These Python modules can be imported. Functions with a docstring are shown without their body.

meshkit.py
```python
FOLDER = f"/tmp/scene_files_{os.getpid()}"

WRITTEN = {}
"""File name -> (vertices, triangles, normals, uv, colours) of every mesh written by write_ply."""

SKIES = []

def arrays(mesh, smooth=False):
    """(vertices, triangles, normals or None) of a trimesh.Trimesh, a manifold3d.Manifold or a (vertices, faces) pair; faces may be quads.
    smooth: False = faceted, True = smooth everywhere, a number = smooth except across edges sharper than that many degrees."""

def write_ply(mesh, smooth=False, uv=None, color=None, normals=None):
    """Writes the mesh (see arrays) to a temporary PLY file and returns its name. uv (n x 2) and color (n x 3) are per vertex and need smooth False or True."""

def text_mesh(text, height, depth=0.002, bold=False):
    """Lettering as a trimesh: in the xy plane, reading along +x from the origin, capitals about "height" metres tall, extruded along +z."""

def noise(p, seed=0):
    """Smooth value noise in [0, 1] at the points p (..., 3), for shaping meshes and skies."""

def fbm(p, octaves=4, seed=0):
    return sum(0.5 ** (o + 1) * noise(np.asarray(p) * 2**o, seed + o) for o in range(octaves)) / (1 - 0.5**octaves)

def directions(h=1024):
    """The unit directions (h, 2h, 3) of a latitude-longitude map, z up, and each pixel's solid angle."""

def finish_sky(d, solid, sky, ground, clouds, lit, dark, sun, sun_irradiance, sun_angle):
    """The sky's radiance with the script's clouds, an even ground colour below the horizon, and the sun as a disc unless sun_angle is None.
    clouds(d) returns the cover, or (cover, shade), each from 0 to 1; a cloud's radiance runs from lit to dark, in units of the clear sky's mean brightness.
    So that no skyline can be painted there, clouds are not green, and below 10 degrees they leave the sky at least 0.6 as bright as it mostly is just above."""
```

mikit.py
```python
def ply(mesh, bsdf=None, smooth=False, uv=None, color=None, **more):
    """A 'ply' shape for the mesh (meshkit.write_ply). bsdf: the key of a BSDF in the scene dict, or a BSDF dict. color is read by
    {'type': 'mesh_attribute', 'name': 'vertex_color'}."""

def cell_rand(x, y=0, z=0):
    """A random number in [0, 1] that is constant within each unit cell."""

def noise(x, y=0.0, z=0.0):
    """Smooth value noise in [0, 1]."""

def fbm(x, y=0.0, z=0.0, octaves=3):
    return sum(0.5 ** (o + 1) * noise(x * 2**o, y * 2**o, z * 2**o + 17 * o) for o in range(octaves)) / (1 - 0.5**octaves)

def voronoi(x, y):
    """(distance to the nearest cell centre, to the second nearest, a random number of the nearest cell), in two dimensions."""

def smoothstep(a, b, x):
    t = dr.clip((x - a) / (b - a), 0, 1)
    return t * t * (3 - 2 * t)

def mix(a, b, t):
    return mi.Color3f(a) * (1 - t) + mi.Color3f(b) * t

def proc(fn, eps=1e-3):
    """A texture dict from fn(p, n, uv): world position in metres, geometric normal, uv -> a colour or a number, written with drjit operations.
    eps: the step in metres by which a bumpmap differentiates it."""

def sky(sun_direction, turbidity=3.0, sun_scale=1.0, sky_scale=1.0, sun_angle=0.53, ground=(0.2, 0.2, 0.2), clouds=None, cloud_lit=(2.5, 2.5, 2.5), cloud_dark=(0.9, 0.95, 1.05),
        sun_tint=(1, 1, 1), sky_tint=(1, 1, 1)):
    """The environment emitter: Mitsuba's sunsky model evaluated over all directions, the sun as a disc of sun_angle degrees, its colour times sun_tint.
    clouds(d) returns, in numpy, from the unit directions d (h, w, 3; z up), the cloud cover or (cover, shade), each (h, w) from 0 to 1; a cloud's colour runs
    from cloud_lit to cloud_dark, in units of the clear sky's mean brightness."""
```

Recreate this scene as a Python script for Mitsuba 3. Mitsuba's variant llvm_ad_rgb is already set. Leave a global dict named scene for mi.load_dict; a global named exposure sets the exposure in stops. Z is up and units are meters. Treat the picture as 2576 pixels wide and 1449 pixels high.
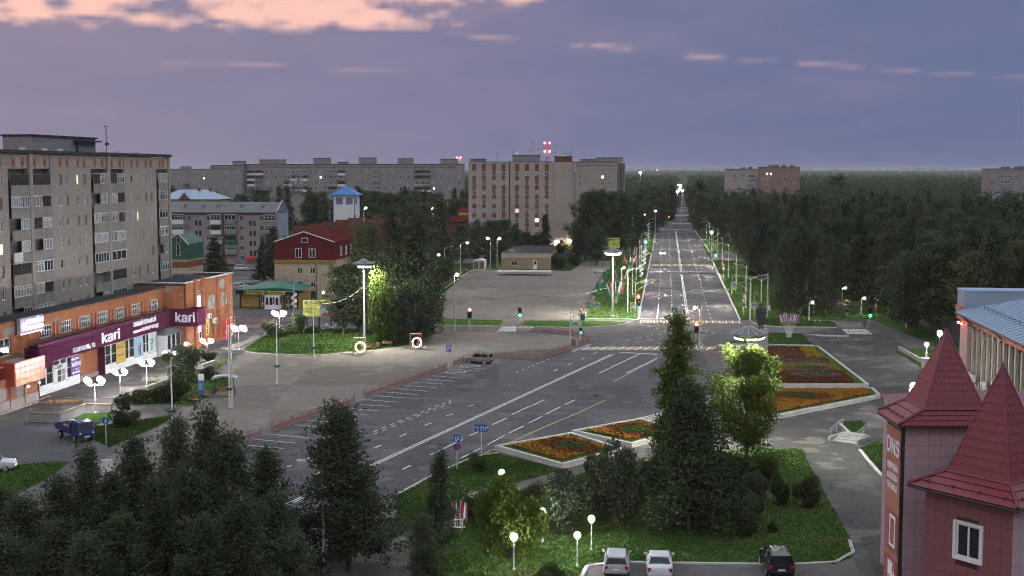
import math, random
import numpy as np, trimesh, mitsuba as mi, drjit as dr, mikit, meshkit
from shapely.geometry import Polygon, LineString

# ---------------------------------------------------------------- camera, sky, exposure
T = mi.ScalarTransform4f
scene, labels = {}, {}
PITCH = math.radians(5.0997)
scene['camera'] = {'type': 'perspective', 'fov': 42.6417, 'fov_axis': 'x', 'near_clip': 1.0, 'far_clip': 30000.0,
                   'to_world': T().look_at(origin=[0, 0, 28], target=[0, math.cos(PITCH) * 10, 28 - math.sin(PITCH) * 10], up=[0, 0, 1])}
exposure = 6.5
SUN = (-0.6, 0.8, 0.05)


def clouds(d):
    az = np.degrees(np.arctan2(d[..., 0], d[..., 1]))
    el = np.degrees(np.arcsin(np.clip(d[..., 2], -1, 1)))
    left = np.clip((21 - az) / 42, 0, 1)
    f1 = meshkit.fbm(np.stack([az / 5.0, el / 1.1, az * 0 + 3.3], -1), 5, 3)
    f2 = meshkit.fbm(np.stack([az / 2.4 - 0.3 * el, el / 0.5, az * 0 + 7.7], -1), 5, 11)
    f3 = meshkit.fbm(np.stack([az / 1.1, el / 0.35, az * 0], -1), 4, 5)
    # top of the low bank: ragged, level on the left, rising away on the right
    edge = 5.85 + 0.7 * (f3 - 0.5) + 0.5 * (f1 - 0.5) + 0.42 * np.clip(az + 2.2, 0, 60)
    s_low = 1.0 - 0.17 * left ** 1.2 - 0.10 * (f1 - 0.5) - 0.05 * (f2 - 0.5)
    over = np.clip((el - edge) / 0.35, 0, 1)
    # flat torn fragments of cloud in front of the bright gap, closing towards the right
    thick = 0.52 - 0.0085 * np.clip(az + 16, 0, 60) - 0.022 * np.clip(el - 7.5, 0, 8)
    frag = np.clip((0.5 * f2 + 0.3 * f1 + 0.2 * f3 - thick) / 0.10, 0, 1)
    s_up = 0.02 + 0.80 * frag + 0.12 * (f3 - 0.4) + 0.05 * (1 - left)
    shade = s_low * (1 - over) + s_up * over
    # thin bright slit that slopes down to the right, and faint streaks on the left
    line = 5.72 - 0.088 * (az + 1.5) + 0.35 * (f1 - 0.5)
    w = 0.05 + 0.22 * np.clip(f2 - 0.4, 0, 1)
    slit = np.exp(-((el - line) / w) ** 2) * np.clip((az + 3) / 3, 0, 1) * np.clip((24 - az) / 4, 0, 1) * np.clip((f2 - 0.43 + 0.02 * np.clip(6 - az, 0, 8) * 0.5) / 0.1, 0, 1)
    streak = np.exp(-((el - 4.75 + 0.03 * (az + 20) + 0.5 * (f1 - 0.5)) / 0.07) ** 2) * np.clip((-3 - az) / 6, 0, 1) * np.clip((f2 - 0.42) / 0.15, 0, 1)
    shade = shade - 0.5 * slit * np.clip((26 - az) / 30, 0.3, 1) - 0.2 * streak
    # higher up the bank breaks into thin, pale cloud under the open morning sky
    high = np.clip((el - 19) / 9, 0, 1)
    mott = meshkit.fbm(np.stack([d[..., 0] * 3, d[..., 1] * 3, d[..., 2] * 5], -1), 5, 21)
    shade = shade * (1 - high) + high * (0.62 + 0.5 * (mott - 0.5))
    cover = 1 - np.clip((el - 21) / 10, 0, 1) * np.clip(0.95 - 1.1 * np.clip((mott - 0.45) / 0.2, 0, 1), 0.1, 0.95)
    return np.clip(cover, 0, 1), np.clip(shade, 0, 1)


scene['sky'] = mikit.sky(SUN, turbidity=3.0, sun_scale=0.0, sky_scale=1.0, clouds=clouds, cloud_lit=(0.455, 0.27, 0.23), cloud_dark=(0.064, 0.077, 0.142),
                         ground=(0.1, 0.1, 0.1), sky_tint=(1.06, 0.97, 0.96))


# ---------------------------------------------------------------- directions of the street grid (unit vectors in the ground plane)
ROAD_AZ, ROW_AZ, SLANT_AZ = math.atan2(1675 - 1288, 3313.1), math.atan2(1765 - 1288, 3313.1), math.atan2(2525 - 1288, 3313.1)


def frame(az):
    return np.array([math.sin(az), math.cos(az)]), np.array([math.cos(az), -math.sin(az)])


ROAD_F, ROAD_R = frame(ROAD_AZ)      # along the avenue, and to its right
ROW_F, ROW_R = frame(ROW_AZ)         # along the apartment row
rng = np.random.default_rng(7)


def ROW(a, l):
    return tuple(a * ROW_F + l * ROW_R)


def AVE(a, l):
    return tuple(a * ROAD_F + l * ROAD_R)


# ---------------------------------------------------------------- mesh helpers: a mesh is (vertices, triangles)
BOX_F = np.array([[0, 2, 1], [0, 3, 2], [4, 5, 6], [4, 6, 7], [0, 1, 5], [0, 5, 4], [1, 2, 6], [1, 6, 5], [2, 3, 7], [2, 7, 6], [3, 0, 4], [3, 4, 7]])


def box(x0, x1, y0, y1, z0, z1):
    return np.array([[x0, y0, z0], [x1, y0, z0], [x1, y1, z0], [x0, y1, z0], [x0, y0, z1], [x1, y0, z1], [x1, y1, z1], [x0, y1, z1]], float), BOX_F


def bev(x0, x1, y0, y1, z0, z1, b=0.02):
    """A box with its edges bevelled."""
    c, h = np.array([x0 + x1, y0 + y1, z0 + z1]) / 2, np.array([x1 - x0, y1 - y0, z1 - z0]) / 2
    p = []
    for s in np.ndindex(2, 2, 2):
        s = np.array(s) * 2 - 1
        for k in range(3):
            q = h - b
            q = q.copy(); q[k] = h[k]
            p.append(c + s * q)
    m = trimesh.convex.convex_hull(np.array(p))
    return np.array(m.vertices), np.array(m.faces)


def cat(*ms):
    vs, fs, n = [], [], 0
    for v, f in ms:
        vs.append(v); fs.append(np.asarray(f) + n); n += len(v)
    return np.vstack(vs), np.vstack(fs)


def tm(m):
    return np.array(m.vertices), np.array(m.faces)


def mv(m, x=0, y=0, z=0):
    return m[0] + [x, y, z], m[1]


def xf(m, M):
    return m[0] @ M[:3, :3].T + M[:3, 3], m[1]


def hull(p):
    return tm(trimesh.convex.convex_hull(np.asarray(p, float)))


def tube(pts, r, n=6, cap=True):
    """Tube along points; r a number or one per point."""
    p = np.asarray(pts, float); k = len(p)
    r = np.broadcast_to(r, k)
    d = np.gradient(p, axis=0); d /= np.linalg.norm(d, axis=1, keepdims=True) + 1e-12
    ref = np.where(np.abs(d[:, 2:]) < 0.9, [[0, 0, 1.0]], [[1.0, 0, 0]])
    a = np.cross(d, ref); a /= np.linalg.norm(a, axis=1, keepdims=True); b = np.cross(d, a)
    t = np.arange(n) * 2 * np.pi / n
    v = (p[:, None] + r[:, None, None] * (np.cos(t)[None, :, None] * a[:, None] + np.sin(t)[None, :, None] * b[:, None])).reshape(-1, 3)
    i = np.arange(n); j = (i + 1) % n
    f = [np.stack([s * n + i, s * n + n + i, s * n + j], 1) for s in range(k - 1)] + [np.stack([s * n + j, s * n + n + i, s * n + n + j], 1) for s in range(k - 1)]
    if cap:
        f += [np.array([[0, q, q + 1] for q in range(1, n - 1)]), np.array([[(k - 1) * n, (k - 1) * n + q + 1, (k - 1) * n + q] for q in range(1, n - 1)])]
    return v, np.vstack(f)


def lathe(prof, n=16):
    """Profile [(r, z), ...] turned about z."""
    prof = np.asarray(prof, float); k = len(prof)
    t = np.arange(n) * 2 * np.pi / n
    v = np.stack([prof[:, :1] * np.cos(t), prof[:, :1] * np.sin(t), np.repeat(prof[:, 1:], n, 1)], -1).reshape(-1, 3)
    i = np.arange(n); j = (i + 1) % n
    f = []
    for s in range(k - 1):
        f += [np.stack([s * n + i, s * n + j, s * n + n + i], 1), np.stack([s * n + j, s * n + n + j, s * n + n + i], 1)]
    return v, np.vstack(f)


def ball(r, x=0, y=0, z=0, sub=2):
    m = trimesh.creation.icosphere(subdivisions=sub, radius=r)
    return np.array(m.vertices) + [x, y, z], np.array(m.faces)


def sheet(pts, z=0.0):
    v, f = trimesh.creation.triangulate_polygon(Polygon(pts).buffer(0), engine='earcut')
    return np.column_stack([v, np.full(len(v), z)]), fix_up(np.column_stack([v, np.zeros(len(v))]), f)


def fix_up(v, f):
    n = np.cross(v[f[:, 1]] - v[f[:, 0]], v[f[:, 2]] - v[f[:, 0]])[:, 2]
    f = np.array(f); f[n < 0] = f[n < 0][:, ::-1]
    return f


def slab(pts, z0, z1):
    m = trimesh.creation.extrude_polygon(Polygon(pts).buffer(0), z1 - z0, engine='earcut')
    return np.array(m.vertices) + [0, 0, z0], np.array(m.faces)


def ribbon(pts, w, z0, z1, side=0.0):
    """A kerb or wall of width w along a line."""
    g = LineString(pts).buffer(w / 2, cap_style=2, join_style=2)
    return slab(list(g.exterior.coords), z0, z1)


def pm(x=0, y=0, z=0, az=0.0, s=1.0):
    """Placement: local x turned by az (radians, anticlockwise) about z, scaled, moved."""
    c, n = math.cos(az), math.sin(az)
    m = np.eye(4)
    s = np.broadcast_to(s, 3)
    m[:3, :3] = np.array([[c, -n, 0], [n, c, 0], [0, 0, 1]]) * s
    m[:3, 3] = x, y, z
    return m


def facing(origin, direction):
    """Frame of a facade: local x runs along direction (to the right seen from outside), local -y points outwards."""
    d = np.asarray(direction, float) / np.linalg.norm(direction)
    return pm(origin[0], origin[1], origin[2] if len(origin) > 2 else 0, math.atan2(d[1], d[0]))


def text(s, h, depth=0.03, bold=False, width=None):
    """Lettering that stands upright: x along the line, z up, facing -y."""
    m = meshkit.text_mesh(s, h, depth, bold)
    v = np.array(m.vertices)
    if width:
        v[:, 0] *= width / (v[:, 0].max() - v[:, 0].min())
    v = np.column_stack([v[:, 0] - v[:, 0].min(), -v[:, 2], v[:, 1]])
    return v, np.array(m.faces)


def flat(poly, depth=0.02):
    """A plane figure (x, z) as an upright plate facing -y."""
    m = trimesh.creation.extrude_polygon(Polygon(poly).buffer(0) if not hasattr(poly, 'geom_type') else poly, depth, engine='earcut')
    v = np.array(m.vertices)
    return np.column_stack([v[:, 0], -v[:, 2], v[:, 1]]), np.array(m.faces)


# ---------------------------------------------------------------- entries
ORD = 'first second third fourth fifth sixth seventh eighth ninth tenth eleventh twelfth thirteenth fourteenth fifteenth sixteenth seventeenth eighteenth nineteenth twentieth'.split()


def ranks(pts):
    """The place of each point counted from the left as the town is seen from the roof."""
    o = np.argsort([p[0] / p[1] for p in pts])
    r = np.empty(len(o), int)
    r[o] = np.arange(len(o))
    return [ORD[i] for i in r]


count = {}


def new(name):
    k = count.get(name, -1) + 1
    count[name] = k
    return name if k == 0 else '%s_%03d' % (name, k)


def thing(name, label, category, group=None):
    key = new(name)
    labels[key] = {'label': label, 'category': category}
    if group:
        labels[key]['group'] = group
    return key


def D(mesh, mat, smooth=False, glow=None, pick=1.0):
    d = mikit.ply(mesh, mat, smooth=smooth)
    if glow is not None:
        d['emitter'] = {'type': 'area', 'radiance': {'type': 'rgb', 'value': [float(c) for c in np.broadcast_to(glow, 3)]}, 'sampling_weight': float(pick)}
    return d


def put(key, d, m=None):
    scene[key] = d if m is None else {**d, 'to_world': T(np.asarray(m))}
    return key


def part(parent, name, d, m=None, label=None):
    key = new(parent + '__' + name)
    put(key, d, m)
    if label:
        labels[key] = {'label': label}
    return key


def structure(name, mesh, mat, smooth=False, kind='structure'):
    key = new(name)
    labels[key] = {'kind': kind}
    return put(key, D(mesh, mat, smooth))


# ---------------------------------------------------------------- materials
def tex(fn, eps=0.02):
    return mikit.proc(fn, eps)


def solid(name, rgb, rough=None, metal=0.0):
    if rough is None:
        b = {'type': 'diffuse', 'reflectance': {'type': 'rgb', 'value': list(rgb)}}
    else:
        b = {'type': 'principled', 'base_color': {'type': 'rgb', 'value': list(rgb)}, 'roughness': rough, 'metallic': metal, 'specular': 0.5}
    scene[name] = {'type': 'twosided', 'bsdf': b}


def grained(name, fn, rough=None):
    b = {'type': 'diffuse', 'reflectance': tex(fn)} if rough is None else {'type': 'principled', 'base_color': tex(fn), 'roughness': rough, 'specular': 0.4}
    scene[name] = {'type': 'twosided', 'bsdf': b}


C3 = mi.Color3f
N, FB, SS, MX = mikit.noise, mikit.fbm, mikit.smoothstep, mikit.mix


def asphalt_fn(base, dark, pale, seed, cracks=True):
    def fn(p, n, uv):
        big = FB(p.x * 0.06 + seed, p.y * 0.06, 0.0, 4)
        mid = FB(p.x * 0.5, p.y * 0.5 + seed, 1.0, 3)
        grit = N(p.x * 9.0, p.y * 9.0, 2.0)
        # old patches of resurfacing: sharp-edged cells of a slightly different tone
        patch = mikit.cell_rand(dr.floor((p.x + 3.0 * N(p.y * 0.05)) / 9.0), dr.floor(p.y / 17.0), seed)
        c = MX(dark, base, SS(0.25, 0.6, big * 0.7 + mid * 0.3))
        c = MX(c, C3(base) * 0.78, SS(0.8, 0.82, patch) * 0.8)
        c = MX(c, pale, SS(0.58, 0.74, mid) * 0.6)
        c = c * (0.8 + 0.4 * grit)
        if cracks:
            a, b, r = mikit.voronoi(p.x * 0.11 + 0.35 * N(p.x * 0.7, p.y * 0.7), p.y * 0.11 + 0.35 * N(p.y * 0.6, p.x * 0.6, 4.0))
            c = MX(c, C3(dark) * 0.55, (1 - SS(0.005, 0.022, b - a)) * SS(0.25, 0.5, r) * 0.85)
        return c
    return fn


grained('m_road', asphalt_fn((0.13, 0.122, 0.126), (0.1, 0.095, 0.1), (0.165, 0.155, 0.15), 3.0))
grained('m_plaza', asphalt_fn((0.215, 0.188, 0.16), (0.175, 0.153, 0.135), (0.26, 0.235, 0.2), 11.0, False))
grained('m_street', asphalt_fn((0.155, 0.142, 0.133), (0.12, 0.11, 0.105), (0.19, 0.17, 0.155), 23.0))
grained('m_walk', asphalt_fn((0.115, 0.108, 0.1), (0.085, 0.08, 0.076), (0.19, 0.175, 0.15), 31.0))


def grass_fn(p, n, uv):
    big = FB(p.x * 0.12, p.y * 0.12, 5.0, 3)
    fine = FB(p.x * 2.3, p.y * 2.3, 6.0, 3)
    c = MX((0.036, 0.075, 0.018), (0.075, 0.125, 0.03), SS(0.3, 0.7, 0.5 * big + 0.5 * fine))
    return MX(c, (0.11, 0.11, 0.045), SS(0.6, 0.76, FB(p.x * 0.45, p.y * 0.45, 9.0, 3)) * 0.7)


grained('m_grass', grass_fn)
grained('m_floor', lambda p, n, uv: MX((0.035, 0.055, 0.022), (0.065, 0.085, 0.035), FB(p.x * 0.2, p.y * 0.2, 1.0, 3)))
grained('m_concrete', lambda p, n, uv: C3((0.36, 0.35, 0.32)) * (0.8 + 0.35 * FB(p.x * 1.3, p.y * 1.3, p.z * 1.3, 3)))
grained('m_kerb', lambda p, n, uv: C3((0.5, 0.48, 0.44)) * (0.78 + 0.4 * FB(p.x * 1.1, p.y * 1.1, p.z * 2.0, 3)))


def brick_fn(base, dark, mortar, bh, bw, vary=0.16):
    def fn(p, n, uv):
        t = (p.y * n.x - p.x * n.y) / bw
        row = dr.floor(p.z / bh)
        t = t + 0.5 * (row - 2 * dr.floor(row * 0.5))
        r = mikit.cell_rand(dr.floor(t), row, 5.0)
        c = MX(dark, base, 0.5 + vary * 3 * (r - 0.5) + 0.9 * (FB(p.x * 0.15, p.y * 0.15, p.z * 0.3, 3) - 0.5))
        fz = p.z / bh - row
        ft = t - dr.floor(t)
        return MX(c, mortar, dr.maximum(1 - SS(0.08, 0.16, dr.minimum(fz, 1 - fz)), 1 - SS(0.04, 0.08, dr.minimum(ft, 1 - ft))))
    return fn


grained('m_brick_beige', brick_fn((0.44, 0.365, 0.3), (0.33, 0.275, 0.235), (0.25, 0.225, 0.21), 0.32, 0.62))
grained('m_brick_pale', brick_fn((0.5, 0.43, 0.36), (0.38, 0.32, 0.27), (0.29, 0.26, 0.24), 0.3, 0.6))
grained('m_brick_grey', brick_fn((0.37, 0.325, 0.315), (0.3, 0.265, 0.26), (0.25, 0.225, 0.225), 0.35, 0.9))
grained('m_brick_red', brick_fn((0.26, 0.085, 0.045), (0.17, 0.055, 0.035), (0.2, 0.14, 0.11), 0.16, 0.4))
grained('m_brick_gold', brick_fn((0.45, 0.30, 0.08), (0.36, 0.22, 0.06), (0.06, 0.05, 0.04), 0.3, 0.5))


def plaster_fn(base, under, amount, seed):
    def fn(p, n, uv):
        a = FB(p.x * 0.45 + seed, p.y * 0.45, p.z * 0.45, 4)
        streak = FB(p.x * 3.1, p.y * 3.1, p.z * 0.25, 3)
        c = C3(base) * (0.82 + 0.3 * FB(p.x * 2, p.y * 2, p.z * 2 + seed, 3))
        c = MX(c, C3(base) * 0.55, SS(0.6, 0.72, streak) * 0.5)
        return MX(c, under, SS(amount, amount + 0.025, a))
    return fn


grained('m_orange', plaster_fn((0.38, 0.155, 0.08), (0.3, 0.27, 0.24), 0.69, 3.0))
grained('m_orange_worn', plaster_fn((0.37, 0.17, 0.105), (0.32, 0.3, 0.27), 0.53, 9.0))
grained('m_cream', plaster_fn((0.46, 0.38, 0.26), (0.34, 0.3, 0.25), 0.66, 5.0))
grained('m_balcony', plaster_fn((0.28, 0.255, 0.225), (0.3, 0.27, 0.22), 0.6, 7.0))
grained('m_roof_felt', lambda p, n, uv: C3((0.07, 0.068, 0.07)) * (0.6 + 0.8 * FB(p.x * 0.5, p.y * 0.5, p.z, 4)))
grained('m_slate', lambda p, n, uv: C3((0.2, 0.2, 0.205)) * (0.65 + 0.6 * FB(p.x * 0.4, p.y * 0.9, p.z, 4)))
solid('m_white', (0.72, 0.72, 0.70), 0.45)
solid('m_offwhite', (0.58, 0.57, 0.55), 0.6)
solid('m_glass', (0.02, 0.022, 0.026), 0.06)
solid('m_dark', (0.03, 0.03, 0.032), 0.5)
solid('m_black', (0.012, 0.012, 0.013), 0.35)
solid('m_brown_panel', (0.33, 0.12, 0.06), 0.6)
solid('m_steel', (0.42, 0.43, 0.44), 0.4, 0.6)
solid('m_pole', (0.5, 0.49, 0.45), 0.55)
solid('m_rubber', (0.02, 0.02, 0.02), 0.8)
solid('m_wood', (0.33, 0.19, 0.09), 0.6)
solid('m_pink', (0.3, 0.17, 0.155), 0.7)
solid('m_blue_paint', (0.03, 0.16, 0.45), 0.45)
solid('m_green_paint', (0.015, 0.12, 0.08), 0.5)
solid('m_red_paint', (0.5, 0.03, 0.03), 0.45)
solid('m_yellow_paint', (0.62, 0.5, 0.04), 0.5)
solid('m_sign_yellow', (0.62, 0.66, 0.1), 0.5)
solid('m_white_line', (0.55, 0.54, 0.5), 0.7)
solid('m_yellow_line', (0.45, 0.27, 0.08), 0.7)
solid('m_lamp', (0.8, 0.8, 0.8), 0.4)


# ---------------------------------------------------------------- ground, roads, lawns
structure('ground', (np.array([[-9000, -400, 0], [9000, -400, 0], [9000, 16000, 0], [-9000, 16000, 0.0]]), np.array([[0, 1, 2], [0, 2, 3]])), 'm_floor')
structure('street_pavement', sheet([(-140, 40), (130, 40), (130, 247), (20, 249), (-120, 262), (-160, 262)], 0.006), 'm_street')
structure('yard_pavement', sheet([(-55.31, 249.22), (-40.12, 249.22), (-17.72, 279.73), (-21.66, 342.45), (-40.40, 342.45), (-57.00, 318.66), (-80.05, 441.01), (-97.45, 441.01), (-75.80, 342.45)], 0.006), 'm_street')
structure('plaza_pavement', sheet([(-42.54, 221.93), (-31.73, 232.69), (-15.59, 228.04), (-12.39, 228.04), (2.89, 225.78), (10.95, 221.39), (11.95, 215.11), (9.62, 207.27), (-2.96, 201.75), (-8.69, 185.65), (-18.63, 158.64), (-26.43, 136.93), (-29.03, 129.61), (-33.87, 111.08), (-35.59, 93.52), (-40.23, 93.52), (-39.68, 130.55), (-38.73, 145.34), (-40.44, 176.61)], 0.012), 'm_plaza')
structure('slant_road', sheet([(12.70, 211.12), (9.29, 202.65), (-3.85, 190.73), (-8.32, 183.77), (-18.47, 157.25), (-26.27, 136.10), (-28.82, 128.68), (-33.62, 110.26), (-37.33, 93.52), (-27.22, 67.53), (-15.45, 84.54), (-10.09, 111.22), (-3.89, 126.50), (-1.39, 128.68), (6.42, 137.34), (16.87, 147.72), (27.68, 176.61), (29.62, 205.39)], 0.012), 'm_road')
structure('side_lane', sheet([(-57.40, 136.51), (-55.52, 142.57), (-53.69, 147.24), (-49.73, 144.87), (-43.45, 134.87), (-40.80, 130.93), (-39.12, 128.68), (-42.32, 124.04), (-46.65, 122.85), (-48.38, 120.05), (-52.29, 113.92)], 0.018), 'm_road')
AVENUE_L = [(23.70, 245.20), (67.94, 626.80), (84.33, 703.08), (122.60, 980.98), (208.52, 1611.64), (305.01, 2325.90)]
AVENUE_R = [(42.91, 245.20), (87.28, 626.80), (96.26, 703.08), (130.91, 980.98), (213.88, 1611.64), (306.76, 2325.90)]
structure('avenue', sheet(AVENUE_L + AVENUE_R[::-1], 0.018), 'm_road')
structure('side_street', sheet([(18.82, 407.79), (39.98, 411.44), (43.37, 441.01), (24.36, 441.01)], 0.012), 'm_street')
structure('side_street', sheet([(63.57, 417.03), (74.80, 402.44), (81.92, 441.01), (68.49, 454.05)], 0.012), 'm_street')
structure('square_pavement', sheet([(-17.67, 293.17), (-11.63, 371.54), (16.29, 367.09), (19.25, 383.96), (22.74, 411.44), (31.86, 411.44), (29.63, 383.96), (13.94, 248.54), (2.47, 245.20), (0.86, 236.31), (-2.31, 236.31), (-1.79, 244.55), (-14.66, 247.87), (-17.61, 271.43)], 0.012), 'm_plaza')
structure('promenade', sheet([(48.08, 208.22), (50.05, 224.66), (58.22, 233.89), (64.49, 221.93), (61.73, 195.66), (64.71, 160.90), (58.85, 118.46), (34.07, 67.53), (18.22, 67.53), (25.51, 95.54), (28.57, 125.08), (29.40, 130.55), (23.37, 130.55), (11.93, 124.22), (5.12, 120.53), (0.08, 126.86), (6.42, 137.34), (16.60, 145.34), (30.18, 160.90)], 0.018), 'm_walk')
structure('park_path', sheet([(58.64, 248.91), (68.23, 248.91), (69.20, 253.39), (69.79, 270.40), (72.23, 295.90), (70.55, 297.45), (63.77, 265.31)], 0.012), 'm_walk')
structure('park_path', sheet([(60.26, 242.48), (65.53, 242.48), (68.72, 248.91), (58.64, 248.91)], 0.02), 'm_walk')
structure('park_path', sheet([(59.08, 234.41), (64.38, 233.43), (65.53, 242.48), (60.14, 242.48)], 0.024), 'm_plaza')
structure('car_park', sheet([(5.42, 91.96), (4.69, 70.84), (22.40, 70.84), (24.73, 93.32), (23.06, 91.58)], 0.03), 'm_street')
structure('footpath', sheet([(4.62, 121.03), (0.10, 115.82), (-3.44, 112.95), (-5.93, 106.11), (-8.63, 98.74), (-9.46, 93.83), (-7.71, 91.92), (-6.66, 97.88), (-3.79, 107.11), (-1.77, 110.22), (1.62, 114.65), (8.01, 119.45), (10.49, 123.31)], 0.02), 'm_walk')
structure('footpath', sheet([(-46.04, 142.35), (-44.39, 144.87), (-43.02, 146.28), (-41.94, 144.87), (-43.70, 142.57), (-45.32, 140.79)], 0.03), 'm_concrete')

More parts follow.
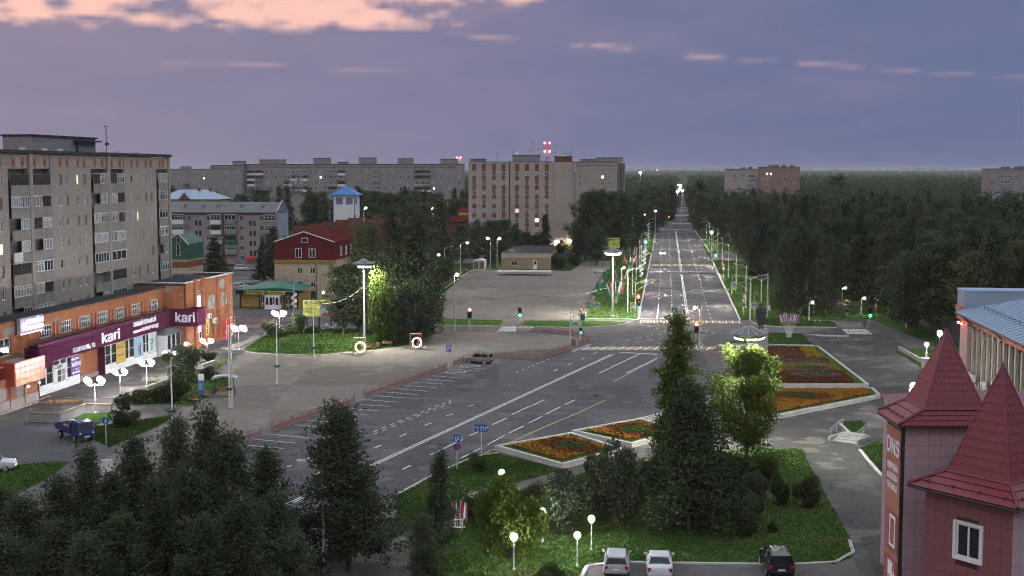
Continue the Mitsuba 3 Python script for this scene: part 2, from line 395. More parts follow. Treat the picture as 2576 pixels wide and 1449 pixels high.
LAWNS = [
    [(-42.01, 203.10), (-38.89, 200.10), (-29.93, 198.23), (-25.21, 201.75), (-19.73, 206.33), (-16.56, 210.14), (-13.75, 221.93), (-15.51, 226.90), (-31.57, 231.51), (-42.20, 223.01)],
    [(-14.58, 247.87), (-1.72, 244.55), (-2.31, 236.31), (-14.75, 238.16)],
    [(2.53, 243.89), (13.54, 243.89), (21.84, 241.95), (19.71, 237.54), (12.06, 233.89), (1.73, 235.70)],
    [(13.94, 248.54), (23.89, 247.20), (42.17, 402.44), (31.17, 402.44)],
    [(20.86, 411.44), (22.49, 430.69), (42.70, 436.82), (40.16, 413.29)],
    [(48.51, 454.05), (66.58, 610.24), (44.98, 545.36), (26.20, 449.62)],
    [(43.33, 245.86), (59.48, 382.36), (63.06, 417.03), (68.69, 402.44), (60.94, 297.94), (65.22, 263.60), (66.39, 252.67), (59.96, 245.20)],
    [(68.41, 456.30), (82.93, 579.60), (92.93, 545.36), (82.71, 445.27)],
    [(44.61, 242.60), (48.52, 245.20), (59.77, 242.60), (58.37, 234.49), (46.95, 235.70)],
    [(33.72, 211.12), (48.41, 209.66), (49.86, 224.11), (44.65, 225.78), (37.57, 215.11)],
    [(-10.08, 111.03), (-4.17, 127.07), (-1.75, 128.49), (4.62, 121.03), (0.10, 115.82), (-3.44, 112.95), (-5.93, 106.11), (-8.63, 98.74)],
    [(-6.76, 91.58), (-4.41, 103.34), (0.42, 112.48), (7.10, 120.05), (11.93, 124.22), (23.31, 130.17), (29.31, 130.17), (28.57, 125.08), (25.51, 95.54), (24.70, 93.22), (23.08, 91.67), (5.48, 92.06), (4.80, 88.90), (3.21, 67.53), (-8.20, 67.53)],
    [(36.51, 143.94), (39.04, 144.64), (38.88, 141.90), (36.28, 136.93)],
    [(35.09, 130.36), (37.98, 134.26), (38.71, 124.22), (31.96, 102.15), (33.95, 114.80)],
    [(59.74, 202.20), (62.59, 204.47), (66.03, 204.47), (62.13, 189.53), (58.61, 185.65)],
    [(-49.47, 144.64), (-49.49, 150.18), (-46.19, 149.93), (-44.49, 148.21), (-46.18, 143.48)],
    [(-45.68, 141.23), (-44.11, 143.48), (-39.06, 147.96), (-38.61, 144.87), (-40.91, 131.32), (-43.60, 135.07)],
    [(-47.70, 120.21), (-46.78, 123.19), (-44.26, 124.56), (-42.72, 124.22), (-42.46, 118.14), (-43.31, 108.91), (-45.47, 98.74), (-51.64, 112.48)],
    [(-45.97, 156.98), (-38.43, 155.09), (-37.01, 169.98), (-37.64, 174.90), (-42.62, 183.77), (-47.20, 181.93), (-48.16, 173.23), (-47.66, 162.34)],
    [(-43.08, 193.58), (-42.23, 200.85), (-41.77, 183.77), (-42.33, 180.12)],
    [(-17.20, 271.43), (-12.05, 367.09), (-16.03, 382.36), (-20.16, 318.66)],
    [(63.21, 249.22), (68.18, 245.20), (68.12, 214.10), (66.51, 195.66), (71.01, 199.97), (74.64, 230.34), (73.56, 256.21), (71.27, 271.43)],
    [(55.61, 252.67), (62.96, 251.28), (65.35, 267.46), (63.21, 279.73)],
]
for pts in LAWNS:
    structure('lawn', slab(pts, 0.0, 0.1), 'm_grass')

# grass blades that stand up along the near lawns
def tufts(pts, n, h, seed):
    g = np.random.default_rng(seed)
    poly = Polygon(pts).buffer(0)
    x0, y0, x1, y1 = poly.bounds
    import shapely
    p = g.uniform((x0, y0), (x1, y1), (n * 3, 2))
    p = p[shapely.contains_xy(poly, p[:, 0], p[:, 1])][:n]
    n = len(p)
    a, l, w = g.uniform(0, 2 * np.pi, n), h * g.uniform(0.5, 1.3, n), g.uniform(0.02, 0.05, n)
    d = np.stack([np.cos(a), np.sin(a)], 1)
    lean = g.normal(0, 0.4, (n, 2)) * l[:, None]
    base = np.column_stack([p, np.full(n, 0.1)])
    v = np.stack([base + np.column_stack([d * w[:, None], np.zeros(n)]), base - np.column_stack([d * w[:, None], np.zeros(n)]), base + np.column_stack([lean, l])], 1)
    return v.reshape(-1, 3), np.arange(3 * n).reshape(-1, 3)


for k, (i, n) in enumerate([(10, 26000), (11, 90000), (0, 30000), (3, 20000), (6, 20000), (12, 4000), (13, 9000), (16, 9000), (18, 9000), (8, 4000), (9, 5000), (17, 6000)]):
    structure('grass', tufts(LAWNS[i], n, 0.13 if i in (10, 11) else 0.2, 40 + k), 'm_grass', kind='stuff')


# ---- kerbs
def kerb(pts, w=0.3, h=0.16, mat='m_kerb'):
    """A row of kerb stones, each about three metres long."""
    line = LineString(pts)
    n = max(1, min(60, round(line.length / 3.0)))
    key = thing('kerb', 'kerb', 'kerb')
    del labels[key]
    labels[key] = {'kind': 'structure'}
    for i in range(n):
        a, b = line.interpolate(i / n, normalized=True), line.interpolate((i + 1) / n, normalized=True)
        L = math.hypot(b.x - a.x, b.y - a.y)
        part(key, 'stone', D(bev(0.015, L - 0.015, -w / 2, w / 2, 0, h, 0.03), mat), pm(a.x, a.y, 0, math.atan2(b.y - a.y, b.x - a.x)))


for pts in [[(23.70, 245.20), (44.59, 420.85), (47.12, 441.01)], [(42.91, 245.20), (59.48, 382.36), (63.57, 417.03)], [(13.89, 247.53), (23.84, 245.86)], [(1.72, 235.09), (12.00, 232.69), (19.66, 236.93), (22.13, 241.95)],
            [(33.57, 210.14), (39.37, 210.63), (48.36, 209.17)], [(44.43, 241.63), (46.42, 234.49), (58.14, 233.29)], [(-10.09, 111.22), (-7.25, 118.77), (-3.89, 126.50), (-1.38, 128.49)],
            [(4.65, 87.75), (5.52, 91.95), (6.66, 92.00), (11.03, 91.62), (18.15, 91.40), (20.33, 91.35), (22.21, 91.40), (23.60, 92.08), (24.69, 93.48), (25.06, 94.19), (25.34, 95.65), (25.61, 97.46)],
            [(36.45, 143.71), (36.04, 136.51)], [(34.99, 129.98), (34.27, 122.01), (33.87, 114.51)], [(-17.90, 286.74), (-15.42, 320.89), (-11.47, 370.04), (1.34, 368.56)], [(-14.67, 236.93), (-2.29, 235.09)], [(-41.83, 202.20), (-38.78, 199.53), (-29.80, 197.36), (-25.10, 200.85)],
            [(12.64, 210.14), (9.37, 201.75)], [(69.16, 458.57), (86.21, 618.41)], [(49.13, 458.57), (67.84, 618.41)]]:
    kerb(pts)
structure('kerb_shoulder', sheet([(49.98, 224.13), (57.51, 222.36), (57.06, 220.61), (52.82, 221.13)], 0.03), 'm_concrete')


# ---- painted markings: every stroke a part of its road
def stroke(road, a, b, w, z, mat='m_white_line'):
    a, b = np.array(a), np.array(b)
    d = b - a; L = np.linalg.norm(d)
    n = np.array([-d[1], d[0]]) / L * w / 2
    p = [a + n, a - n, b - n, b + n]
    part(road, 'marking', D((np.column_stack([np.array(p), np.full(4, z)]), np.array([[0, 1, 2], [0, 2, 3]])), mat))


def dashes(road, a, b, w, z, on, gap, mat='m_white_line'):
    a, b = np.array(a, float), np.array(b, float)
    L = np.linalg.norm(b - a); u = (b - a) / L
    s = 0.0
    while s < L:
        stroke(road, a + u * s, a + u * min(s + on, L), w, z, mat)
        s += on + gap


def offset(a, b, o):
    a, b = np.array(a), np.array(b)
    d = (b - a) / np.linalg.norm(b - a)
    n = np.array([-d[1], d[0]]) * o
    return a + n, b + n


for o in (-0.17, 0.17):
    stroke('avenue', *offset(*[(33.34, 246.53), (46.06, 355.72)], o), 0.16, 0.026)
    stroke('avenue', *offset(*[(47.41, 367.09), (76.20, 610.24)], o), 0.16, 0.026)
    stroke('slant_road', *offset(*[(-19.45, 107.07), (15.33, 199.09)], o), 0.15, 0.022)
stroke('avenue', *[(27.58, 247.87), (30.92, 275.52)], 0.16, 0.026)
stroke('avenue', *[(30.45, 247.87), (33.73, 275.52)], 0.16, 0.026)
dashes('avenue', *[(31.24, 278.03), (68.74, 598.38)], 0.16, 0.026, 3, 4.5)
dashes('avenue', *[(34.04, 278.03), (71.64, 598.38)], 0.16, 0.026, 3, 4.5)
dashes('avenue', *[(37.68, 247.20), (80.82, 610.24)], 0.16, 0.026, 3, 4.5)
dashes('avenue', *[(91.69, 713.93), (201.00, 1549.77)], 0.16, 0.026, 6, 6)
stroke('avenue', *[(24.14, 248.20), (33.43, 247.53)], 0.4, 0.026)
stroke('avenue', *[(24.72, 252.67), (41.15, 393.82)], 0.14, 0.026)
stroke('avenue', *[(43.58, 251.28), (60.53, 393.82)], 0.14, 0.026)
# lane arrows near the stop line
for c in ([(34.36, 293.17)][0], [(37.93, 293.17)][0], [(35.39, 271.43)][0]):
    c = np.array(c)
    stroke('avenue', c, c + ROAD_F * 5, 0.22, 0.026)
    stroke('avenue', c + ROAD_F * 0.2 + ROAD_R * -0.1, c + ROAD_F * 0.2 + ROAD_R * 1.4, 0.5, 0.027)


def zebra(road, a, b, d, length, n, z, mats=('m_white_line', 'm_yellow_line'), fill=0.55):
    """n stripes between a and b, each running along d."""
    a, b, d = np.array(a), np.array(b), np.array(d)
    for i in range(n):
        c = a + (b - a) * (i + 0.5) / n
        w = np.linalg.norm(b - a) / n * fill
        e = (b - a) / np.linalg.norm(b - a) * w / 2
        h = d * length / 2
        p = np.array([c - e - h, c + e - h, c + e + h, c - e + h])
        part(road, 'crossing_stripe', D((np.column_stack([p, np.full(4, z)]), fix_up(np.column_stack([p, np.zeros(4)]), np.array([[0, 1, 2], [0, 2, 3]]))), mats[i % len(mats)]))


zebra('street_pavement', *[(23.77, 242.85), (42.57, 242.34)], ROAD_F, 4.0, 31, 0.026)
SLANT_F = np.array([math.sin(SLANT_AZ), math.cos(SLANT_AZ)])
zebra('street_pavement', *[(11.32, 205.86), (32.27, 206.33)], SLANT_F, 4.0, 30, 0.026)
zebra('street_pavement', *[(-2.96, 230.92), (2.25, 230.92)], ROAD_R, 0.35, 1, 0.026)
for k in range(9):
    y = [(-2.64, 228.04)][0], [(3.06, 228.04)][0]
    o = np.array(ROAD_F) * k * 0.85
    stroke('street_pavement', np.array(y[0]) + o * 1.0, np.array(y[1]) + o, 0.42, 0.026)
    a, b = [(57.76, 224.67), (62.11, 224.31)]
    stroke('street_pavement', np.array(a) + o, np.array(b) + o, 0.42, 0.026)
for y0, n, mats in (('666', 26, ('m_yellow_line', 'm_white_line')), ('575', 24, ('m_white_line', 'm_red_paint')), ('560', 14, ('m_white_line',))):
    pass
zebra('avenue', *[(41.16, 390.48), (59.54, 390.48)], ROAD_F, 4.5, 28, 0.026, ('m_yellow_line', 'm_yellow_line', 'm_white_line'), 0.8)
zebra('avenue', *[(38.18, 364.18), (56.11, 364.18)], ROAD_F, 1.6, 34, 0.026, ('m_white_line',), 0.6)
zebra('avenue', *[(49.72, 465.52), (67.81, 465.52)], ROAD_F, 1.6, 24, 0.026, ('m_white_line',), 0.6)
zebra('avenue', *[(68.65, 631.08), (87.39, 631.08)], ROAD_F, 5.0, 22, 0.026, ('m_white_line', 'm_red_paint'), 0.7)
zebra('avenue', *[(84.33, 703.08), (96.05, 703.08)], ROAD_F, 5.0, 14, 0.026, ('m_white_line',), 0.7)
zebra('avenue', *[(101.00, 821.71), (110.70, 821.71)], ROAD_F, 8.0, 9, 0.026, ('m_white_line',), 0.8)
zebra('avenue', *[(115.82, 928.86), (124.25, 928.86)], ROAD_F, 8.0, 8, 0.026, ('m_white_line',), 0.6)
# slanting road
stroke('slant_road', *[(16.66, 201.54), (22.32, 199.26)], 0.4, 0.022)
for pts in [[(-7.53, 148.58), (-6.84, 149.83)], [(-9.65, 142.87), (-9.01, 144.21)], [(-11.87, 136.75), (-11.26, 138.32)], [(-14.05, 130.91), (-13.41, 132.42)], [(-5.24, 154.55), (-4.57, 155.69)], [(5.88, 182.54), (6.53, 184.28)],
            [(8.09, 188.31), (8.78, 190.17)], [(10.26, 193.78), (10.94, 195.44)], [(12.48, 199.98), (13.24, 201.86)], [(-14.02, 130.88), (-13.36, 132.47)],
            [(-10.31, 121.48), (-9.67, 123.11)], [(-8.11, 127.78), (-5.17, 135.30)], [(-4.50, 137.33), (-2.93, 141.29)], [(-2.20, 143.31), (-0.62, 147.15)], [(-0.05, 149.35), (2.17, 154.86)], [(2.36, 155.07), (3.94, 159.13)],
            [(-4.98, 126.37), (-3.19, 130.91)], [(-2.52, 132.73), (-0.84, 137.16)], [(-0.35, 138.57), (1.32, 142.69)], [(1.85, 144.21), (3.50, 148.39)], [(3.99, 149.83), (5.77, 154.34)], [(6.39, 155.90), (7.76, 159.13)],
            [(12.09, 180.41), (19.68, 199.98)], [(15.84, 180.41), (21.90, 195.44)], [(-18.21, 119.46), (-17.68, 120.86)], [(-10.33, 121.44), (-9.67, 123.13)]]:
    stroke('slant_road', *pts, 0.16, 0.022)
YL = [(-2.97, 128.13), (0.11, 134.51), (3.53, 141.99), (7.30, 149.64), (11.57, 159.13)]
for a, b in zip(YL, YL[1:]):
    stroke('slant_road', a, b, 0.16, 0.022, 'm_yellow_line')
stroke('slant_road', *[(13.58, 173.23), (21.42, 193.58)], 0.16, 0.022, 'm_yellow_line')
dashes('slant_road', *[(-14.94, 139.41), (-7.30, 159.13)], 0.14, 0.022, 1.0, 1.0)
dashes('slant_road', *[(-14.79, 137.98), (-6.89, 158.58)], 0.12, 0.022, 1.0, 1.2)
dashes('slant_road', *[(0.57, 180.83), (5.63, 194.46)], 0.14, 0.022, 1.0, 1.2)
dashes('slant_road', *[(-21.60, 121.83), (-18.85, 129.03)], 0.14, 0.022, 1.6, 2.2)
for pts in [[(-26.02, 138.11), (-21.39, 136.14)], [(-26.89, 135.42), (-22.31, 133.39)], [(-27.06, 132.38), (-23.06, 130.80)], [(-24.03, 143.26), (-19.38, 141.26)], [(-23.12, 145.99), (-18.83, 144.07)], [(-22.23, 148.53), (-17.56, 146.54)],
            [(-21.13, 151.04), (-16.63, 149.10)], [(-20.06, 153.69), (-15.67, 151.75)], [(-19.28, 156.38), (-14.68, 154.62)], [(-18.22, 159.42), (-13.76, 157.46)], [(-17.26, 162.31), (-12.78, 160.21)], [(-16.30, 164.94), (-11.77, 162.92)],
            [(-15.41, 167.60), (-10.76, 165.44)], [(-14.30, 170.18), (-9.74, 168.33)], [(-13.41, 172.85), (-8.78, 170.94)], [(-12.29, 175.60), (-7.54, 173.47)], [(-11.13, 178.19), (-6.51, 176.00)], [(-10.07, 180.94), (-5.46, 178.85)],
            [(-8.80, 184.28), (-4.65, 182.37)], [(-8.37, 186.50), (-3.84, 184.28)], [(-7.16, 189.89), (-2.70, 187.68)], [(-6.03, 193.01), (-1.72, 190.45)]]:
    stroke('slant_road', *pts, 0.13, 0.022)
for c in ([(-6.05, 187.31)][0], [(-7.89, 181.68)][0]):      # outlined bays for disabled drivers
    c = np.array(c); q = [c + ROAD_F * a * 0.8 + ROAD_R * b * 1.3 for a, b in ((-1, -1), (-1, 1), (1, 1), (1, -1))]
    for a, b in zip(q, q[1:] + q[:1]):
        stroke('slant_road', a, b, 0.13, 0.022)
for a, b in [[(23.51, 239.41), (29.92, 219.25)], [(33.63, 241.31), (35.28, 225.78)], [(16.40, 213.09), (31.57, 231.51)], [(15.39, 208.22), (31.49, 225.78)], [(33.51, 232.69), (34.93, 223.56)]]:
    dashes('street_pavement', a, b, 0.16, 0.026, 1.6, 1.8)


# ---------------------------------------------------------------- building kit
def wall_holes(x0, x1, z0, z1, holes, depth=0.18, y=0.0):
    """A wall face at y, facing -y, with rectangular holes (x0, x1, z0, z1) that have reveals."""
    xs = sorted({x0, x1, *[h[0] for h in holes], *[h[1] for h in holes]})
    zs = sorted({z0, z1, *[h[2] for h in holes], *[h[3] for h in holes]})
    xs, zs = [a for a in xs if x0 <= a <= x1], [a for a in zs if z0 <= a <= z1]
    v, f = [], []

    def quad(a, b, c, e):
        n = len(v); v.extend([a, b, c, e]); f.extend([[n, n + 1, n + 2], [n, n + 2, n + 3]])
    hs = np.array(holes).reshape(-1, 4)
    for za, zb in zip(zs, zs[1:]):
        run = None
        zc = (za + zb) / 2
        inz = hs[(hs[:, 2] < zc) & (hs[:, 3] > zc)]
        for xa, xb in zip(xs, xs[1:]):
            xc = (xa + xb) / 2
            if ((inz[:, 0] < xc) & (inz[:, 1] > xc)).any():
                if run is not None:
                    quad((run, y, za), (xa, y, za), (xa, y, zb), (run, y, zb)); run = None
            elif run is None:
                run = xa
        if run is not None:
            quad((run, y, za), (x1, y, za), (x1, y, zb), (run, y, zb))
    for a, b, c, e in holes:
        d = y + depth
        quad((a, y, c), (b, y, c), (b, d, c), (a, d, c)); quad((a, d, e), (b, d, e), (b, y, e), (a, y, e))
        quad((a, d, c), (a, d, e), (a, y, e), (a, y, c)); quad((b, y, c), (b, y, e), (b, d, e), (b, d, c))
    return np.array(v, float), np.array(f)


solid('m_curtain', (0.22, 0.21, 0.2), 0.3)
solid('m_frame_brown', (0.16, 0.11, 0.08), 0.6)
GLOW = 1.0 / 2 ** 5.0
cache = {}


def window_dicts(w, h, mull, frame, bar, trans):
    k = ('win', round(w, 2), round(h, 2), mull, frame, bar, trans)
    if k not in cache:
        t = bar
        bars = [box(0, w, -0.03, 0.05, 0, t), box(0, w, -0.03, 0.05, h - t, h), box(0, t, -0.03, 0.05, t, h - t), box(w - t, w, -0.03, 0.05, t, h - t)]
        for i in range(1, mull + 1):
            x = w * i / (mull + 1)
            bars.append(box(x - t * 0.5, x + t * 0.5, -0.025, 0.045, t, h - t))
        if trans:
            bars.append(box(t, w - t, -0.02, 0.04, h * trans - t * 0.4, h * trans + t * 0.4))
        fr = D(cat(*bars), frame)
        q = np.array([[t * 0.5, 0.02, t * 0.5], [w - t * 0.5, 0.02, t * 0.5], [w - t * 0.5, 0.02, h - t * 0.5], [t * 0.5, 0.02, h - t * 0.5]])
        f = np.array([[0, 1, 2], [0, 2, 3]])
        cache[k] = fr, (q, f), {}
    return cache[k]


def window(bld, F, x, z, w, h, y=0.12, mull=1, frame='m_white', glass='m_glass', bar=0.07, trans=0, lit=None, sill=False):
    fr, pane, ds = window_dicts(w, h, mull, frame, bar, trans)
    M = F @ pm(x, y, z)
    k = part(bld, 'window', fr, M)
    if lit is not None:
        put(k + '__pane', D(pane, 'm_lamp', glow=np.array(lit) * GLOW), M)
        return k
    if glass not in ds:
        ds[glass] = D(pane, glass)
    put(k + '__pane', ds[glass], M)
    if sill:
        s = cache.setdefault(('sill', round(w, 2)), D(box(-0.05, w + 0.05, -0.2, 0.0, -0.06, -0.005), 'm_offwhite'))
        put(k + '__sill', s, F @ pm(x, y, z))
    return k


# ---------------------------------------------------------------- the nine-storey block on the left
apt = thing('apartment_building', 'beige brick nine storey apartment block with recessed balconies rising behind the orange shops', 'building')
FA = facing(ROW(150, -87.1), ROW_F)
P0, PER = 156.47 - 150, 22.95
wins, zones, bal = [], [], []
for k in (-1, 0, 1, 2):
    p = P0 + PER * k
    bal += [(p, p + 4.55), (p + 5.45, p + 10.4)] if k < 2 else [(p + 0.15, p + 3.65)]
    if k < 2:
        zones.append((p + 10.9, p + PER - 0.3))
        wins += [(p + 13.06, 0.9), (p + 15.15, 0.6), (p + 18.3, 0.64), (p + 20.2, 0.92)]
TOP, STO = 27.62, 2.88
holes = [(x, x + w, TOP - 0.15 - STO * f - 1.4, TOP - 0.15 - STO * f) for x, w in wins for f in range(7)]
vents = [(a + o, 0.95) for a, b in bal for o in (0.6, b - a - 1.6)] + [(x - 0.05, 0.95) for x, w in wins]
part(apt, 'wall', D(cat(box(-40, 57.21, 0.8, 13, 8, 30.2), box(56.6, 57.2, -0.25, 0.8, 8, 30.3)), 'm_brick_beige'))
scene[apt + '__wall']['to_world'] = T(FA)
for i, (a, b) in enumerate(zones):
    hz = [h for h in holes if a < h[0] < b]
    part(apt, 'wall', D(cat(wall_holes(a, b, 8, 28.3, hz, 0.2), box(a, a + 0.004, 0.0, 0.8, 8, 28.3), box(b - 0.004, b, 0.0, 0.8, 8, 28.3)), 'm_brick_beige'), FA)
part(apt, 'wall', D(wall_holes(-40, 57.2, 28.3, 30.2, [(x, x + 0.9, 28.5, 29.75) for x, w in vents], 0.06, -0.02), 'm_brick_beige'), FA)
vp = D(cat(box(0, 0.9, 0.02, 0.06, 0, 1.25)), 'm_brown_panel')
vh = D(box(0.33, 0.57, 0.0, 0.02, 0.4, 0.8), 'm_black')
for x, w in vents:
    k = part(apt, 'attic_panel', vp, FA @ pm(x, 0, 28.5))
    put(k + '__vent', vh, FA @ pm(x, 0, 28.5))
for k in (-1, 0, 1):
    p = P0 + PER * k
    part(apt, 'pier', D(cat(box(p + 4.6, p + 5.4, -0.35, 0.8, 9.2, 30.25)), 'm_brick_beige'), FA)
    part(apt, 'pier', D(cat(box(p + 10.45, p + 10.9, -0.15, 0.8, 9.2, 30.25)), 'm_brick_grey'), FA)
g = np.random.default_rng(5)
for x, w in wins:
    for f in range(7):
        r = g.random()
        lit = (0.75, 0.45, 0.18) if (round(x, 1), f) in {(round(wins[2][0] + PER, 1), 0), (round(wins[1][0] + 2 * PER, 1), 2), (round(wins[3][0], 1), 3)} else None
        window(apt, FA, x + 0.01, TOP - 0.15 - STO * f - 1.39, w - 0.02, 1.38, 0.13, 1 if w > 0.7 and r < 0.5 else 0, 'm_white' if r < 0.75 else 'm_frame_brown', 'm_glass' if r < 0.6 else 'm_curtain', 0.1, 0, lit, r < 0.5)
slab_d, gl = {}, {}
for bi, (a, b) in enumerate(bal):
    w = b - a
    if b < -12:
        continue
    for f in range(7):
        zt = TOP - STO * f
        r = g.random()
        M = FA @ pm(a, 0, zt - 1.5)
        key = ('bal', round(w, 2), f > 4)
        if key not in cache:
            cache[key] = D(cat(box(0, w, -0.28, -0.16, -1.28, -0.02), box(-0.05, w + 0.05, -0.3, 0.8, -1.36, -1.26), box(0, w, -0.32, -0.12, -0.02, 0.03)), 'm_balcony'), D(box(0.0, w, 0.68, 0.79, -1.2, 1.5), 'm_balcony')
        k = part(apt, 'balcony', cache[key][0], M)
        put(k + '__recess', cache[key][1], M)
        cuts = [(0, w)] if r < 0.25 else [(0, w * 0.5), (w * 0.5, w)]
        for ci, (c, e) in enumerate(cuts):
            s = g.random()
            if s < 0.52:
                dk = ('gl', round(e - c, 2), int(s * 6) % 3)
                mm, tr = 2 + int(s * 13) % 3, (0, 0.72)[int(s * 29) % 2]
                window(apt, FA, a + c + 0.03, zt - 1.46, e - c - 0.06, 1.44, -0.2, mm, 'm_white', ('m_glass', 'm_curtain')[int(s * 31) % 2], 0.09, tr)
            elif s < 0.8:
                window(apt, FA, a + c + 0.03, zt - 1.46, e - c - 0.06, 1.44, -0.16, 4 + int(s * 17) % 3, 'm_frame_brown', 'm_glass', 0.05, 0)
            elif s < 0.86:
                part(apt, 'balcony_screen', D(box(0, e - c - 0.1, -0.24, -0.2, -1.2, 0.05), 'm_offwhite'), FA @ pm(a + c + 0.05, -0.1, zt - 1.5))
        if g.random() < 0.4:
            part(apt, 'balcony_cap', D(box(-0.05, w + 0.05, -0.45, 0.2, 1.5, 1.56), 'm_offwhite'), M)
part(apt, 'roof', D(cat(box(-40, 57.5, -0.5, 13.3, 30.3, 30.52), box(-40, 57.45, -0.45, -0.3, 30.52, 30.7)), 'm_roof_felt'), FA)
for (x0, x1, z1) in ((-16, 4.2, 33.0), (27.5, 47.5, 33.0)):
    k = part(apt, 'lift_house', D(box(x0, x1, 8, 12.5, 30.5, z1), 'm_brick_grey'), FA)
    put(k + '__cap', D(cat(box(x0 - 0.2, x1 + 0.2, 7.7, 12.7, z1, z1 + 0.25), box(x0 + (x1 - x0) * 0.62, x1 + 0.3, 7.0, 8, z1 - 0.5, z1 - 0.3)), 'm_roof_felt'), FA)
    put(k + '__door', D(box(x0 + (x1 - x0) * 0.66, x0 + (x1 - x0) * 0.66 + 0.9, 7.93, 7.99, 30.6, 32.5), 'm_dark'), FA)
part(apt, 'antenna', D(cat(tube([(45, 5, 30.5), (45, 5, 35)], 0.06, 5), tube([(44.4, 5, 34.9), (45.6, 5, 34.9)], 0.06, 5), box(44.9, 45.5, 4.8, 5.2, 32.0, 32.4)), 'm_dark'), FA)
for x, y in ((38, 2), (41.5, 1.5), (13, 1.5), (20, 2), (24, 1.8), (52, 3)):
    part(apt, 'roof_vent', D(box(x, x + 0.6, y, y + 0.6, 30.5, 31.1), 'm_offwhite'), FA)

# ---------------------------------------------------------------- the orange shop row in front of it
shop = thing('shop_row', 'long orange plastered two storey shop row with purple fascia and dark flat roof', 'building')
FS = facing(ROW(150, -82.0), ROW_F)
uw = [(x - 150, x - 150 + 3.1) for x in (153.6, 158.9, 164.2, 169.6, 175.0, 180.4, 187.0)]
part(shop, 'wall', D(cat(wall_holes(-22, 42.6, 0, 9.95, [(a, b, 6.95, 8.55) for a, b in uw] + [(-6.2, -3.6, 5.9, 8.1)], 0.3), box(-22, 42.6, 0.3, 0.5, 0, 9.9)), 'm_orange'), FS)
for a, b in uw:
    window(shop, FS, a + 0.02, 6.97, b - a - 0.04, 1.56, 0.15, 4, bar=0.09, trans=0.55)
window(shop, FS, -6.18, 5.92, 2.56, 2.16, 0.15, 1, bar=0.1, trans=0.5)
for a, b in uw[:-1]:
    part(shop, 'pilaster', D(cat(box(b + 0.35, b + 0.6, -0.18, 0, 6.2, 8.7), box(b + 1.3, b + 1.55, -0.18, 0, 6.2, 8.7)), 'm_brown_panel'), FS)
part(shop, 'roof', D(cat(box(-22, 42.6, 0.2, 5.2, 9.6, 9.75), box(-22, 42.6, -0.08, 0.25, 9.95, 10.12)), 'm_roof_felt'), FS)
part(shop, 'roof_ledge', D(cat(box(0.6, 42.4, -1.35, 0, 6.35, 6.5), tube([(1, -0.6, 7.0), (42, -0.6, 7.0)], 0.05, 5), *[tube([(x, -0.6, 6.5), (x, -0.6, 7.0)], 0.04, 5) for x in np.arange(1, 42, 2.0)]), 'm_dark'), FS)
# taller block at the right end, stands forward
wb = [(54.6 - 0.6, 57.6), (59.2, 62.1), (62.4 - 0.1, 62.75)]
part(shop, 'wing_wall', D(cat(wall_holes(42.5, 62.95, 0, 10.7, [(52.0, 55.0, 5.7, 7.8), (57.6, 60.6, 5.7, 7.8), (61.6, 62.3, 5.5, 7.9)], 0.25, -3.35), box(42.5, 62.95, -3.1, 9, 0, 10.28)), 'm_orange'), FS)
window(shop, FS, 52.02, 5.72, 2.96, 2.06, -3.2, 6, bar=0.1)
window(shop, FS, 57.62, 5.72, 2.96, 2.06, -3.2, 6, bar=0.1)
window(shop, FS, 61.62, 5.52, 0.66, 2.36, -3.2, 0, bar=0.1)
part(shop, 'wing_pier', D(cat(box(45.6, 46.4, -3.7, -3.35, 0, 11.1), box(48.6, 49.5, -3.8, -3.35, 0, 11.2)), 'm_orange'), FS)
part(shop, 'wing_parapet', D(cat(box(42.3, 62.95, -3.5, -3.1, 10.7, 10.86), box(42.3, 42.6, -3.5, 9, 10.7, 10.86), box(62.65, 63.05, -3.5, 9, 10.7, 10.86)), 'm_offwhite'), FS)
part(shop, 'wing_roof', D(box(42.6, 62.7, -3.1, 9, 10.3, 10.45), 'm_roof_felt'), FS)
# an old emblem of bare plaster near the roof line
pts = [(58.2 + 1.6 * math.cos(t) * (1 + 0.12 * math.sin(5 * t)), 9.3 + 0.75 * math.sin(t) * (1 + 0.1 * math.cos(4 * t))) for t in np.linspace(0, 2 * np.pi, 24)[:-1]]
part(shop, 'relief', D(mv(flat(pts, 0.05), 0, -3.35, 0), 'm_concrete'), FS)
part(shop, 'drainpipe', D(cat(*[tube([(x, -3.45, 0.2), (x, -3.45, 5.2 if i % 2 else 10.3)], 0.09, 6) for i, x in enumerate((50.5, 53.6, 55.6, 56.6, 59.3, 61.0))]), 'm_brown_panel'), FS)
for x, z in ((50.6, 4.3), (53.0, 3.3)):
    k = part(shop, 'air_conditioner', D(bev(x, x + 1.1, -3.95, -3.45, z, z + 0.8, 0.04), 'm_white'), FS)
    put(k + '__fan', D(xf(lathe([(0.0, 0), (0.28, 0), (0.28, 0.02)], 14), pm(x + 0.5, -3.96, z + 0.4) @ np.array([[1, 0, 0, 0], [0, 0, -1, 0], [0, 1, 0, 0], [0, 0, 0, 1.0]])), 'm_dark'), FS)
part(shop, 'doorway', D(cat(box(58.0, 61.4, -3.42, -3.35, 0, 3.3)), 'm_red_paint'), FS)
part(shop, 'scaffold', D(cat(*[tube([(x, -4.3, 0), (x, -4.3, 3.6)], 0.05, 5) for x in (57.2, 59.2, 61.2)], *[tube([(57.2, -4.3, z), (61.2, -4.3, z)], 0.05, 5) for z in (1.2, 2.4, 3.6)]), 'm_pole'), FS)
solid('m_blue_led', (0.3, 0.3, 0.8), 0.4)
for z0, z1 in ((5.7, 8.3), (2.7, 4.0)):
    part(shop, 'light_board', D(box(47.0, 48.3, -3.45, -3.36, z0, z1), 'm_blue_led', glow=np.array((0.55, 0.5, 1.3)) * 0.9 * GLOW), FS)
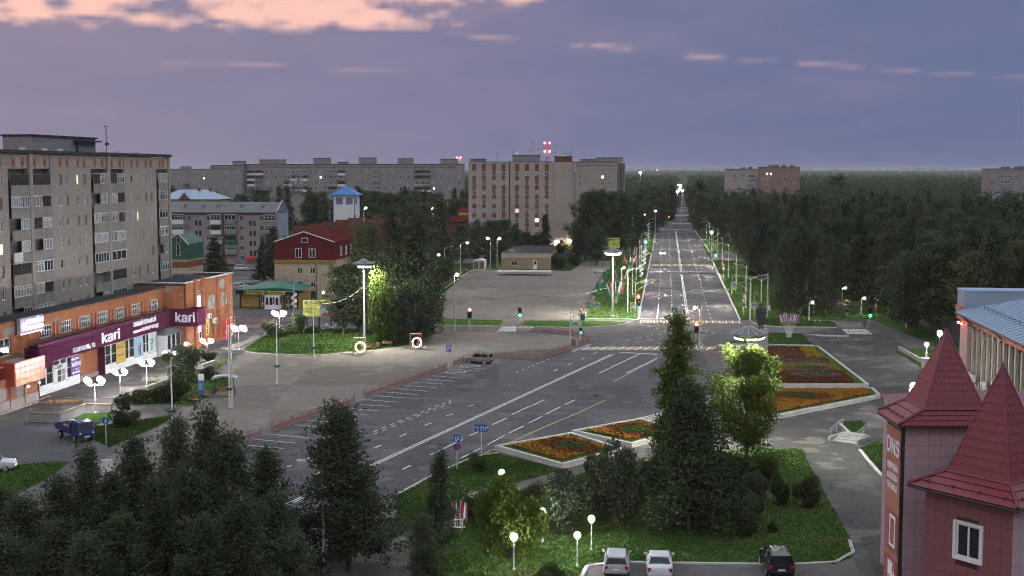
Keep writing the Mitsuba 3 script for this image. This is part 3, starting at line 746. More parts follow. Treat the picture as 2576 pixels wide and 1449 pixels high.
window(shop, FS, 47.0, 1.2, 1.4, 1.4, -3.42, 1, bar=0.1)
solid('m_purple', (0.105, 0.026, 0.06))
solid('m_purple_dark', (0.05, 0.012, 0.03))
# storefront glazing bays, each with panes and white infill panels below
for (a, b) in ((1.0, 11.8), (19.2, 36.6)):
    n = round((b - a) / 1.85)
    for i in range(n):
        x0, x1 = a + (b - a) * i / n, a + (b - a) * (i + 1) / n
        window(shop, FS, x0 + 0.04, 1.25, x1 - x0 - 0.08, 2.75, -1.0, 0, bar=0.08, trans=0.5)
        k = part(shop, 'infill_panel', D(bev(x0 + 0.03, (x0 + x1) / 2 - 0.02, -1.05, -0.9, 0.1, 1.22, 0.02), 'm_white'), FS)
        part(shop, 'infill_panel', D(bev((x0 + x1) / 2 + 0.02, x1 - 0.03, -1.05, -0.9, 0.1, 1.22, 0.02), 'm_white'), FS)
    part(shop, 'bay_side', D(cat(box(a - 0.08, a, -1.05, 0, 0, 4.0), box(b, b + 0.08, -1.05, 0, 0, 4.0), box(a, b, -0.85, 0, 3.95, 4.0)), 'm_purple'), FS)
part(shop, 'plinth', D(box(11.9, 19.1, -0.12, 0, 0, 0.6), 'm_concrete'), FS)
# fascia of purple cassettes
fz0, fz1, FY = 4.05, 6.75, -1.35
n = 20
for i in range(n):
    a, b = 0.2 + (42.2 - 0.2) * i / n, 0.2 + (42.2 - 0.2) * (i + 1) / n
    for j in range(3):
        z0, z1 = fz0 + (fz1 - fz0) * j / 3, fz0 + (fz1 - fz0) * (j + 1) / 3
        part(shop, 'fascia_panel', cache.setdefault(('fp', j), D(bev(0.02, 2.08, FY, FY + 0.08, 0.02, (fz1 - fz0) / 3 - 0.02, 0.015), 'm_purple')), FS @ pm(a, 0, z0))
part(shop, 'fascia_frame', D(cat(box(0.2, 42.2, FY + 0.09, FY + 0.2, fz0, fz1), box(0.2, 42.2, FY + 0.2, 0, fz0, fz0 + 0.1)), 'm_purple_dark'), FS)
# boxed return at the left end and the big lettered return at the right end
for i in range(2):
    for j in range(3):
        z0 = fz0 + (fz1 - fz0) * j / 3
        part(shop, 'fascia_panel', D(bev(-3.2 + i * 1.6 + 0.02, -1.6 + i * 1.6 - 0.02, -3.45, -3.37, z0 + 0.02, z0 + 0.88, 0.015), 'm_purple'), FS)
        part(shop, 'fascia_panel', D(bev(-3.28, -3.2, -3.4 + i * 0.95 + 0.02, -2.45 + i * 0.95 - 0.02, z0 + 0.02, z0 + 0.88, 0.015), 'm_purple_dark'), FS)
        part(shop, 'fascia_panel', D(bev(42.3, 42.38, -5.2 + i * 1.95 + 0.02, -3.25 + i * 1.95 - 0.02, z0 + 0.02, z0 + 0.88, 0.015), 'm_purple'), FS)
        part(shop, 'fascia_panel', D(bev(42.4 + i * 1.6 + 0.02, 44.0 + i * 1.6 - 0.02, -5.28, -5.2, z0 + 0.02, z0 + 0.88, 0.015), 'm_purple'), FS)
part(shop, 'fascia_frame', D(cat(box(-3.18, 0.2, -3.36, -3.2, fz0, fz1), box(42.4, 45.6, -5.19, -1.4, fz1 - 0.1, fz1), box(42.4, 45.6, -5.19, -1.4, fz0, fz0 + 0.1)), 'm_purple_dark'), FS)
solid('m_letter', (0.75, 0.75, 0.78), 0.4)
part(shop, 'lettering', D(mv(text('ЕСЛИ ОБУВЬ, ТО', 0.55, 0.08, True), 9.3, FY - 0.03, 4.45), 'm_letter'), FS)
part(shop, 'lettering', D(mv(text('kari', 1.35, 0.1, True, 5.6), 17.6, FY - 0.03, 4.6), 'm_letter'), FS)
part(shop, 'lettering', D(mv(text('САМЫЙ БОЛЬШОЙ', 0.62, 0.08, True), 27.6, FY - 0.03, 5.65), 'm_letter'), FS)
part(shop, 'lettering', D(mv(text('магазин ОБУВИ В ГОРОДЕ', 0.5, 0.08, True), 27.6, FY - 0.03, 4.7), 'm_letter'), FS)
FK = facing(ROW(150 + 42.3, -82.0 + 1.35), ROW_R)
part(shop, 'lettering', D(mv(text('kari', 1.45, 0.12, True, 3.2), 0.35, -0.02, 4.75), 'm_letter'), FK)
# flood lamps that stand on the fascia's upper edge and wash it
for x in (3.5, 17.5, 29.0):
    k = part(shop, 'wash_lamp', D(cat(tube([(x, FY, 6.8), (x, FY - 0.9, 7.0)], 0.03, 5), box(x - 0.15, x + 0.15, FY - 1.0, FY - 0.8, 6.98, 7.06)), 'm_dark'), FS)
    put(k + '__glass', D((np.array([[x - 0.13, FY - 0.98, 6.97], [x + 0.13, FY - 0.98, 6.97], [x + 0.13, FY - 0.78, 6.93], [x - 0.13, FY - 0.78, 6.93]]), np.array([[0, 2, 1], [0, 3, 2]])), 'm_lamp', glow=np.array((1.0, 0.95, 0.8)) * 12 * GLOW), FS)
k = part(shop, 'wash_lamp', D(cat(tube([(44, -5.2, 6.9), (44, -6.0, 7.05)], 0.03, 5), box(43.8, 44.2, -6.1, -5.9, 7.03, 7.1)), 'm_dark'), FS)
put(k + '__glass', D((np.array([[43.82, -6.08, 7.02], [44.18, -6.08, 7.02], [44.18, -5.88, 6.98], [43.82, -5.88, 6.98]]), np.array([[0, 2, 1], [0, 3, 2]])), 'm_lamp', glow=np.array((1.0, 0.98, 0.85)) * 30 * GLOW), FS)
# posters in the bays
solid('m_poster_violet', (0.13, 0.07, 0.22), 0.5)
solid('m_poster_yellow', (0.5, 0.36, 0.05), 0.5)
solid('m_poster_blue', (0.25, 0.4, 0.45), 0.5)
solid('m_poster_mint', (0.42, 0.5, 0.46), 0.5)


def poster(x, z, w, h, m, lines, y=-1.1, col='m_letter'):
    k = part(shop, 'poster', D(box(x, x + w, y, y + 0.04, z, z + h), m), FS)
    for s, hh, px, pz in lines:
        part(k, 'print', D(mv(text(s, hh, 0.01, True), x + px, y - 0.005, z + pz), col), FS)
    return k


poster(4.7, 1.0, 3.3, 2.4, 'm_offwhite', [('АКЦИЯ', 0.4, 0.3, 1.9)], col='m_dark')
for i in range(4):
    part(shop, 'poster_picture', D(box(5.6 + (i % 2) * 1.1, 6.5 + (i % 2) * 1.1, -1.13, -1.1, 1.2 + (i // 2) * 0.8, 1.9 + (i // 2) * 0.8), 'm_curtain' if i % 2 else 'm_dark'), FS)
poster(9.2, 1.35, 2.6, 2.5, 'm_poster_violet', [('ФИНТЕРРА', 0.28, 0.2, 2.0), ('ЗАЙМЫ', 0.5, 0.2, 1.2), ('ВХОД', 0.24, 1.2, 0.62)])
part(shop, 'poster_arrow', D(mv(flat([(0, 0.25), (0.4, 0.5), (0.4, 0.33), (2.0, 0.33), (2.0, 0.17), (0.4, 0.17), (0.4, 0)], 0.02), 9.5, -1.12, 1.45), 'm_letter'), FS)
poster(22.6, 1.0, 3.0, 3.3, 'm_poster_yellow', [('ДЕНЬГИ', 0.28, 1.2, 2.5), ('АКТИВ', 0.28, 1.2, 2.05), ('DA', 0.55, 0.2, 2.1)], col='m_brown_panel')
part(shop, 'poster_arrow', D(mv(flat([(2.0, 0.25), (1.6, 0.5), (1.6, 0.33), (0, 0.33), (0, 0.17), (1.6, 0.17), (1.6, 0)], 0.02), 23.0, -1.12, 1.9), 'm_brown_panel'), FS)
poster(28.4, 1.0, 3.2, 2.9, 'm_poster_blue', [])
part(shop, 'poster_picture', D(cat(box(29.9, 30.2, -1.13, -1.1, 1.3, 2.6), box(30.4, 30.7, -1.13, -1.1, 1.3, 2.9)), 'm_poster_violet'), FS)
poster(33.4, 0.9, 2.9, 3.0, 'm_poster_mint', [])
part(shop, 'poster_picture', D(cat(*[box(34.2, 35.2, -1.13, -1.1, 1.4 + 0.3 * i, 1.55 + 0.3 * i) for i in range(6)]), 'm_green_paint'), FS)
# entrance porch between the bays and the wing
part(shop, 'porch_roof', D(hull([(36.6, -2.9, 3.3), (42.4, -2.9, 3.3), (42.4, 0, 3.3), (36.6, 0, 3.3), (38.5, -1.2, 4.0), (42.4, -1.2, 4.0), (38.5, 0, 4.0), (42.4, 0, 4.0)]), 'm_slate'), FS)
part(shop, 'porch_wall', D(cat(box(37.0, 42.3, -2.5, -2.4, 0, 0.9), box(37, 37.1, -2.5, 0, 0, 3.3), *[box(x, x + 0.12, -2.52, -2.38, 0.9, 3.3) for x in (37.0, 38.7, 40.3, 42.2)]), 'm_white'), FS)
for x in (37.15, 38.85):
    window(shop, FS, x, 0.95, 1.45, 2.3, -2.45, 0, bar=0.08)
part(shop, 'porch_door', D(box(40.5, 42.2, -2.5, -2.45, 0, 3.2), 'm_dark'), FS)
# low wing at the near end: worn plaster, red cassette fascia
part(shop, 'side_wall', D(cat(wall_holes(-22, -2.4, 0, 4.0, [], 0.1, -2.6), box(-2.5, -2.4, -2.6, 0, 0, 6), box(-22, -2.5, -2.4, 0, 5.3, 5.45)), 'm_orange_worn'), FS)
part(shop, 'plinth', D(box(-22, -2.35, -2.7, -2.6, 0, 1.35), 'm_concrete'), FS)
solid('m_red_cassette', (0.5, 0.07, 0.04), 0.35)
solid('m_orange_cassette', (0.55, 0.22, 0.1), 0.35)
for i in range(6):
    for j in range(4):
        a = -9.4 + 7.0 * i / 6
        part(shop, 'cassette', D(bev(a + 0.02, a + 7.0 / 6 - 0.02, -3.7, -3.6, 3.05 + 0.7 * j + 0.02, 3.75 + 0.7 * j - 0.02, 0.02), 'm_orange_cassette'), FS)
for i in range(2):
    for j in range(4):
        part(shop, 'cassette', D(bev(-9.52, -9.42, -3.66 + 1.8 * i + 0.02, -1.86 + 1.8 * i - 0.02, 3.05 + 0.7 * j + 0.02, 3.75 + 0.7 * j - 0.02, 0.02), 'm_red_cassette'), FS)
part(shop, 'cassette_frame', D(cat(box(-9.4, -2.4, -3.59, -3.4, 3.05, 5.85), box(-2.42, -2.36, -3.59, -2.6, 3.05, 5.85), box(-9.4, -2.4, -3.5, -2.4, 3.05, 3.15)), 'm_red_cassette'), FS)
part(shop, 'drainpipe', D(cat(*[tube([(x, -2.7, 0.3), (x, -2.7, 3.1)], 0.09, 6) for x in (-8.9, -5.6)]), 'm_brown_panel'), FS)
for x in (-7.6, -5.0):
    k = part(shop, 'wash_lamp', D(cat(tube([(x, -3.6, 2.95), (x, -4.3, 2.85)], 0.03, 5), box(x - 0.15, x + 0.15, -4.4, -4.2, 2.8, 2.86)), 'm_dark'), FS)
    put(k + '__glass', D((np.array([[x - 0.13, -4.38, 2.87], [x + 0.13, -4.38, 2.87], [x + 0.13, -4.2, 2.91], [x - 0.13, -4.2, 2.91]]), np.array([[0, 1, 2], [0, 2, 3]])), 'm_lamp', glow=np.array((1.0, 0.9, 0.62)) * 45 * GLOW), FS)
part(shop, 'handrail', D(cat(tube([(-16, -4.6, 1.0), (-3.0, -4.6, 1.0)], 0.05, 5), *[tube([(x, -4.6, 0), (x, -4.6, 1.0)], 0.04, 5) for x in (-15.8, -12, -8, -3.2)]), 'm_orange_cassette'), FS)
k = part(shop, 'air_conditioner', D(bev(-10.6, -9.2, -0.75, -0.2, 5.9, 7.0, 0.04), 'm_white'), FS)
# lit sign of the upper floor
solid('m_sign_back', (0.3, 0.28, 0.33), 0.5)
k = part(shop, 'lit_sign', D(box(-2.6, 3.1, -0.7, -0.3, 8.15, 10.15), 'm_sign_back'), FS)
W1 = np.array((0.8, 0.75, 1.6)) * 1.5 * GLOW
put(k + '__lettering', D(cat(mv(text('ВСЕРОССИЙСКАЯ', 0.5, 0.05, True, 4.2), -1.2, -0.76, 9.35), mv(text('ПОЛИТЕХНИЧЕСКАЯ', 0.42, 0.05, True, 4.1), -1.2, -0.76, 8.65)), 'm_lamp', glow=W1), FS)
put(k + '__emblem', D(mv(flat([(0.5 + r * math.sin(t), 0.7 + r * math.cos(t)) for t, r in [(i * math.pi / 5, 0.62 if i % 2 == 0 else 0.3) for i in range(10)]], 0.05), -2.35, -0.76, 8.45), 'm_lamp', glow=W1), FS)
put(k + '__underline', D(box(-2.5, 3.0, -0.74, -0.7, 8.2, 8.28), 'm_lamp', glow=np.array((1.0, 0.85, 0.4)) * 1.5 * GLOW), FS)
k = part(shop, 'hanging_sign', D(box(49.7, 51.3, -3.62, -3.5, 1.6, 4.3), 'm_poster_yellow'), FS)
for i, ch in enumerate('ЗАЙМЫ'):
    put(new(k + '__letter'), D(mv(text(ch, 0.34, 0.02, True), 50.3, -3.63, 3.7 - 0.45 * i), 'm_dark'), FS)


# ---------------------------------------------------------------- the tall dormitory block in the middle
dorm = thing('dormitory_block', 'pale brick nine storey block with reddish brown window strips and roof aerials', 'building')
o = (-14.25, 430.69)
FD = facing(o, ROAD_R)
cols = [1.9, 5.08, 8.46, 11.6, 16.0, 19.25, 22.5, 25.7]
Z = [27.2 - 3.04 * k for k in range(9)]
hd = [(c - 0.66, c + 0.66, z - 0.72, z + 0.72) for c in cols for z in Z]
strips = [(c - 0.66, c + 0.66, z + 0.72, z + 2.32 if z < 27 else z + 3.1) for c in cols for z in Z]
part(dorm, 'wall', D(cat(wall_holes(0, 28.35, 0, 30.7, hd + strips, 0.22), box(0, 33.6, 0.23, 15, 0, 30.5)), 'm_brick_pale'), FD)
part(dorm, 'end_wall', D(cat(box(28.35, 34.0, -0.7, 15.2, 0, 30.9)), 'm_brick_pale'), FD)
sp = {}
for x0, x1, z0, z1 in strips:
    d = sp.setdefault(round(z1 - z0, 2), D(box(0, x1 - x0, 0, 0.1, 0, z1 - z0), 'm_brick_red'))
    k = part(dorm, 'spandrel', d, FD @ pm(x0, 0.08, z0))
    if z1 - z0 > 2:
        put(k + '__vent', D(box(0.5, 0.8, -0.02, 0, 1.2, 1.6), 'm_black'), FD @ pm(x0, 0.08, z0))
g = np.random.default_rng(9)
for ci, c in enumerate(cols):
    for zi, z in enumerate(Z):
        r = g.random()
        lit = {(4, 4): (0.3, 0.14, 0.07), (6, 5): (0.6, 0.52, 0.32)}.get((ci, zi))
        window(dorm, FD, c - 0.65, z - 0.71, 1.3, 1.42, 0.12, 1, 'm_white', 'm_glass' if r < 0.7 else 'm_curtain', 0.09, (0, 0.7)[r > 0.4], lit)
part(dorm, 'roof', D(cat(box(-0.2, 34.2, -0.2, 15.4, 30.9, 31.05), box(13.35, 13.75, -0.1, 0.2, 0, 31)), 'm_roof_felt'), FD)
for x0, x1, y0, z1, m in ((14.2, 22.6, 4, 33.0, 'm_brick_grey'), (27.8, 33.2, 5, 32.6, 'm_brick_red'), (-0.5, 4, 8, 31.8, 'm_brick_grey')):
    k = part(dorm, 'roof_house', D(box(x0, x1, y0, y0 + 5, 31, z1), m), FD)
    put(k + '__cap', D(box(x0 - 0.3, x1 + 0.3, y0 - 0.3, y0 + 5.3, z1, z1 + 0.25), 'm_slate'), FD)


def mast(parent, F, x, y, z0, z1, r=0.08, dish=False):
    k = part(parent, 'aerial', D(cat(tube([(x, y, z0), (x, y, z1)], r, 5), box(x - 0.2, x + 0.2, y - 0.1, y + 0.1, z1 - 1.2, z1 - 0.2)), 'm_steel'), F)
    if dish:
        put(k + '__dish', D(xf(lathe([(0.02, 0.2), (0.35, 0.08), (0.6, -0.1)], 12), pm(x + 0.5, y - 0.2, z1 - 0.8) @ np.array([[1, 0, 0, 0], [0, 0, 1, 0], [0, -1, 0, 0], [0, 0, 0, 1.0]])), 'm_white', True), F)
    return k


for x, z0, z1, dish in ((13.9, 31, 35.0, False), (14.8, 33, 34.8, True), (19.4, 33, 35.4, False), (20.6, 33, 38.2, False), (22.3, 33, 35.6, False), (28.0, 32.6, 34.4, False), (30.2, 32.6, 34, True), (31.5, 32.6, 34.2, False), (33.2, 32.6, 34.6, False), (8.9, 31, 34.0, False), (23.6, 31, 32.6, False), (32.6, 32.6, 34.0, False)):
    mast(dorm, FD, x, 5.5, z0, z1, 0.07, dish)
# the lit doorway with its yellow board at the foot of the end wall
part(dorm, 'doorway', D(cat(box(28.5, 31.0, -1.6, -0.7, 0, 3.0)), 'm_red_paint'), FD)
part(dorm, 'door_step', D(cat(box(28.4, 31.4, -2.6, -1.6, 0, 0.5), box(28.4, 32.0, -3.2, -2.6, 0, 0.25)), 'm_red_paint'), FD)
part(dorm, 'name_board', D(box(30.4, 33.6, -1.1, -0.85, 1.9, 3.9), 'm_yellow_paint'), FD)
part(dorm, 'name_board', D(box(31.0, 33.6, -1.1, -0.85, 0.6, 1.8), 'm_blue_paint'), FD)
for x, z, s in ((28.9, 5.3, 14.0), (29.9, 5.2, 14.0), (33.6, 5.6, 8.0)):
    k = part(dorm, 'wall_lamp', D(cat(box(x - 0.25, x + 0.25, -1.5, -0.72, z + 0.05, z + 0.2)), 'm_dark'), FD)
    put(k + '__bulb', D(ball(0.28, x, -1.2, z - 0.2, 1), 'm_lamp', glow=np.array((1.0, 0.86, 0.62)) * s * 5 * GLOW), FD)
# red and white mast with red beacons, behind the block
pl = thing('radio_mast', 'red and white lattice mast with red beacons behind the dormitory roof', 'mast')
q = (14.55, 545.36)
for i in range(6):
    z0, z1 = 22 + 3.0 * i, 25 + 3.0 * i
    part(pl, 'section', D(cat(*[tube([(dx, dy, z0), (dx, dy, z1)], 0.12, 4) for dx, dy in ((-0.6, -0.6), (0.6, -0.6), (0.6, 0.6), (-0.6, 0.6))], *[tube([(-0.6, -0.6, z0 + t), (0.6, -0.6, z0 + t + 1)], 0.09, 4) for t in (0, 1, 2)]), 'm_red_paint' if i % 2 else 'm_white'), pm(q[0], q[1], 0))
part(pl, 'base', D(box(-1, 1, -1, 1, 0, 22), 'm_steel'), pm(q[0], q[1], 0))
RED = np.array((1.6, 0.08, 0.06))
for z in (36.0, 39.5):
    for dx in (-1.0, 1.0):
        part(pl, 'beacon', D(ball(0.5, dx, -0.7, z, 1), 'm_lamp', glow=RED * 4 * GLOW), pm(q[0], q[1], 0))
pl = thing('radio_mast', 'small red lit mast standing on the long apartment block', 'mast')
q = (-29.74, 736.67)
part(pl, 'pole', D(cat(tube([(0, 0, 30), (0, 0, 35.5)], 0.25, 5), box(-1, 1, -0.3, 0.3, 33, 35)), 'm_white'), pm(q[0], q[1], 0))
for dx in (-1.0, 1.0):
    part(pl, 'beacon', D(ball(0.6, dx, -0.6, 35.4, 1), 'm_lamp', glow=RED * 4 * GLOW), pm(q[0], q[1], 0))

# ---------------------------------------------------------------- low pavilion, stage and transformer house in front of it
pav = thing('pavilion', 'low tan clad pavilion with a dark shallow roof at the back of the square', 'building')
FP = facing((-3.09, 374.88), ROAD_R)
solid('m_tan', (0.32, 0.235, 0.14), 0.4)
solid('m_tan_light', (0.42, 0.36, 0.27), 0.4)
part(pav, 'wall', D(box(0.1, 14.2, 0.12, 22, 0, 4.4), 'm_tan'), FP)
for i in range(11):
    for j in range(3):
        if (i in (2, 3) and j == 1) or (i == 7 and j < 2):
            continue
        part(pav, 'cladding_panel', cache.setdefault('clad', D(bev(0.02, 1.28, 0, 0.1, 0.02, 1.03, 0.015), 'm_tan')), FP @ pm(0.05 + 1.3 * i, 0, 1.05 * j))
for i in range(13):
    part(pav, 'fascia_panel', cache.setdefault('cladf', D(bev(0.01, 1.09, -0.12, 0.1, 3.18, 4.55, 0.03), 'm_tan_light')), FP @ pm(0.05 + 1.1 * i, 0, 0))
window(pav, FP, 3.0, 1.1, 1.7, 1.3, 0.05, 1, bar=0.1)
k = part(pav, 'door', D(box(9.2, 10.3, -0.02, 0.1, 0.2, 2.6), 'm_white'), FP)
put(k + '__pane', D(box(9.45, 10.05, -0.03, -0.02, 1.4, 2.3), 'm_glass'), FP)
part(pav, 'step', D(cat(box(9, 10.5, -1.2, 0, 0, 0.2), tube([(8.6, -1.0, 0.3), (7.8, -1.0, 1.0)], 0.08, 5)), 'm_kerb'), FP)
part(pav, 'roof', D(hull([(0, -0.1, 4.5), (14.35, -0.1, 4.5), (14.35, 22, 5.4), (1.5, 22, 5.4), (0, -0.1, 4.62), (14.35, -0.1, 4.62), (14.35, 22, 5.55), (1.5, 22, 5.55)]), 'm_roof_felt'), FP)
FPR = facing(tuple((FP @ np.array([14.2, 0, 0, 1]))[:2]), ROAD_F)
for i in range(6):
    window(pav, FPR, 1.5 + i * 3.2, 0.6, 2.6, 2.8, -0.02, 1, 'm_dark', bar=0.1)
st = thing('stage', 'low white topped stage on metal legs before the pavilion', 'stage')
FT = facing((-4.22, 351.63), ROAD_R)
part(st, 'deck', D(bev(0, 14.6, 0, 6, 0.95, 1.1, 0.03), 'm_kerb'), FT)
for i in range(10):
    part(st, 'frame', cache.setdefault('stl', D(cat(box(0, 0.1, 0.1, 0.2, 0, 0.95), box(0, 1.5, 0.1, 0.16, 0.45, 0.53), box(0, 0.1, 5.6, 5.7, 0, 0.95)), 'm_pole')), FT @ pm(0.1 + 1.58 * i, 0, 0))
tr = thing('transformer_house', 'small white transformer house with two dark doors left of the stage', 'shed')
FX = facing((-11.04, 373.05), ROAD_R)
part(tr, 'wall', D(box(0, 3.3, 0, 3, 0, 2.6), 'm_white'), FX)
part(tr, 'roof', D(hull([(-0.2, -0.2, 2.6), (3.5, -0.2, 2.6), (3.5, 3.2, 2.6), (-0.2, 3.2, 2.6), (1.65, -0.2, 3.0), (1.65, 3.2, 3.0)]), 'm_offwhite'), FX)
for x in (0.2, 1.75):
    part(tr, 'door', D(bev(x, x + 1.35, -0.06, 0, 0.15, 2.3, 0.02), 'm_frame_brown'), FX)

# ---------------------------------------------------------------- five-storey grey block, left of the middle
five = thing('apartment_building', 'grey brick five storey block with slate roof, white balconies and red brick strips', 'building')
FV = facing((-100.21, 383.96), ROAD_R)
x_ = lambda z: (z - 95) * 0.0323
wz = [14.35 - 2.9 * k for k in range(5)]
wcol = [(x_(258), 1.2), (x_(435), 1.15), (x_(750), 1.3), (x_(935), 1.25), (-8.0, 1.2), (-3.5, 1.2)]
stc = [(x_(335), 0.75), (x_(370), 0.75), (x_(840), 0.75), (x_(876), 0.75)]
hv = [(x, x + w, z - 0.7, z + 0.7) for x, w in wcol for z in wz] + [(x, x + w, z - 0.75 - 1.55, z + 0.75 - 1.55) for x, w in stc for z in wz[:4]]
part(five, 'wall', D(cat(wall_holes(-12, 32.2, 0, 16.0, hv, 0.2), box(-12, 32.15, 0.21, 12, 0, 16)), 'm_brick_grey'), FV)
g = np.random.default_rng(12)
for x, w in wcol:
    for z in wz:
        r = g.random()
        window(five, FV, x + 0.01, z - 0.69, w - 0.02, 1.38, 0.1, 1, 'm_white' if r < 0.8 else 'm_frame_brown', 'm_glass' if r < 0.7 else 'm_curtain', 0.09, 0)
for x, w in stc:
    for z in wz[:4]:
        window(five, FV, x + 0.01, z - 2.29, w - 0.02, 1.48, 0.1, 0, 'm_frame_brown', bar=0.07, trans=0.5)
for a, b in ((100, 128), (590, 622), (1078, 1090)):
    part(five, 'brick_strip', D(box(x_(a), x_(b), -0.06, 0, 0, 16), 'm_brick_red'), FV)
part(five, 'brick_band', D(box(-12, 32.3, -0.12, 0, 15.2, 16), 'm_brick_red'), FV)
for a, b in ((130, 235), (488, 583), (622, 725), (990, 1090)):
    for i, z in enumerate(wz):
        w = x_(b) - x_(a)
        r = g.random()
        lower = 'm_white' if a < 600 and i < 4 else ('m_balcony', 'm_green_paint')[r < 0.2]
        part(five, 'balcony', D(cat(box(0, w, -1.15, -1.1, 0, 1.05), box(0, 0.05, -1.1, 0, 0, 1.05), box(w - 0.05, w, -1.1, 0, 0, 1.05), box(-0.05, w + 0.05, -1.2, 0, -0.14, 0)), lower), FV @ pm(x_(a), 0, z - 1.65))
        if r < 0.85:
            window(five, FV, x_(a), z - 0.58, w, 1.5, -1.12, 2 + int(r * 9) % 3, 'm_white' if r > 0.2 else 'm_frame_brown', 'm_glass', 0.1, (0, 0.6)[r > 0.5])
        if i == 0:
            part(five, 'balcony_roof', D(box(-0.1, w + 0.1, -1.5, 0, 0.95, 1.05), 'm_offwhite'), FV @ pm(x_(a), 0, z))
FVR = facing(tuple((FV @ np.array([32.2, 0, 0, 1]))[:2]), ROAD_F)
solid('m_bluegrey', (0.25, 0.29, 0.35), 0.6)
part(five, 'end_wall', D(box(0, 12, 0, 0.1, 0, 16), 'm_bluegrey'), FVR)
part(five, 'end_wall', D(mv(flat([(-0.3, 16), (12.3, 16), (6, 19.4)], 0.1), 0, 0.05, 0), 'm_brick_red'), FVR)
part(five, 'roof', D(hull([(-12, -0.7, 16), (32.4, -0.7, 16), (-12, 12.7, 16), (32.4, 12.7, 16), (-12, 6, 18.9), (32.4, 6, 18.9)]), 'm_slate'), FV)
part(five, 'roof_edge', D(cat(tube([(-0.4, -0.05, 15.9), (6, -0.05, 19.5)], 0.16, 4), tube([(12.4, -0.05, 15.9), (6, -0.05, 19.5)], 0.16, 4)), 'm_offwhite'), FVR)
for x in (3.0, 8.6, 20.2, 26.5, 13):
    part(five, 'roof_hatch', D(cat(hull([(x, 2.5, 17.0), (x + 1.6, 2.5, 17.0), (x, 5, 18.0), (x + 1.6, 5, 18.0), (x + 0.8, 2.4, 18.3), (x + 0.8, 5.4, 18.6)])), 'm_slate'), FV)
part(five, 'porch', D(cat(hull([(x_(310), -2, 2.3), (x_(395), -2, 2.3), (x_(310), 0, 3.2), (x_(395), 0, 3.2), (x_(310), -2, 2.5), (x_(395), -2, 2.5)])), 'm_red_paint'), FV)
part(five, 'porch', D(cat(hull([(x_(815), -2, 2.3), (x_(900), -2, 2.3), (x_(815), 0, 3.2), (x_(900), 0, 3.2), (x_(815), -2, 2.5), (x_(900), -2, 2.5)])), 'm_red_paint'), FV)

# ---------------------------------------------------------------- smaller houses between
gh = thing('green_gable_house', 'dark green gabled upper floor over brick and pale bands beside the apartment block', 'house')
FG = facing((-79.29, 296.01), ROAD_R)
solid('m_dkgreen', (0.02, 0.09, 0.06), 0.5)
part(gh, 'wall', D(cat(box(0, 6.1, 0, 10, 0, 8.1)), 'm_brick_red'), FG)
part(gh, 'band', D(cat(box(-0.02, 6.12, -0.03, 10, 4.6, 6.2), box(-0.02, 6.12, -0.03, 10, 7.6, 8.1)), 'm_cream'), FG)
part(gh, 'gable', D(hull([(-0.2, -0.1, 8.1), (6.3, -0.1, 8.1), (-0.2, 10, 8.1), (6.3, 10, 8.1), (6.3, -0.1, 11.6), (6.3, 10, 11.6), (-0.2, -0.1, 11.6), (-0.2, 10, 11.6), (4.2, -0.1, 13.7), (4.2, 10, 13.7)]), 'm_dkgreen'), FG)
part(gh, 'roof_edge', D(cat(tube([(6.6, -0.2, 11.4), (4.2, -0.2, 13.9)], 0.14, 4), tube([(-0.6, -0.2, 11.4), (4.2, -0.2, 13.9)], 0.14, 4)), 'm_offwhite'), FG)
window(gh, FG, 3.6, 8.9, 0.9, 2.6, -0.14, 0)
window(gh, FG, 3.7, 11.9, 0.9, 1.1, -0.14, 0, 'm_offwhite')
hip = thing('hip_roofed_house', 'house with blue grey metal hip roof and small dormer behind the grey block', 'house')
FH = facing((-138.68, 514.92), ROAD_R)
solid('m_bluemetal', (0.22, 0.3, 0.4), 0.35)
part(hip, 'wall', D(box(0, 24, 0, 14, 0, 17.0), 'm_brick_pale'), FH)
part(hip, 'roof', D(hull([(-0.8, -0.8, 17), (24.8, -0.8, 17), (-0.8, 14.8, 17), (24.8, 14.8, 17), (6, 7, 20.6), (18, 7, 20.6)]), 'm_bluemetal'), FH)
part(hip, 'dormer', D(hull([(8.5, -0.9, 17.1), (13.5, -0.9, 17.1), (11, -0.9, 19.9), (11, 7, 20.7), (8.5, 6, 17.4), (13.5, 6, 17.4)]), 'm_bluemetal'), FH)
part(hip, 'dormer_wall', D(mv(flat([(9.2, 17.1), (12.8, 17.1), (11, 19.2)], 0.1), 0, -0.95, 0), 'm_brick_red'), FH)
for x in (14, 18.5):
    part(hip, 'chimney', D(box(x, x + 0.9, 6, 7, 19, 21.2), 'm_brick_red'), FH)
tw = thing('blue_roofed_tower', 'white square tower with bright blue pyramid roof and blue corner trims', 'tower')
FW = facing((-54.05, 397.23), ROAD_R)
part(tw, 'wall', D(cat(wall_holes(0, 6.6, 0, 20.7, [(0.8, 3.0, 17.9, 20.0), (3.9, 6.0, 17.9, 20.0)], 0.2), box(0, 6.6, 0.2, 6.6, 0, 20.7)), 'm_white'), FW)
for x in (0.82, 3.92):
    window(tw, FW, x, 17.92, 2.1, 2.06, 0.1, 2, 'm_blue_paint', 'm_curtain', 0.12)
part(tw, 'corner_trim', D(cat(box(-0.06, 0.14, -0.06, 0.14, 0, 20.7), box(6.46, 6.66, -0.06, 0.14, 0, 20.7), box(6.5, 6.66, 6.4, 6.6, 0, 20.7)), 'm_blue_paint'), FW)
part(tw, 'roof', D(hull([(-0.9, -0.9, 20.7), (7.5, -0.9, 20.7), (7.5, 7.5, 20.7), (-0.9, 7.5, 20.7), (3.3, 3.3, 23.6), (-0.9, -0.9, 20.85), (7.5, -0.9, 20.85)]), 'm_blue_paint'), FW)
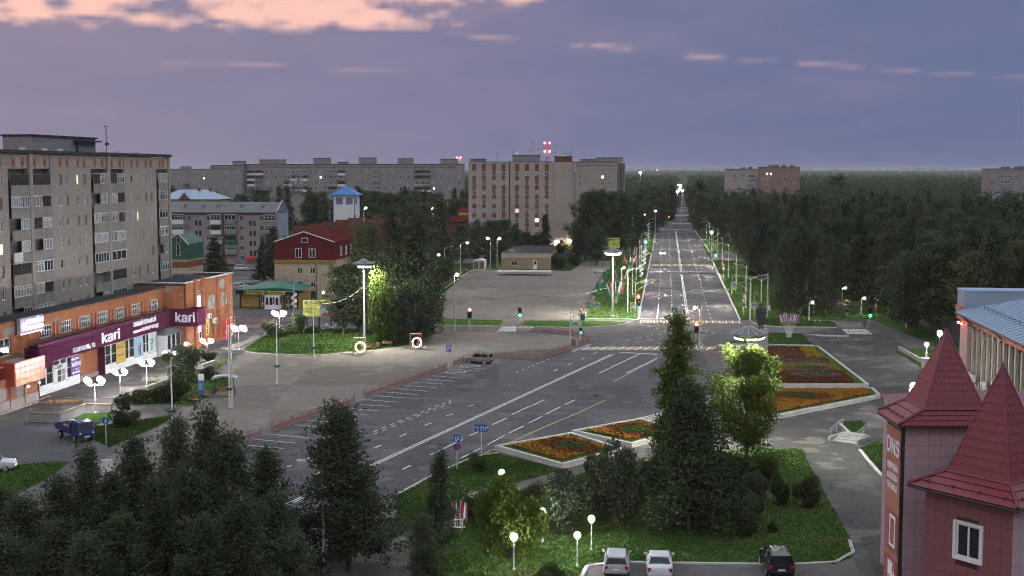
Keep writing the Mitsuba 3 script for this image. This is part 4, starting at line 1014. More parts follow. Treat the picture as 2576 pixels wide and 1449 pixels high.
FWR = facing(tuple((FW @ np.array([6.6, 0, 0, 1]))[:2]), ROAD_F)
window(tw, FWR, 1.0, 17.9, 1.8, 2.0, -0.05, 1, 'm_blue_paint', 'm_curtain', 0.12)

man = thing('mansard_house', 'cream walled house with maroon mansard gable and red brick firewalls along its roof', 'house')
FM = facing((-51.24, 282.32), ROAD_R)
S = 11.7
mx = lambda z: (600 + z * 0.41408) * 0.67083
X = lambda z: (mx(z) - 692) / S
grained('m_brick_dark', brick_fn((0.2, 0.07, 0.045), (0.13, 0.045, 0.03), (0.15, 0.1, 0.08), 0.16, 0.4))
grained('m_maroon', lambda p, n, uv: C3((0.13, 0.025, 0.025)) * (0.7 + 0.5 * FB(p.x * 0.6, p.y * 0.6, p.z * 3.0, 3)))
L = 90.0
hm = [(X(1255), X(1305), 6.0, 7.3), (X(1372), X(1422), 6.0, 7.3), (X(1252), X(1308), 2.9, 4.4), (X(1375), X(1425), 2.9, 4.2), (X(1375), X(1422), 0, 2.2)]
part(man, 'wall', D(cat(wall_holes(0, 13.3, 0, 8.9, hm, 0.2), box(0, 13.3, 0.2, L, 0, 8.9)), 'm_cream'), FM)
for h in hm[:4]:
    window(man, FM, h[0] + 0.01, h[2] + 0.01, h[1] - h[0] - 0.02, h[3] - h[2] - 0.02, 0.1, 1, bar=0.1)
part(man, 'door', D(box(hm[4][0], hm[4][1], 0.1, 0.19, 0, 2.2), 'm_dark'), FM)
part(man, 'cornice', D(box(-0.15, 13.45, -0.15, 0, 8.1, 8.95), 'm_brick_gold'), FM)
part(man, 'mansard', D(cat(hull([(-0.2, -0.1, 8.96), (13.5, -0.1, 8.96), (0.3, -0.1, 12.8), (13.2, -0.1, 12.8), (-0.2, L, 8.96), (13.5, L, 8.96), (0.3, L, 12.8), (13.2, L, 12.8), (6.6, -0.1, 14.9), (6.6, L, 14.9)])), 'm_maroon'), FM)
part(man, 'roof_edge', D(cat(tube([(0.1, -0.2, 12.8), (6.6, -0.2, 15.0)], 0.12, 4), tube([(13.4, -0.2, 12.8), (6.6, -0.2, 15.0)], 0.12, 4)), 'm_offwhite'), FM)
for z in (1240, 1365):
    window(man, FM, X(z), 9.4, 1.45, 2.0, -0.15, 1, bar=0.1)
window(man, FM, X(1300), 12.6, 1.4, 1.1, -0.15, 0, bar=0.1)
FMR = facing(tuple((FM @ np.array([13.5, 0, 0, 1]))[:2]), ROAD_F)
for y in (4, 8.5, 13, 24, 30):
    window(man, FMR, y, 9.6, 1.4, 2.0, -0.06, 1, bar=0.1)
for y in (14, 27, 40, 53, 66, 79):
    part(man, 'firewall', D(cat(box(0.1, 6.4, y, y + 0.6, 12.2, 15.6), box(6.8, 13.4, y + 5, y + 5.6, 12.2, 15.4)), 'm_brick_dark'), FM)
    part(man, 'chimney', D(box(6.0, 7.2, y + 3, y + 4, 14.3, 16.0), 'm_brick_dark'), FM)
part(man, 'drainpipe', D(tube([(X(1430), -0.12, 0), (X(1430), -0.12, 8.1)], 0.08, 5), 'm_dark'), FM)

kio = thing('kiosk', 'yellow brick kiosk with green roof, white glazed porch and a lettered signboard', 'kiosk')
FKi = facing((-55.78, 267.46), ROAD_R)
k_ = lambda z: ((800 + z * 0.34938) * 0.67083 - 603.4) / 12.3
part(kio, 'wall', D(cat(wall_holes(0, k_(930), 0, 2.9, [(k_(510), k_(585), 1.0, 2.6), (k_(785), k_(850), 0.8, 2.6)], 0.15), box(0, k_(930), 0.15, 9, 0, 2.9)), 'm_brick_gold'), FKi)
window(kio, FKi, k_(510), 1.0, k_(585) - k_(510), 1.6, 0.05, 2, bar=0.1)
window(kio, FKi, k_(785), 0.8, k_(850) - k_(785), 1.8, 0.05, 1, bar=0.1)
part(kio, 'corner_trim', D(cat(*[box(k_(z) - 0.15, k_(z) + 0.15, -0.05, 0.0, 0, 2.9) for z in (292, 505, 590, 780, 855, 925)], box(0, k_(930), -0.05, 0, 0, 0.2)), 'm_black'), FKi)
part(kio, 'fascia', D(box(-0.6, k_(930) + 0.3, -0.7, -0.5, 2.9, 3.8), 'm_black'), FKi)
solid('m_kiosk_sign', (0.5, 0.45, 0.1), 0.5)
for z in (345, 590):
    s = part(kio, 'signboard', D(box(k_(z), k_(z) + 4.2, -0.8 if z < 400 else -1.75, -0.7 if z < 400 else -1.65, 2.95, 3.75), 'm_kiosk_sign'), FKi)
    put(s + '__lettering', D(mv(text('КРУЖКА', 0.5, 0.04, True, 3.1), k_(z) + 0.85, -0.82 if z < 400 else -1.77, 3.1), 'm_black'), FKi)
    put(s + '__mug', D(mv(cat(flat([(0, 0), (0.35, 0), (0.35, 0.5), (0, 0.5)], 0.04), flat([(0.35, 0.1), (0.5, 0.1), (0.5, 0.4), (0.35, 0.4), (0.35, 0.33), (0.43, 0.33), (0.43, 0.17), (0.35, 0.17)], 0.04)), k_(z) + 0.15, -0.82 if z < 400 else -1.77, 3.1), 'm_black'), FKi)
part(kio, 'porch', D(cat(box(k_(590), k_(745), -1.6, 0, 0, 0.9), *[box(k_(z) - 0.08, k_(z) + 0.08, -1.65, -1.5, 0, 2.9) for z in (590, 632, 700, 745)], box(k_(590), k_(745), -1.6, 0, 2.5, 2.95)), 'm_white'), FKi)
for z in (592, 634, 702):
    window(kio, FKi, k_(z), 0.7, k_(z + 40) - k_(z), 1.8, -1.55, 0, bar=0.1)
part(kio, 'roof', D(hull([(-0.8, -0.9, 3.8), (k_(930) + 0.6, -0.9, 3.8), (-0.8, 9.5, 3.8), (k_(930) + 0.6, 9.5, 3.8), (3.5, 5, 5.0), (k_(930) - 3, 5, 5.3), (k_(740), -0.9, 4.4)]), 'm_green_paint'), FKi)
wh = thing('white_shed', 'long low white shed with blue edged roof beside the dormitory', 'shed')
FWs = facing((-21.33, 398.95), ROAD_R)
part(wh, 'wall', D(box(0, 9.5, 0, 40, 0, 5.5), 'm_offwhite'), FWs)
part(wh, 'roof', D(hull([(-0.3, -0.3, 5.5), (9.8, -0.3, 5.5), (-0.3, 40, 5.5), (9.8, 40, 5.5), (4.7, -0.3, 7.6), (4.7, 40, 7.6)]), 'm_bluemetal'), FWs)
rr = thing('red_roofed_house', 'red roofed brick house with tiered roof left of the dormitory', 'house')
FR_ = facing((-26.26, 509.24), ROAD_R)
part(rr, 'wall', D(box(0, 14, 0, 12, 0, 8.5), 'm_brick_red'), FR_)
part(rr, 'roof', D(hull([(-1, -1, 8.5), (15, -1, 8.5), (15, 13, 8.5), (-1, 13, 8.5), (4.5, 4, 10.8), (11.5, 4, 10.8), (4.5, 9, 10.8), (11.5, 9, 10.8)]), 'm_maroon'), FR_)
part(rr, 'upper_wall', D(box(5, 11.5, 4, 9, 10.6, 12), 'm_yellow_paint'), FR_)
part(rr, 'upper_roof', D(hull([(4.5, 3.5, 12), (12, 3.5, 12), (4.5, 9.5, 12), (12, 9.5, 12), (5.5, 6.5, 14), (11, 6.5, 14)]), 'm_maroon'), FR_)

grained('m_brick_rose', brick_fn((0.4, 0.24, 0.19), (0.3, 0.17, 0.14), (0.25, 0.2, 0.18), 0.35, 0.9))
# ---------------------------------------------------------------- long blocks on the skyline
def far_block(label, F, x0, x1, top, depth, cols, rows, mat, dz, balconies=(), houses=(), band=True, seed=1, lit=(), z0w=None):
    b = thing('apartment_building', label, 'building', None)
    zs = [(z0w or top - 4.0) - dz * r for r in range(rows)]
    hs = [(c - 0.65, c + 0.65, z - 0.75, z + 0.75) for c in cols for z in zs]
    part(b, 'wall', D(cat(wall_holes(x0, x1, 0, top, hs, 0.2), box(x0 + 0.01, x1 - 0.01, 0.21, depth, 0, top)), mat), F)
    g = np.random.default_rng(seed)
    for i, c in enumerate(cols):
        for j, z in enumerate(zs):
            r = g.random()
            window(b, F, c - 0.64, z - 0.74, 1.28, 1.48, 0.08, 1 if r > 0.3 else 0, 'm_white', 'm_glass' if r < 0.75 else 'm_curtain', 0.12, 0, (1.2, 0.75, 0.35) if (i, j) in lit else None)
    for c in balconies:
        for j, z in enumerate(zs):
            r = g.random()
            part(b, 'balcony', D(cat(box(c - 2.2, c + 2.2, -1.0, -0.05, z - 2.0, z - 0.8)), ('m_white', 'm_balcony', 'm_balcony', 'm_bluegrey')[int(r * 4)]), F)
            window(b, F, c - 2.2, z - 0.78, 4.4, 1.6, -0.9, 3 + int(r * 3), 'm_white' if r > 0.4 else 'm_frame_brown', 'm_glass', 0.14)
    for a, w, h in houses:
        k = part(b, 'lift_house', D(box(a, a + w, 4, 9, top, top + h), 'm_brick_grey'), F)
        put(k + '__cap', D(box(a - 0.2, a + w + 0.2, 3.7, 9.2, top + h, top + h + 0.25), 'm_slate'), F)
    part(b, 'roof', D(cat(box(x0 - 0.2, x1 + 0.2, -0.3, depth, top, top + 0.25)), 'm_roof_felt'), F)
    if band:
        n = int((x1 - x0) / 5)
        d = D(cat(*[tube([(a, -0.06, b_), (c, -0.06, e)], 0.13, 4) for a, b_, c, e in ((0, 0.8, 1.2, 1.4), (1.2, 1.4, 2.4, 0.8), (2.4, 0.8, 1.2, 0.2), (1.2, 0.2, 0, 0.8), (2.4, 0.8, 4.6, 0.8))]), 'm_brick_red')
        for i in range(n):
            part(b, 'ornament', d, F @ pm(x0 + 5 * i, 0, top - 2.3))
    return b


FC = facing((-149.26, 736.67), ROAD_R)
q_ = lambda z: ((600 + z * 0.41408) * 0.67083 - 619) / 4.5
far_block('long grey nine storey block stretching behind the woods, left of the dormitory', FC, 0, 122, 31.6, 14,
          [q_(z) for z in (985, 1025, 1062, 1102, 1392, 1435, 1480, 1523)] + [q_(z) for z in (1820, 1870, 1900)] + [79, 84, 88.5, 93, 107, 111, 116, 121],
          4, 'm_brick_grey', 3.05, [q_(z) for z in (835, 915, 1180, 1230, 1285, 1328, 1590, 1672)] + [98.5, 103, 75],
          [(7, 14, 2.6), (38, 9, 3.4), (64, 9, 3.6), (86, 8, 3.2), (110, 9, 2.8), (52, 5, 1.2)], seed=3, lit=((6, 1), (15, 3)))
FC2 = facing(tuple((FC @ np.array([-17.5, -6, 0, 1]))[:2]), ROAD_R)
far_block('blank gabled end of the long grey block with a single window column', FC2, 0, 17.4, 31.0, 14, [8.6, 15.0], 5, 'm_brick_grey', 2.95, (), [(11, 6, 2.3)], seed=4)
FC1 = facing((-265.22, 1009.85), ROAD_R)
far_block('hazy grey block farthest away at the left of the skyline', FC1, 0, 40, 29.3, 14, [2, 6, 10, 14, 18, 22, 26, 30, 34, 38], 4, 'm_brick_grey', 2.9, (), [(10, 7, 2.0), (33, 6, 1.8)], False, 5, lit=((7, 1),))
FC4 = facing((31.67, 653.39), ROAD_R)
u_ = lambda z: ((1300 + z * 0.48309) * 0.67083 - 1448) / 5.07
far_block('grey brick block with red diamond ornament right of the dormitory', FC4, 0, u_(2100), 32.3, 16, [u_(1810), u_(1985), u_(2038)], 3, 'm_brick_pale', 3.3, (), [(u_(1935), 13, 2.2), (2, 8, 1.4)], True, 6, lit=((1, 1),))
for i in range(5):
    part('apartment_building_005' if 'apartment_building_005' in labels else 'apartment_building', 'fin', D(box(u_(2100) + 0.2 + 0.7 * i, u_(2100) + 0.5 + 0.7 * i, 0, 16, 0, 32), 'm_brick_grey'), FC4)
FE = facing((129.89, 800.40), ROAD_R)
far_block('distant pale block with reddish right half above the park trees', FE, 0, 20, 29.0, 13, [2.5, 5.5, 10, 13.5, 17.5], 3, 'm_brick_pale', 3.0, (16.0,), [(10, 2, 1.0), (14, 2, 1.2)], False, 7)
FE2 = facing(tuple((FE @ np.array([20.1, -2, 0, 1]))[:2]), ROAD_R)
far_block('distant red brick block with two warm lit windows above the park trees', FE2, 0, 24, 30.2, 13, [2.2, 4.6, 6.8, 11.5, 15.0, 20.5], 3, 'm_brick_rose', 3.0, (), [(6, 6, 1.2), (14, 2, 1.4), (19, 2, 1.2)], False, 8, lit=((1, 0), (2, 0)))
FE3 = facing((257.76, 713.93), ROAD_R)
far_block('distant grey block cut by the right edge of the view', FE3, 0, 34, 29.0, 13, [2.5, 6.0, 12, 15, 18.5, 30], 4, 'm_brick_grey', 3.0, (9.0, 24.0), [(9, 4, 1.0), (16, 5, 1.2)], False, 9)


# ---------------------------------------------------------------- hall with slatted front at the right
hall = thing('civic_hall', 'hall with tall dark windows between pale fins, orange bands and a grey blue metal roof', 'building')
HA, HL = 172.0, 37.6
FHa = facing(AVE(HA, HL), -ROAD_F)        # its long front faces the square: x runs towards the viewer
solid('m_hall', (0.42, 0.38, 0.3), 0.6)
solid('m_hall_orange', (0.42, 0.12, 0.06), 0.5)
solid('m_hall_pink', (0.45, 0.32, 0.27), 0.5)
part(hall, 'wall', D(cat(box(0, 60, 0.5, 30, 0, 10.2)), 'm_hall'), FHa)
part(hall, 'corner_wall', D(cat(box(0, 4.0, 0, 0.5, 0, 9.4)), 'm_hall_pink'), FHa)
for i in range(17):
    x = 4.4 + 2.5 * i
    part(hall, 'window', cache.setdefault('hw', D(box(0, 1.95, 0.32, 0.45, 1.2, 9.0), 'm_glass')), FHa @ pm(x, 0, 0))
    part(hall, 'fin', cache.setdefault('hf', D(cat(bev(-0.22, 0.22, -0.05, 0.5, 0, 9.3, 0.03)), 'm_hall')), FHa @ pm(x + 2.22, 0, 0))
    part(hall, 'window_bar', cache.setdefault('hb', D(cat(box(0, 1.95, 0.28, 0.32, 3.6, 3.7), box(0, 1.95, 0.28, 0.32, 6.4, 6.5), box(0.95, 1.0, 0.28, 0.32, 1.2, 9.0)), 'm_dark')), FHa @ pm(x, 0, 0))
for i in range(5):
    for j in range(3):
        part(hall, 'wall_panel', cache.setdefault('hwp', D(bev(0.03, 1.3, -0.06, 0, 0.03, 3.05, 0.02), 'm_hall_pink')), FHa @ pm(0.03 + 1.31 * (i % 3), 0, 0.1 + 3.08 * j)) if i < 3 else None
part(hall, 'band', D(box(-0.3, 60, -0.5, 0.6, 9.3, 10.3), 'm_hall_orange'), FHa)
for i in range(12):
    part(hall, 'eave_lamp', cache.setdefault('hel', D(box(-0.15, 0.15, -0.75, -0.45, 9.1, 9.25), 'm_dark')), FHa @ pm(2.0 + 2.6 * i, 0, 0))
# raised end with its own bands
part(hall, 'end_tower', D(cat(box(-0.4, 3.4, -0.4, 13.5, 10.3, 12.9)), 'm_bluegrey'), FHa)
part(hall, 'band', D(cat(box(-0.6, 3.0, -0.62, 0.5, 10.35, 11.0)), 'm_hall_orange'), FHa)
part(hall, 'end_cap', D(cat(box(-0.5, 3.5, -0.5, 13.6, 12.9, 13.15)), 'm_bluemetal'), FHa)
roof_d = []
for i in range(40):
    pass
part(hall, 'roof', D(hull([(3.4, -1.4, 10.35), (60, -1.4, 10.35), (3.4, 30, 10.35), (60, 30, 10.35), (14, 14, 15.2), (60, 14, 15.2), (3.4, -1.4, 10.5), (60, -1.4, 10.5)]), 'm_bluemetal'), FHa)
for i in range(26):          # standing seams on the slope that faces the square
    x0 = 4.0 + 1.6 * i
    k = max(0.0, min(1.0, (x0 - 3.4) / 10.6))
    part(hall, 'roof_seam', D(tube([(x0, -1.4, 10.55), (x0, -1.4 + 15.4 * k, 10.55 + 4.75 * k)], 0.05, 4), 'm_bluemetal'), FHa)
part(hall, 'snow_guard', D(cat(tube([(8, 1.0, 11.6), (45, 1.0, 11.6)], 0.05, 4), *[tube([(x, 1.0, 11.2), (x, 1.0, 11.6)], 0.04, 4) for x in range(8, 46, 2)]), 'm_dark'), FHa)
part(hall, 'gutter', D(cat(tube([(3.4, -1.45, 10.3), (45, -1.45, 10.3)], 0.1, 6), tube([(8, -1.4, 10.2), (8.6, -0.5, 9.4)], 0.09, 6), tube([(22, -1.4, 10.2), (22.6, -0.5, 9.4)], 0.09, 6)), 'm_dark'), FHa)
for i, x in enumerate((4.5, 6.6, 9.0, 14.5, 21.5, 24)):
    k = part(hall, 'air_conditioner', D(bev(x, x + 1.1, -0.75, -0.26, 2.6, 3.4, 0.04), 'm_white'), FHa)
    put(k + '__fan', D(xf(lathe([(0.0, 0), (0.28, 0), (0.28, 0.02)], 14), pm(x + 0.5, -0.76, 3.0) @ np.array([[1, 0, 0, 0], [0, 0, -1, 0], [0, 1, 0, 0], [0, 0, 0, 1.0]])), 'm_dark'), FHa)
part(hall, 'wall_lamp', D(ball(0.16, 1.2, -0.55, 8.9, 1), 'm_lamp', glow=np.array((1.5, 0.12, 0.1)) * 14 * GLOW), FHa)
part(hall, 'wall_lamp', D(ball(0.12, 3.0, -0.55, 8.9, 1), 'm_lamp', glow=np.array((1.5, 0.12, 0.1)) * 14 * GLOW), FHa)

# ---------------------------------------------------------------- shop with two pointed red towers in the near right corner
red = thing('towered_shop', 'tiled shop building with two pointed red metal tile roofs and a tall orange banner', 'building')
solid('m_red_tile', (0.17, 0.016, 0.022), 0.45)
solid('m_red_trim', (0.135, 0.025, 0.038), 0.45)
solid('m_lilac_tile', (0.4, 0.28, 0.3), 0.5)
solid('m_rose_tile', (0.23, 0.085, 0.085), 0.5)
solid('m_joint', (0.1, 0.07, 0.07), 0.8)
solid('m_joint_dark', (0.06, 0.025, 0.025), 0.8)


def courses(F, a0, a1, z0, b0, b1, z1, y0, y1, rows, key):
    """Courses of pressed metal tile on a plane whose foot runs a0..a1 at height z0, depth y0, and whose head runs b0..b1 at z1, y1."""
    for r in range(rows):
        t0, t1 = r / rows, (r + 1) / rows + 0.06 / rows
        l0, r0 = a0 + (b0 - a0) * t0, a1 + (b1 - a1) * t0
        l1, r1 = a0 + (b0 - a0) * min(t1, 1), a1 + (b1 - a1) * min(t1, 1)
        if r0 - l0 < 0.12:
            continue
        n = max(2, int((r0 - l0) / 0.045))
        xs = np.linspace(l0, r0, n + 1)
        xt = np.clip(xs, l1, r1)
        h = np.abs(np.sin(xs * np.pi / 0.23)) * 0.035
        sag = np.abs(np.sin(xs * np.pi / 0.23)) * 0.045
        P = np.array([y1 - y0, z1 - z0]) / math.hypot(y1 - y0, z1 - z0)       # up the slope
        Nn = np.array([-P[1], P[0]])                                            # out of the slope
        def at(x, t, o, s):
            y = y0 + (y1 - y0) * t - P[0] * s + Nn[0] * o
            z = z0 + (z1 - z0) * t - P[1] * s + Nn[1] * o
            return np.stack([x, y, z], -1)
        ones = np.ones(n + 1)
        lo = at(xs, t0 * ones, 0.05 + h, sag)
        hi = at(xt, min(t1, 1) * ones, 0.008 + h * 0.6, 0 * sag)
        un = at(xs, t0 * ones, 0.0 * h, sag * 0.4)
        v = np.vstack([un, lo, hi])
        i = np.arange(n)
        f = []
        for s in (0, n + 1):
            f += [np.stack([s + i, s + i + 1, s + n + 2 + i], 1), np.stack([s + n + 1 + i - 0, s + i, s + n + 2 + i], 1)[:, [1, 2, 0]]]
        part(key, 'tile_course', D((v, np.vstack(f)), 'm_red_tile', smooth=35), F)


def square_tower(key, F, w, d, zw, base, apex, ov, tile, joint, ztop, wins=()):
    """A tower on a w by d plan: tiled walls, overhanging skirt of tile, steep pyramid."""
    part(key, 'wall', D(cat(box(0.05, w - 0.05, 0.05, d - 0.05, 0, zw)), joint), F)
    faces = [(F, w, 0), (F @ pm(w, 0, 0, math.pi / 2), d, 1), (F @ pm(0, d, 0, -math.pi / 2), d, 3)]
    for G_, span, fi in faces:
        nx = max(1, round(span / 0.6)); dx = span / nx
        nz = 14
        for j in range(nz):
            z1 = zw - 0.1 - 0.6 * j
            for i in range(nx):
                if any(fi == 0 and a < (i + 0.5) * dx < b and c < z1 - 0.3 < e for a, b, c, e in wins):
                    continue
                if fi == 3 and j > 12:
                    continue
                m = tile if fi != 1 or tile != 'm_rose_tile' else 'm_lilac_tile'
                part(key, 'wall_tile', cache.setdefault(('wt', round(dx, 3), m), D(bev(0.006, dx - 0.006, 0, 0.05, 0.006, 0.594, 0.006), m)), G_ @ pm(i * dx, 0, z1 - 0.6))
    i0 = (w - base) / 2
    sk = 0.62
    cx, cy = w / 2, d / 2
    hb = base / 2
    for G_, span, off, dep in ((F, w, 0, d), (F @ pm(w, 0, 0, math.pi / 2), d, 1, w), (F @ pm(0, d, 0, -math.pi / 2), d, 1, w), (F @ pm(w, d, 0, math.pi), w, 0, d)):
        c = span / 2
        din = dep / 2 - hb
        courses(G_, -ov, span + ov, zw - 0.12, c - hb, c + hb, zw + sk, -ov, din, 3, key)
        courses(G_, c - hb, c + hb, zw + sk + 0.02, c, c, apex, din, dep / 2, 12, key)
        part(key, 'ridge_strip', D(cat(tube([(-ov, -ov, zw - 0.02), (c - hb, din, zw + sk + 0.06)], 0.085, 5), tube([(c - hb - 0.05, din - 0.05, zw + sk + 0.02), (c + hb + 0.05, din - 0.05, zw + sk + 0.02)], 0.06, 5), tube([(c - hb, din, zw + sk), (c, dep / 2, apex)], 0.085, 5)), 'm_red_trim'), G_)
        part(key, 'gutter', D(cat(tube([(-ov, -ov, zw - 0.2), (span + ov, -ov, zw - 0.2)], 0.06, 5), box(-ov + 0.02, span + ov - 0.02, -ov + 0.02, 0.1, zw - 0.24, zw - 0.2)), 'm_dark'), G_)
        for i in range(4):
            x = 0.3 + (span - 0.6) * i / 3
            part(key, 'snow_guard', cache.setdefault('sg', D(cat(tube([(-0.1, -0.12, 0.18), (0, 0, 0.28), (0.1, 0.1, 0.3)], 0.02, 4), tube([(0, 0, 0.06), (0, 0, 0.3)], 0.02, 4)), 'm_dark')), G_ @ pm(x, -ov + 0.35, zw - 0.05))
    part(key, 'roof_core', D(hull([(-ov + .05, -ov + .05, zw - 0.19), (w + ov - .05, -ov + .05, zw - 0.19), (w + ov - .05, d + ov - .05, zw - 0.19), (-ov + .05, d + ov - .05, zw - 0.19), (cx - hb, cy - hb, zw + sk - 0.04), (cx + hb, cy - hb, zw + sk - 0.04), (cx + hb, cy + hb, zw + sk - 0.04), (cx - hb, cy + hb, zw + sk - 0.04)]), 'm_red_trim'), F)
    part(key, 'roof_core', D(hull([(cx - hb + .04, cy - hb + .04, zw + sk - 0.03), (cx + hb - .04, cy - hb + .04, zw + sk - 0.03), (cx + hb - .04, cy + hb - .04, zw + sk - 0.03), (cx - hb + .04, cy + hb - .04, zw + sk - 0.03), (cx, cy, apex - 0.06)]), 'm_red_trim'), F)
    part(key, 'finial', D(lathe([(0.13, apex - 0.25), (0.1, apex - 0.02), (0.02, apex + 0.22), (0, apex + 0.24)], 8), 'm_red_trim', True), F @ pm(cx, cy, 0))


FT1 = facing((20.6, 67.7), (1.0, 0.0))
square_tower(red, FT1, 5.0, 3.0, 14.95, 3.1, 19.5, 0.5, 'm_lilac_tile', 'm_joint', 15)
a = np.array([-0.58, 0.815])
FT2 = facing((20.55, 64.0), (2.85, -4.0))
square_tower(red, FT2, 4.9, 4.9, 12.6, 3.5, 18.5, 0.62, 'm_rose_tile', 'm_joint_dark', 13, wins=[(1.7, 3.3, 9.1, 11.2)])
window(red, FT2, 1.85, 9.35, 1.35, 1.65, 0.02, 1, 'm_white', bar=0.09)
part(red, 'window_surround', D(cat(box(1.7, 3.35, -0.1, 0.04, 11.0, 11.12), box(1.7, 3.35, -0.1, 0.04, 9.2, 9.34), box(1.7, 1.84, -0.1, 0.04, 9.2, 11.1), box(3.21, 3.35, -0.1, 0.04, 9.2, 11.1)), 'm_white'), FT2)
# the body behind the towers with its lower roof, and a small link roof between them
part(red, 'body', D(box(26.4, 42, 72.5, 92, 0, 12.2), 'm_lilac_tile'))
part(red, 'body_roof', D(hull([(26, 72.1, 12.2), (42, 72.1, 12.2), (26, 92, 12.2), (42, 92, 12.2), (29, 79, 13.5), (42, 79, 13.5), (29, 86, 13.5), (42, 86, 13.5)]), 'm_red_trim'))
courses(facing((26, 72.1), (1, 0)), 0, 16, 12.25, 3.0, 16, 13.5, 0, 6.9, 9, red)
part(red, 'link_roof', D(hull([(22.6, 66.2, 13.3), (23.8, 67.4, 13.3), (23.2, 65.2, 13.3), (24.4, 66.4, 13.3), (23.4, 66.2, 13.9), (24.2, 67.0, 13.9)]), 'm_red_tile'))
# tall banner on the left face of the rear tower
FBN = FT1 @ pm(0, 3.0, 0, -math.pi / 2)
solid('m_banner', (0.36, 0.12, 0.06), 0.55)
solid('m_banner_dark', (0.27, 0.07, 0.05), 0.55)
b = part(red, 'banner', D(box(0.2, 2.8, -0.16, -0.1, 0.5, 14.35), 'm_banner'), FBN)
put(b + '__frame', D(cat(box(0.1, 0.22, -0.14, 0, 0.5, 14.6), box(2.82, 2.92, -0.2, 0, 0.5, 14.6), *[box(2.8, 3.02, -0.22, -0.05, z, z + 0.06) for z in np.arange(0.8, 14.4, 0.42)]), 'm_dark'), FBN)
put(b + '__logo', D(mv(text('DNS', 0.85, 0.02, True, 2.2), 0.4, -0.18, 12.9), 'm_letter'), FBN)
for i, s in enumerate(('ЦИФРОВАЯ', 'и БЫТОВАЯ', 'ТЕХНИКА')):
    put(new(b + '__lettering'), D(mv(text(s, 0.34, 0.02, True, 1.9), 0.5, -0.18, 12.05 - 0.55 * i), 'm_letter'), FBN)
for i in range(4):
    z = 7.6 - 2.55 * i
    put(new(b + '__plaque'), D(bev(0.4, 2.6, -0.19, -0.16, z, z + 2.25, 0.01), 'm_banner_dark'), FBN)
    if i == 0:
        put(new(b + '__pictogram'), D(cat(box(1.2, 2.2, -0.21, -0.19, z + 0.3, z + 0.42), box(1.2, 2.2, -0.21, -0.19, z + 1.85, z + 2.0), box(1.2, 1.32, -0.21, -0.19, z + 0.42, z + 1.85), box(2.08, 2.2, -0.21, -0.19, z + 0.42, z + 1.85)), 'm_letter'), FBN)
    elif i == 1:
        put(new(b + '__pictogram'), D(cat(box(1.1, 1.9, -0.21, -0.19, z + 0.25, z + 1.1), box(1.1, 1.9, -0.21, -0.19, z + 1.2, z + 2.0), box(2.1, 2.25, -0.21, -0.19, z + 1.1, z + 1.6), box(1.98, 2.45, -0.21, -0.19, z + 1.25, z + 1.4)), 'm_letter'), FBN)
    else:
        put(new(b + '__pictogram'), D(cat(box(1.0, 2.4, -0.21, -0.19, z + 0.4, z + 0.6), box(1.7, 2.7, -0.21, -0.19, z + 0.6, z + 1.5), box(1.4, 1.7, -0.21, -0.19, z + 1.3, z + 1.6)), 'm_letter'), FBN)

# ---------------------------------------------------------------- flights of steps and walls on the right
sp_ = thing('steps', 'short flight of pale steps with steel handrails cut into the grass bank', 'steps')
FSt = facing((35.28, 132.87), tuple(np.array((38.03, 136.13)) - np.array((35.28, 132.87))))
for i in range(4):
    part(sp_, 'tread', D(bev(0.55 * i, 0.55 * (4 - 0) + 0.6, -0.1, 2.6, 0.16 * i + 0.02, 0.16 * (i + 1), 0.02), 'm_concrete'), FSt)
part(sp_, 'side_wall', D(cat(box(-0.3, 2.9, -0.36, -0.12, 0, 0.5), box(-0.3, 2.9, 2.62, 2.86, 0, 0.5)), 'm_concrete'), FSt)
for y in (-0.25, 2.75):
    part(sp_, 'handrail', D(cat(tube([(-0.2, y, 1.3), (2.8, y, 1.95)], 0.04, 5), tube([(-0.2, y, 1.0), (2.8, y, 1.6)], 0.03, 5), *[tube([(x, y, 0.7), (x, y, 1.35 + x * 0.21)], 0.03, 5) for x in (-0.15, 1.3, 2.75)]), 'm_steel'), FSt)


# ---------------------------------------------------------------- trees
def leaf_fn(dark, light, turned, seed):
    def fn(p, n, uv):
        a = N(p.x * 0.15 + seed, p.y * 0.15, p.z * 0.06)        # from tree to tree
        b = FB(p.x * 1.3, p.y * 1.3, p.z * 1.3 + seed, 2)           # from spray to spray
        c = N(p.x * 7.0, p.y * 7.0, p.z * 7.0)
        col = MX(dark, light, SS(0.25, 0.75, 0.6 * a + 0.22 * b + 0.18 * c))
        return MX(col, turned, SS(0.62, 0.78, 0.5 * b + 0.5 * N(p.x * 2.1 + 9.0, p.y * 2.1, p.z * 2.1)) * 0.6)
    return fn


def leaf_mat(name, fn, trans=0.42):
    scene[name] = {'type': 'principledthin', 'base_color': tex(fn), 'roughness': 0.8, 'diff_trans': 2 * trans, 'eta': 1.2}


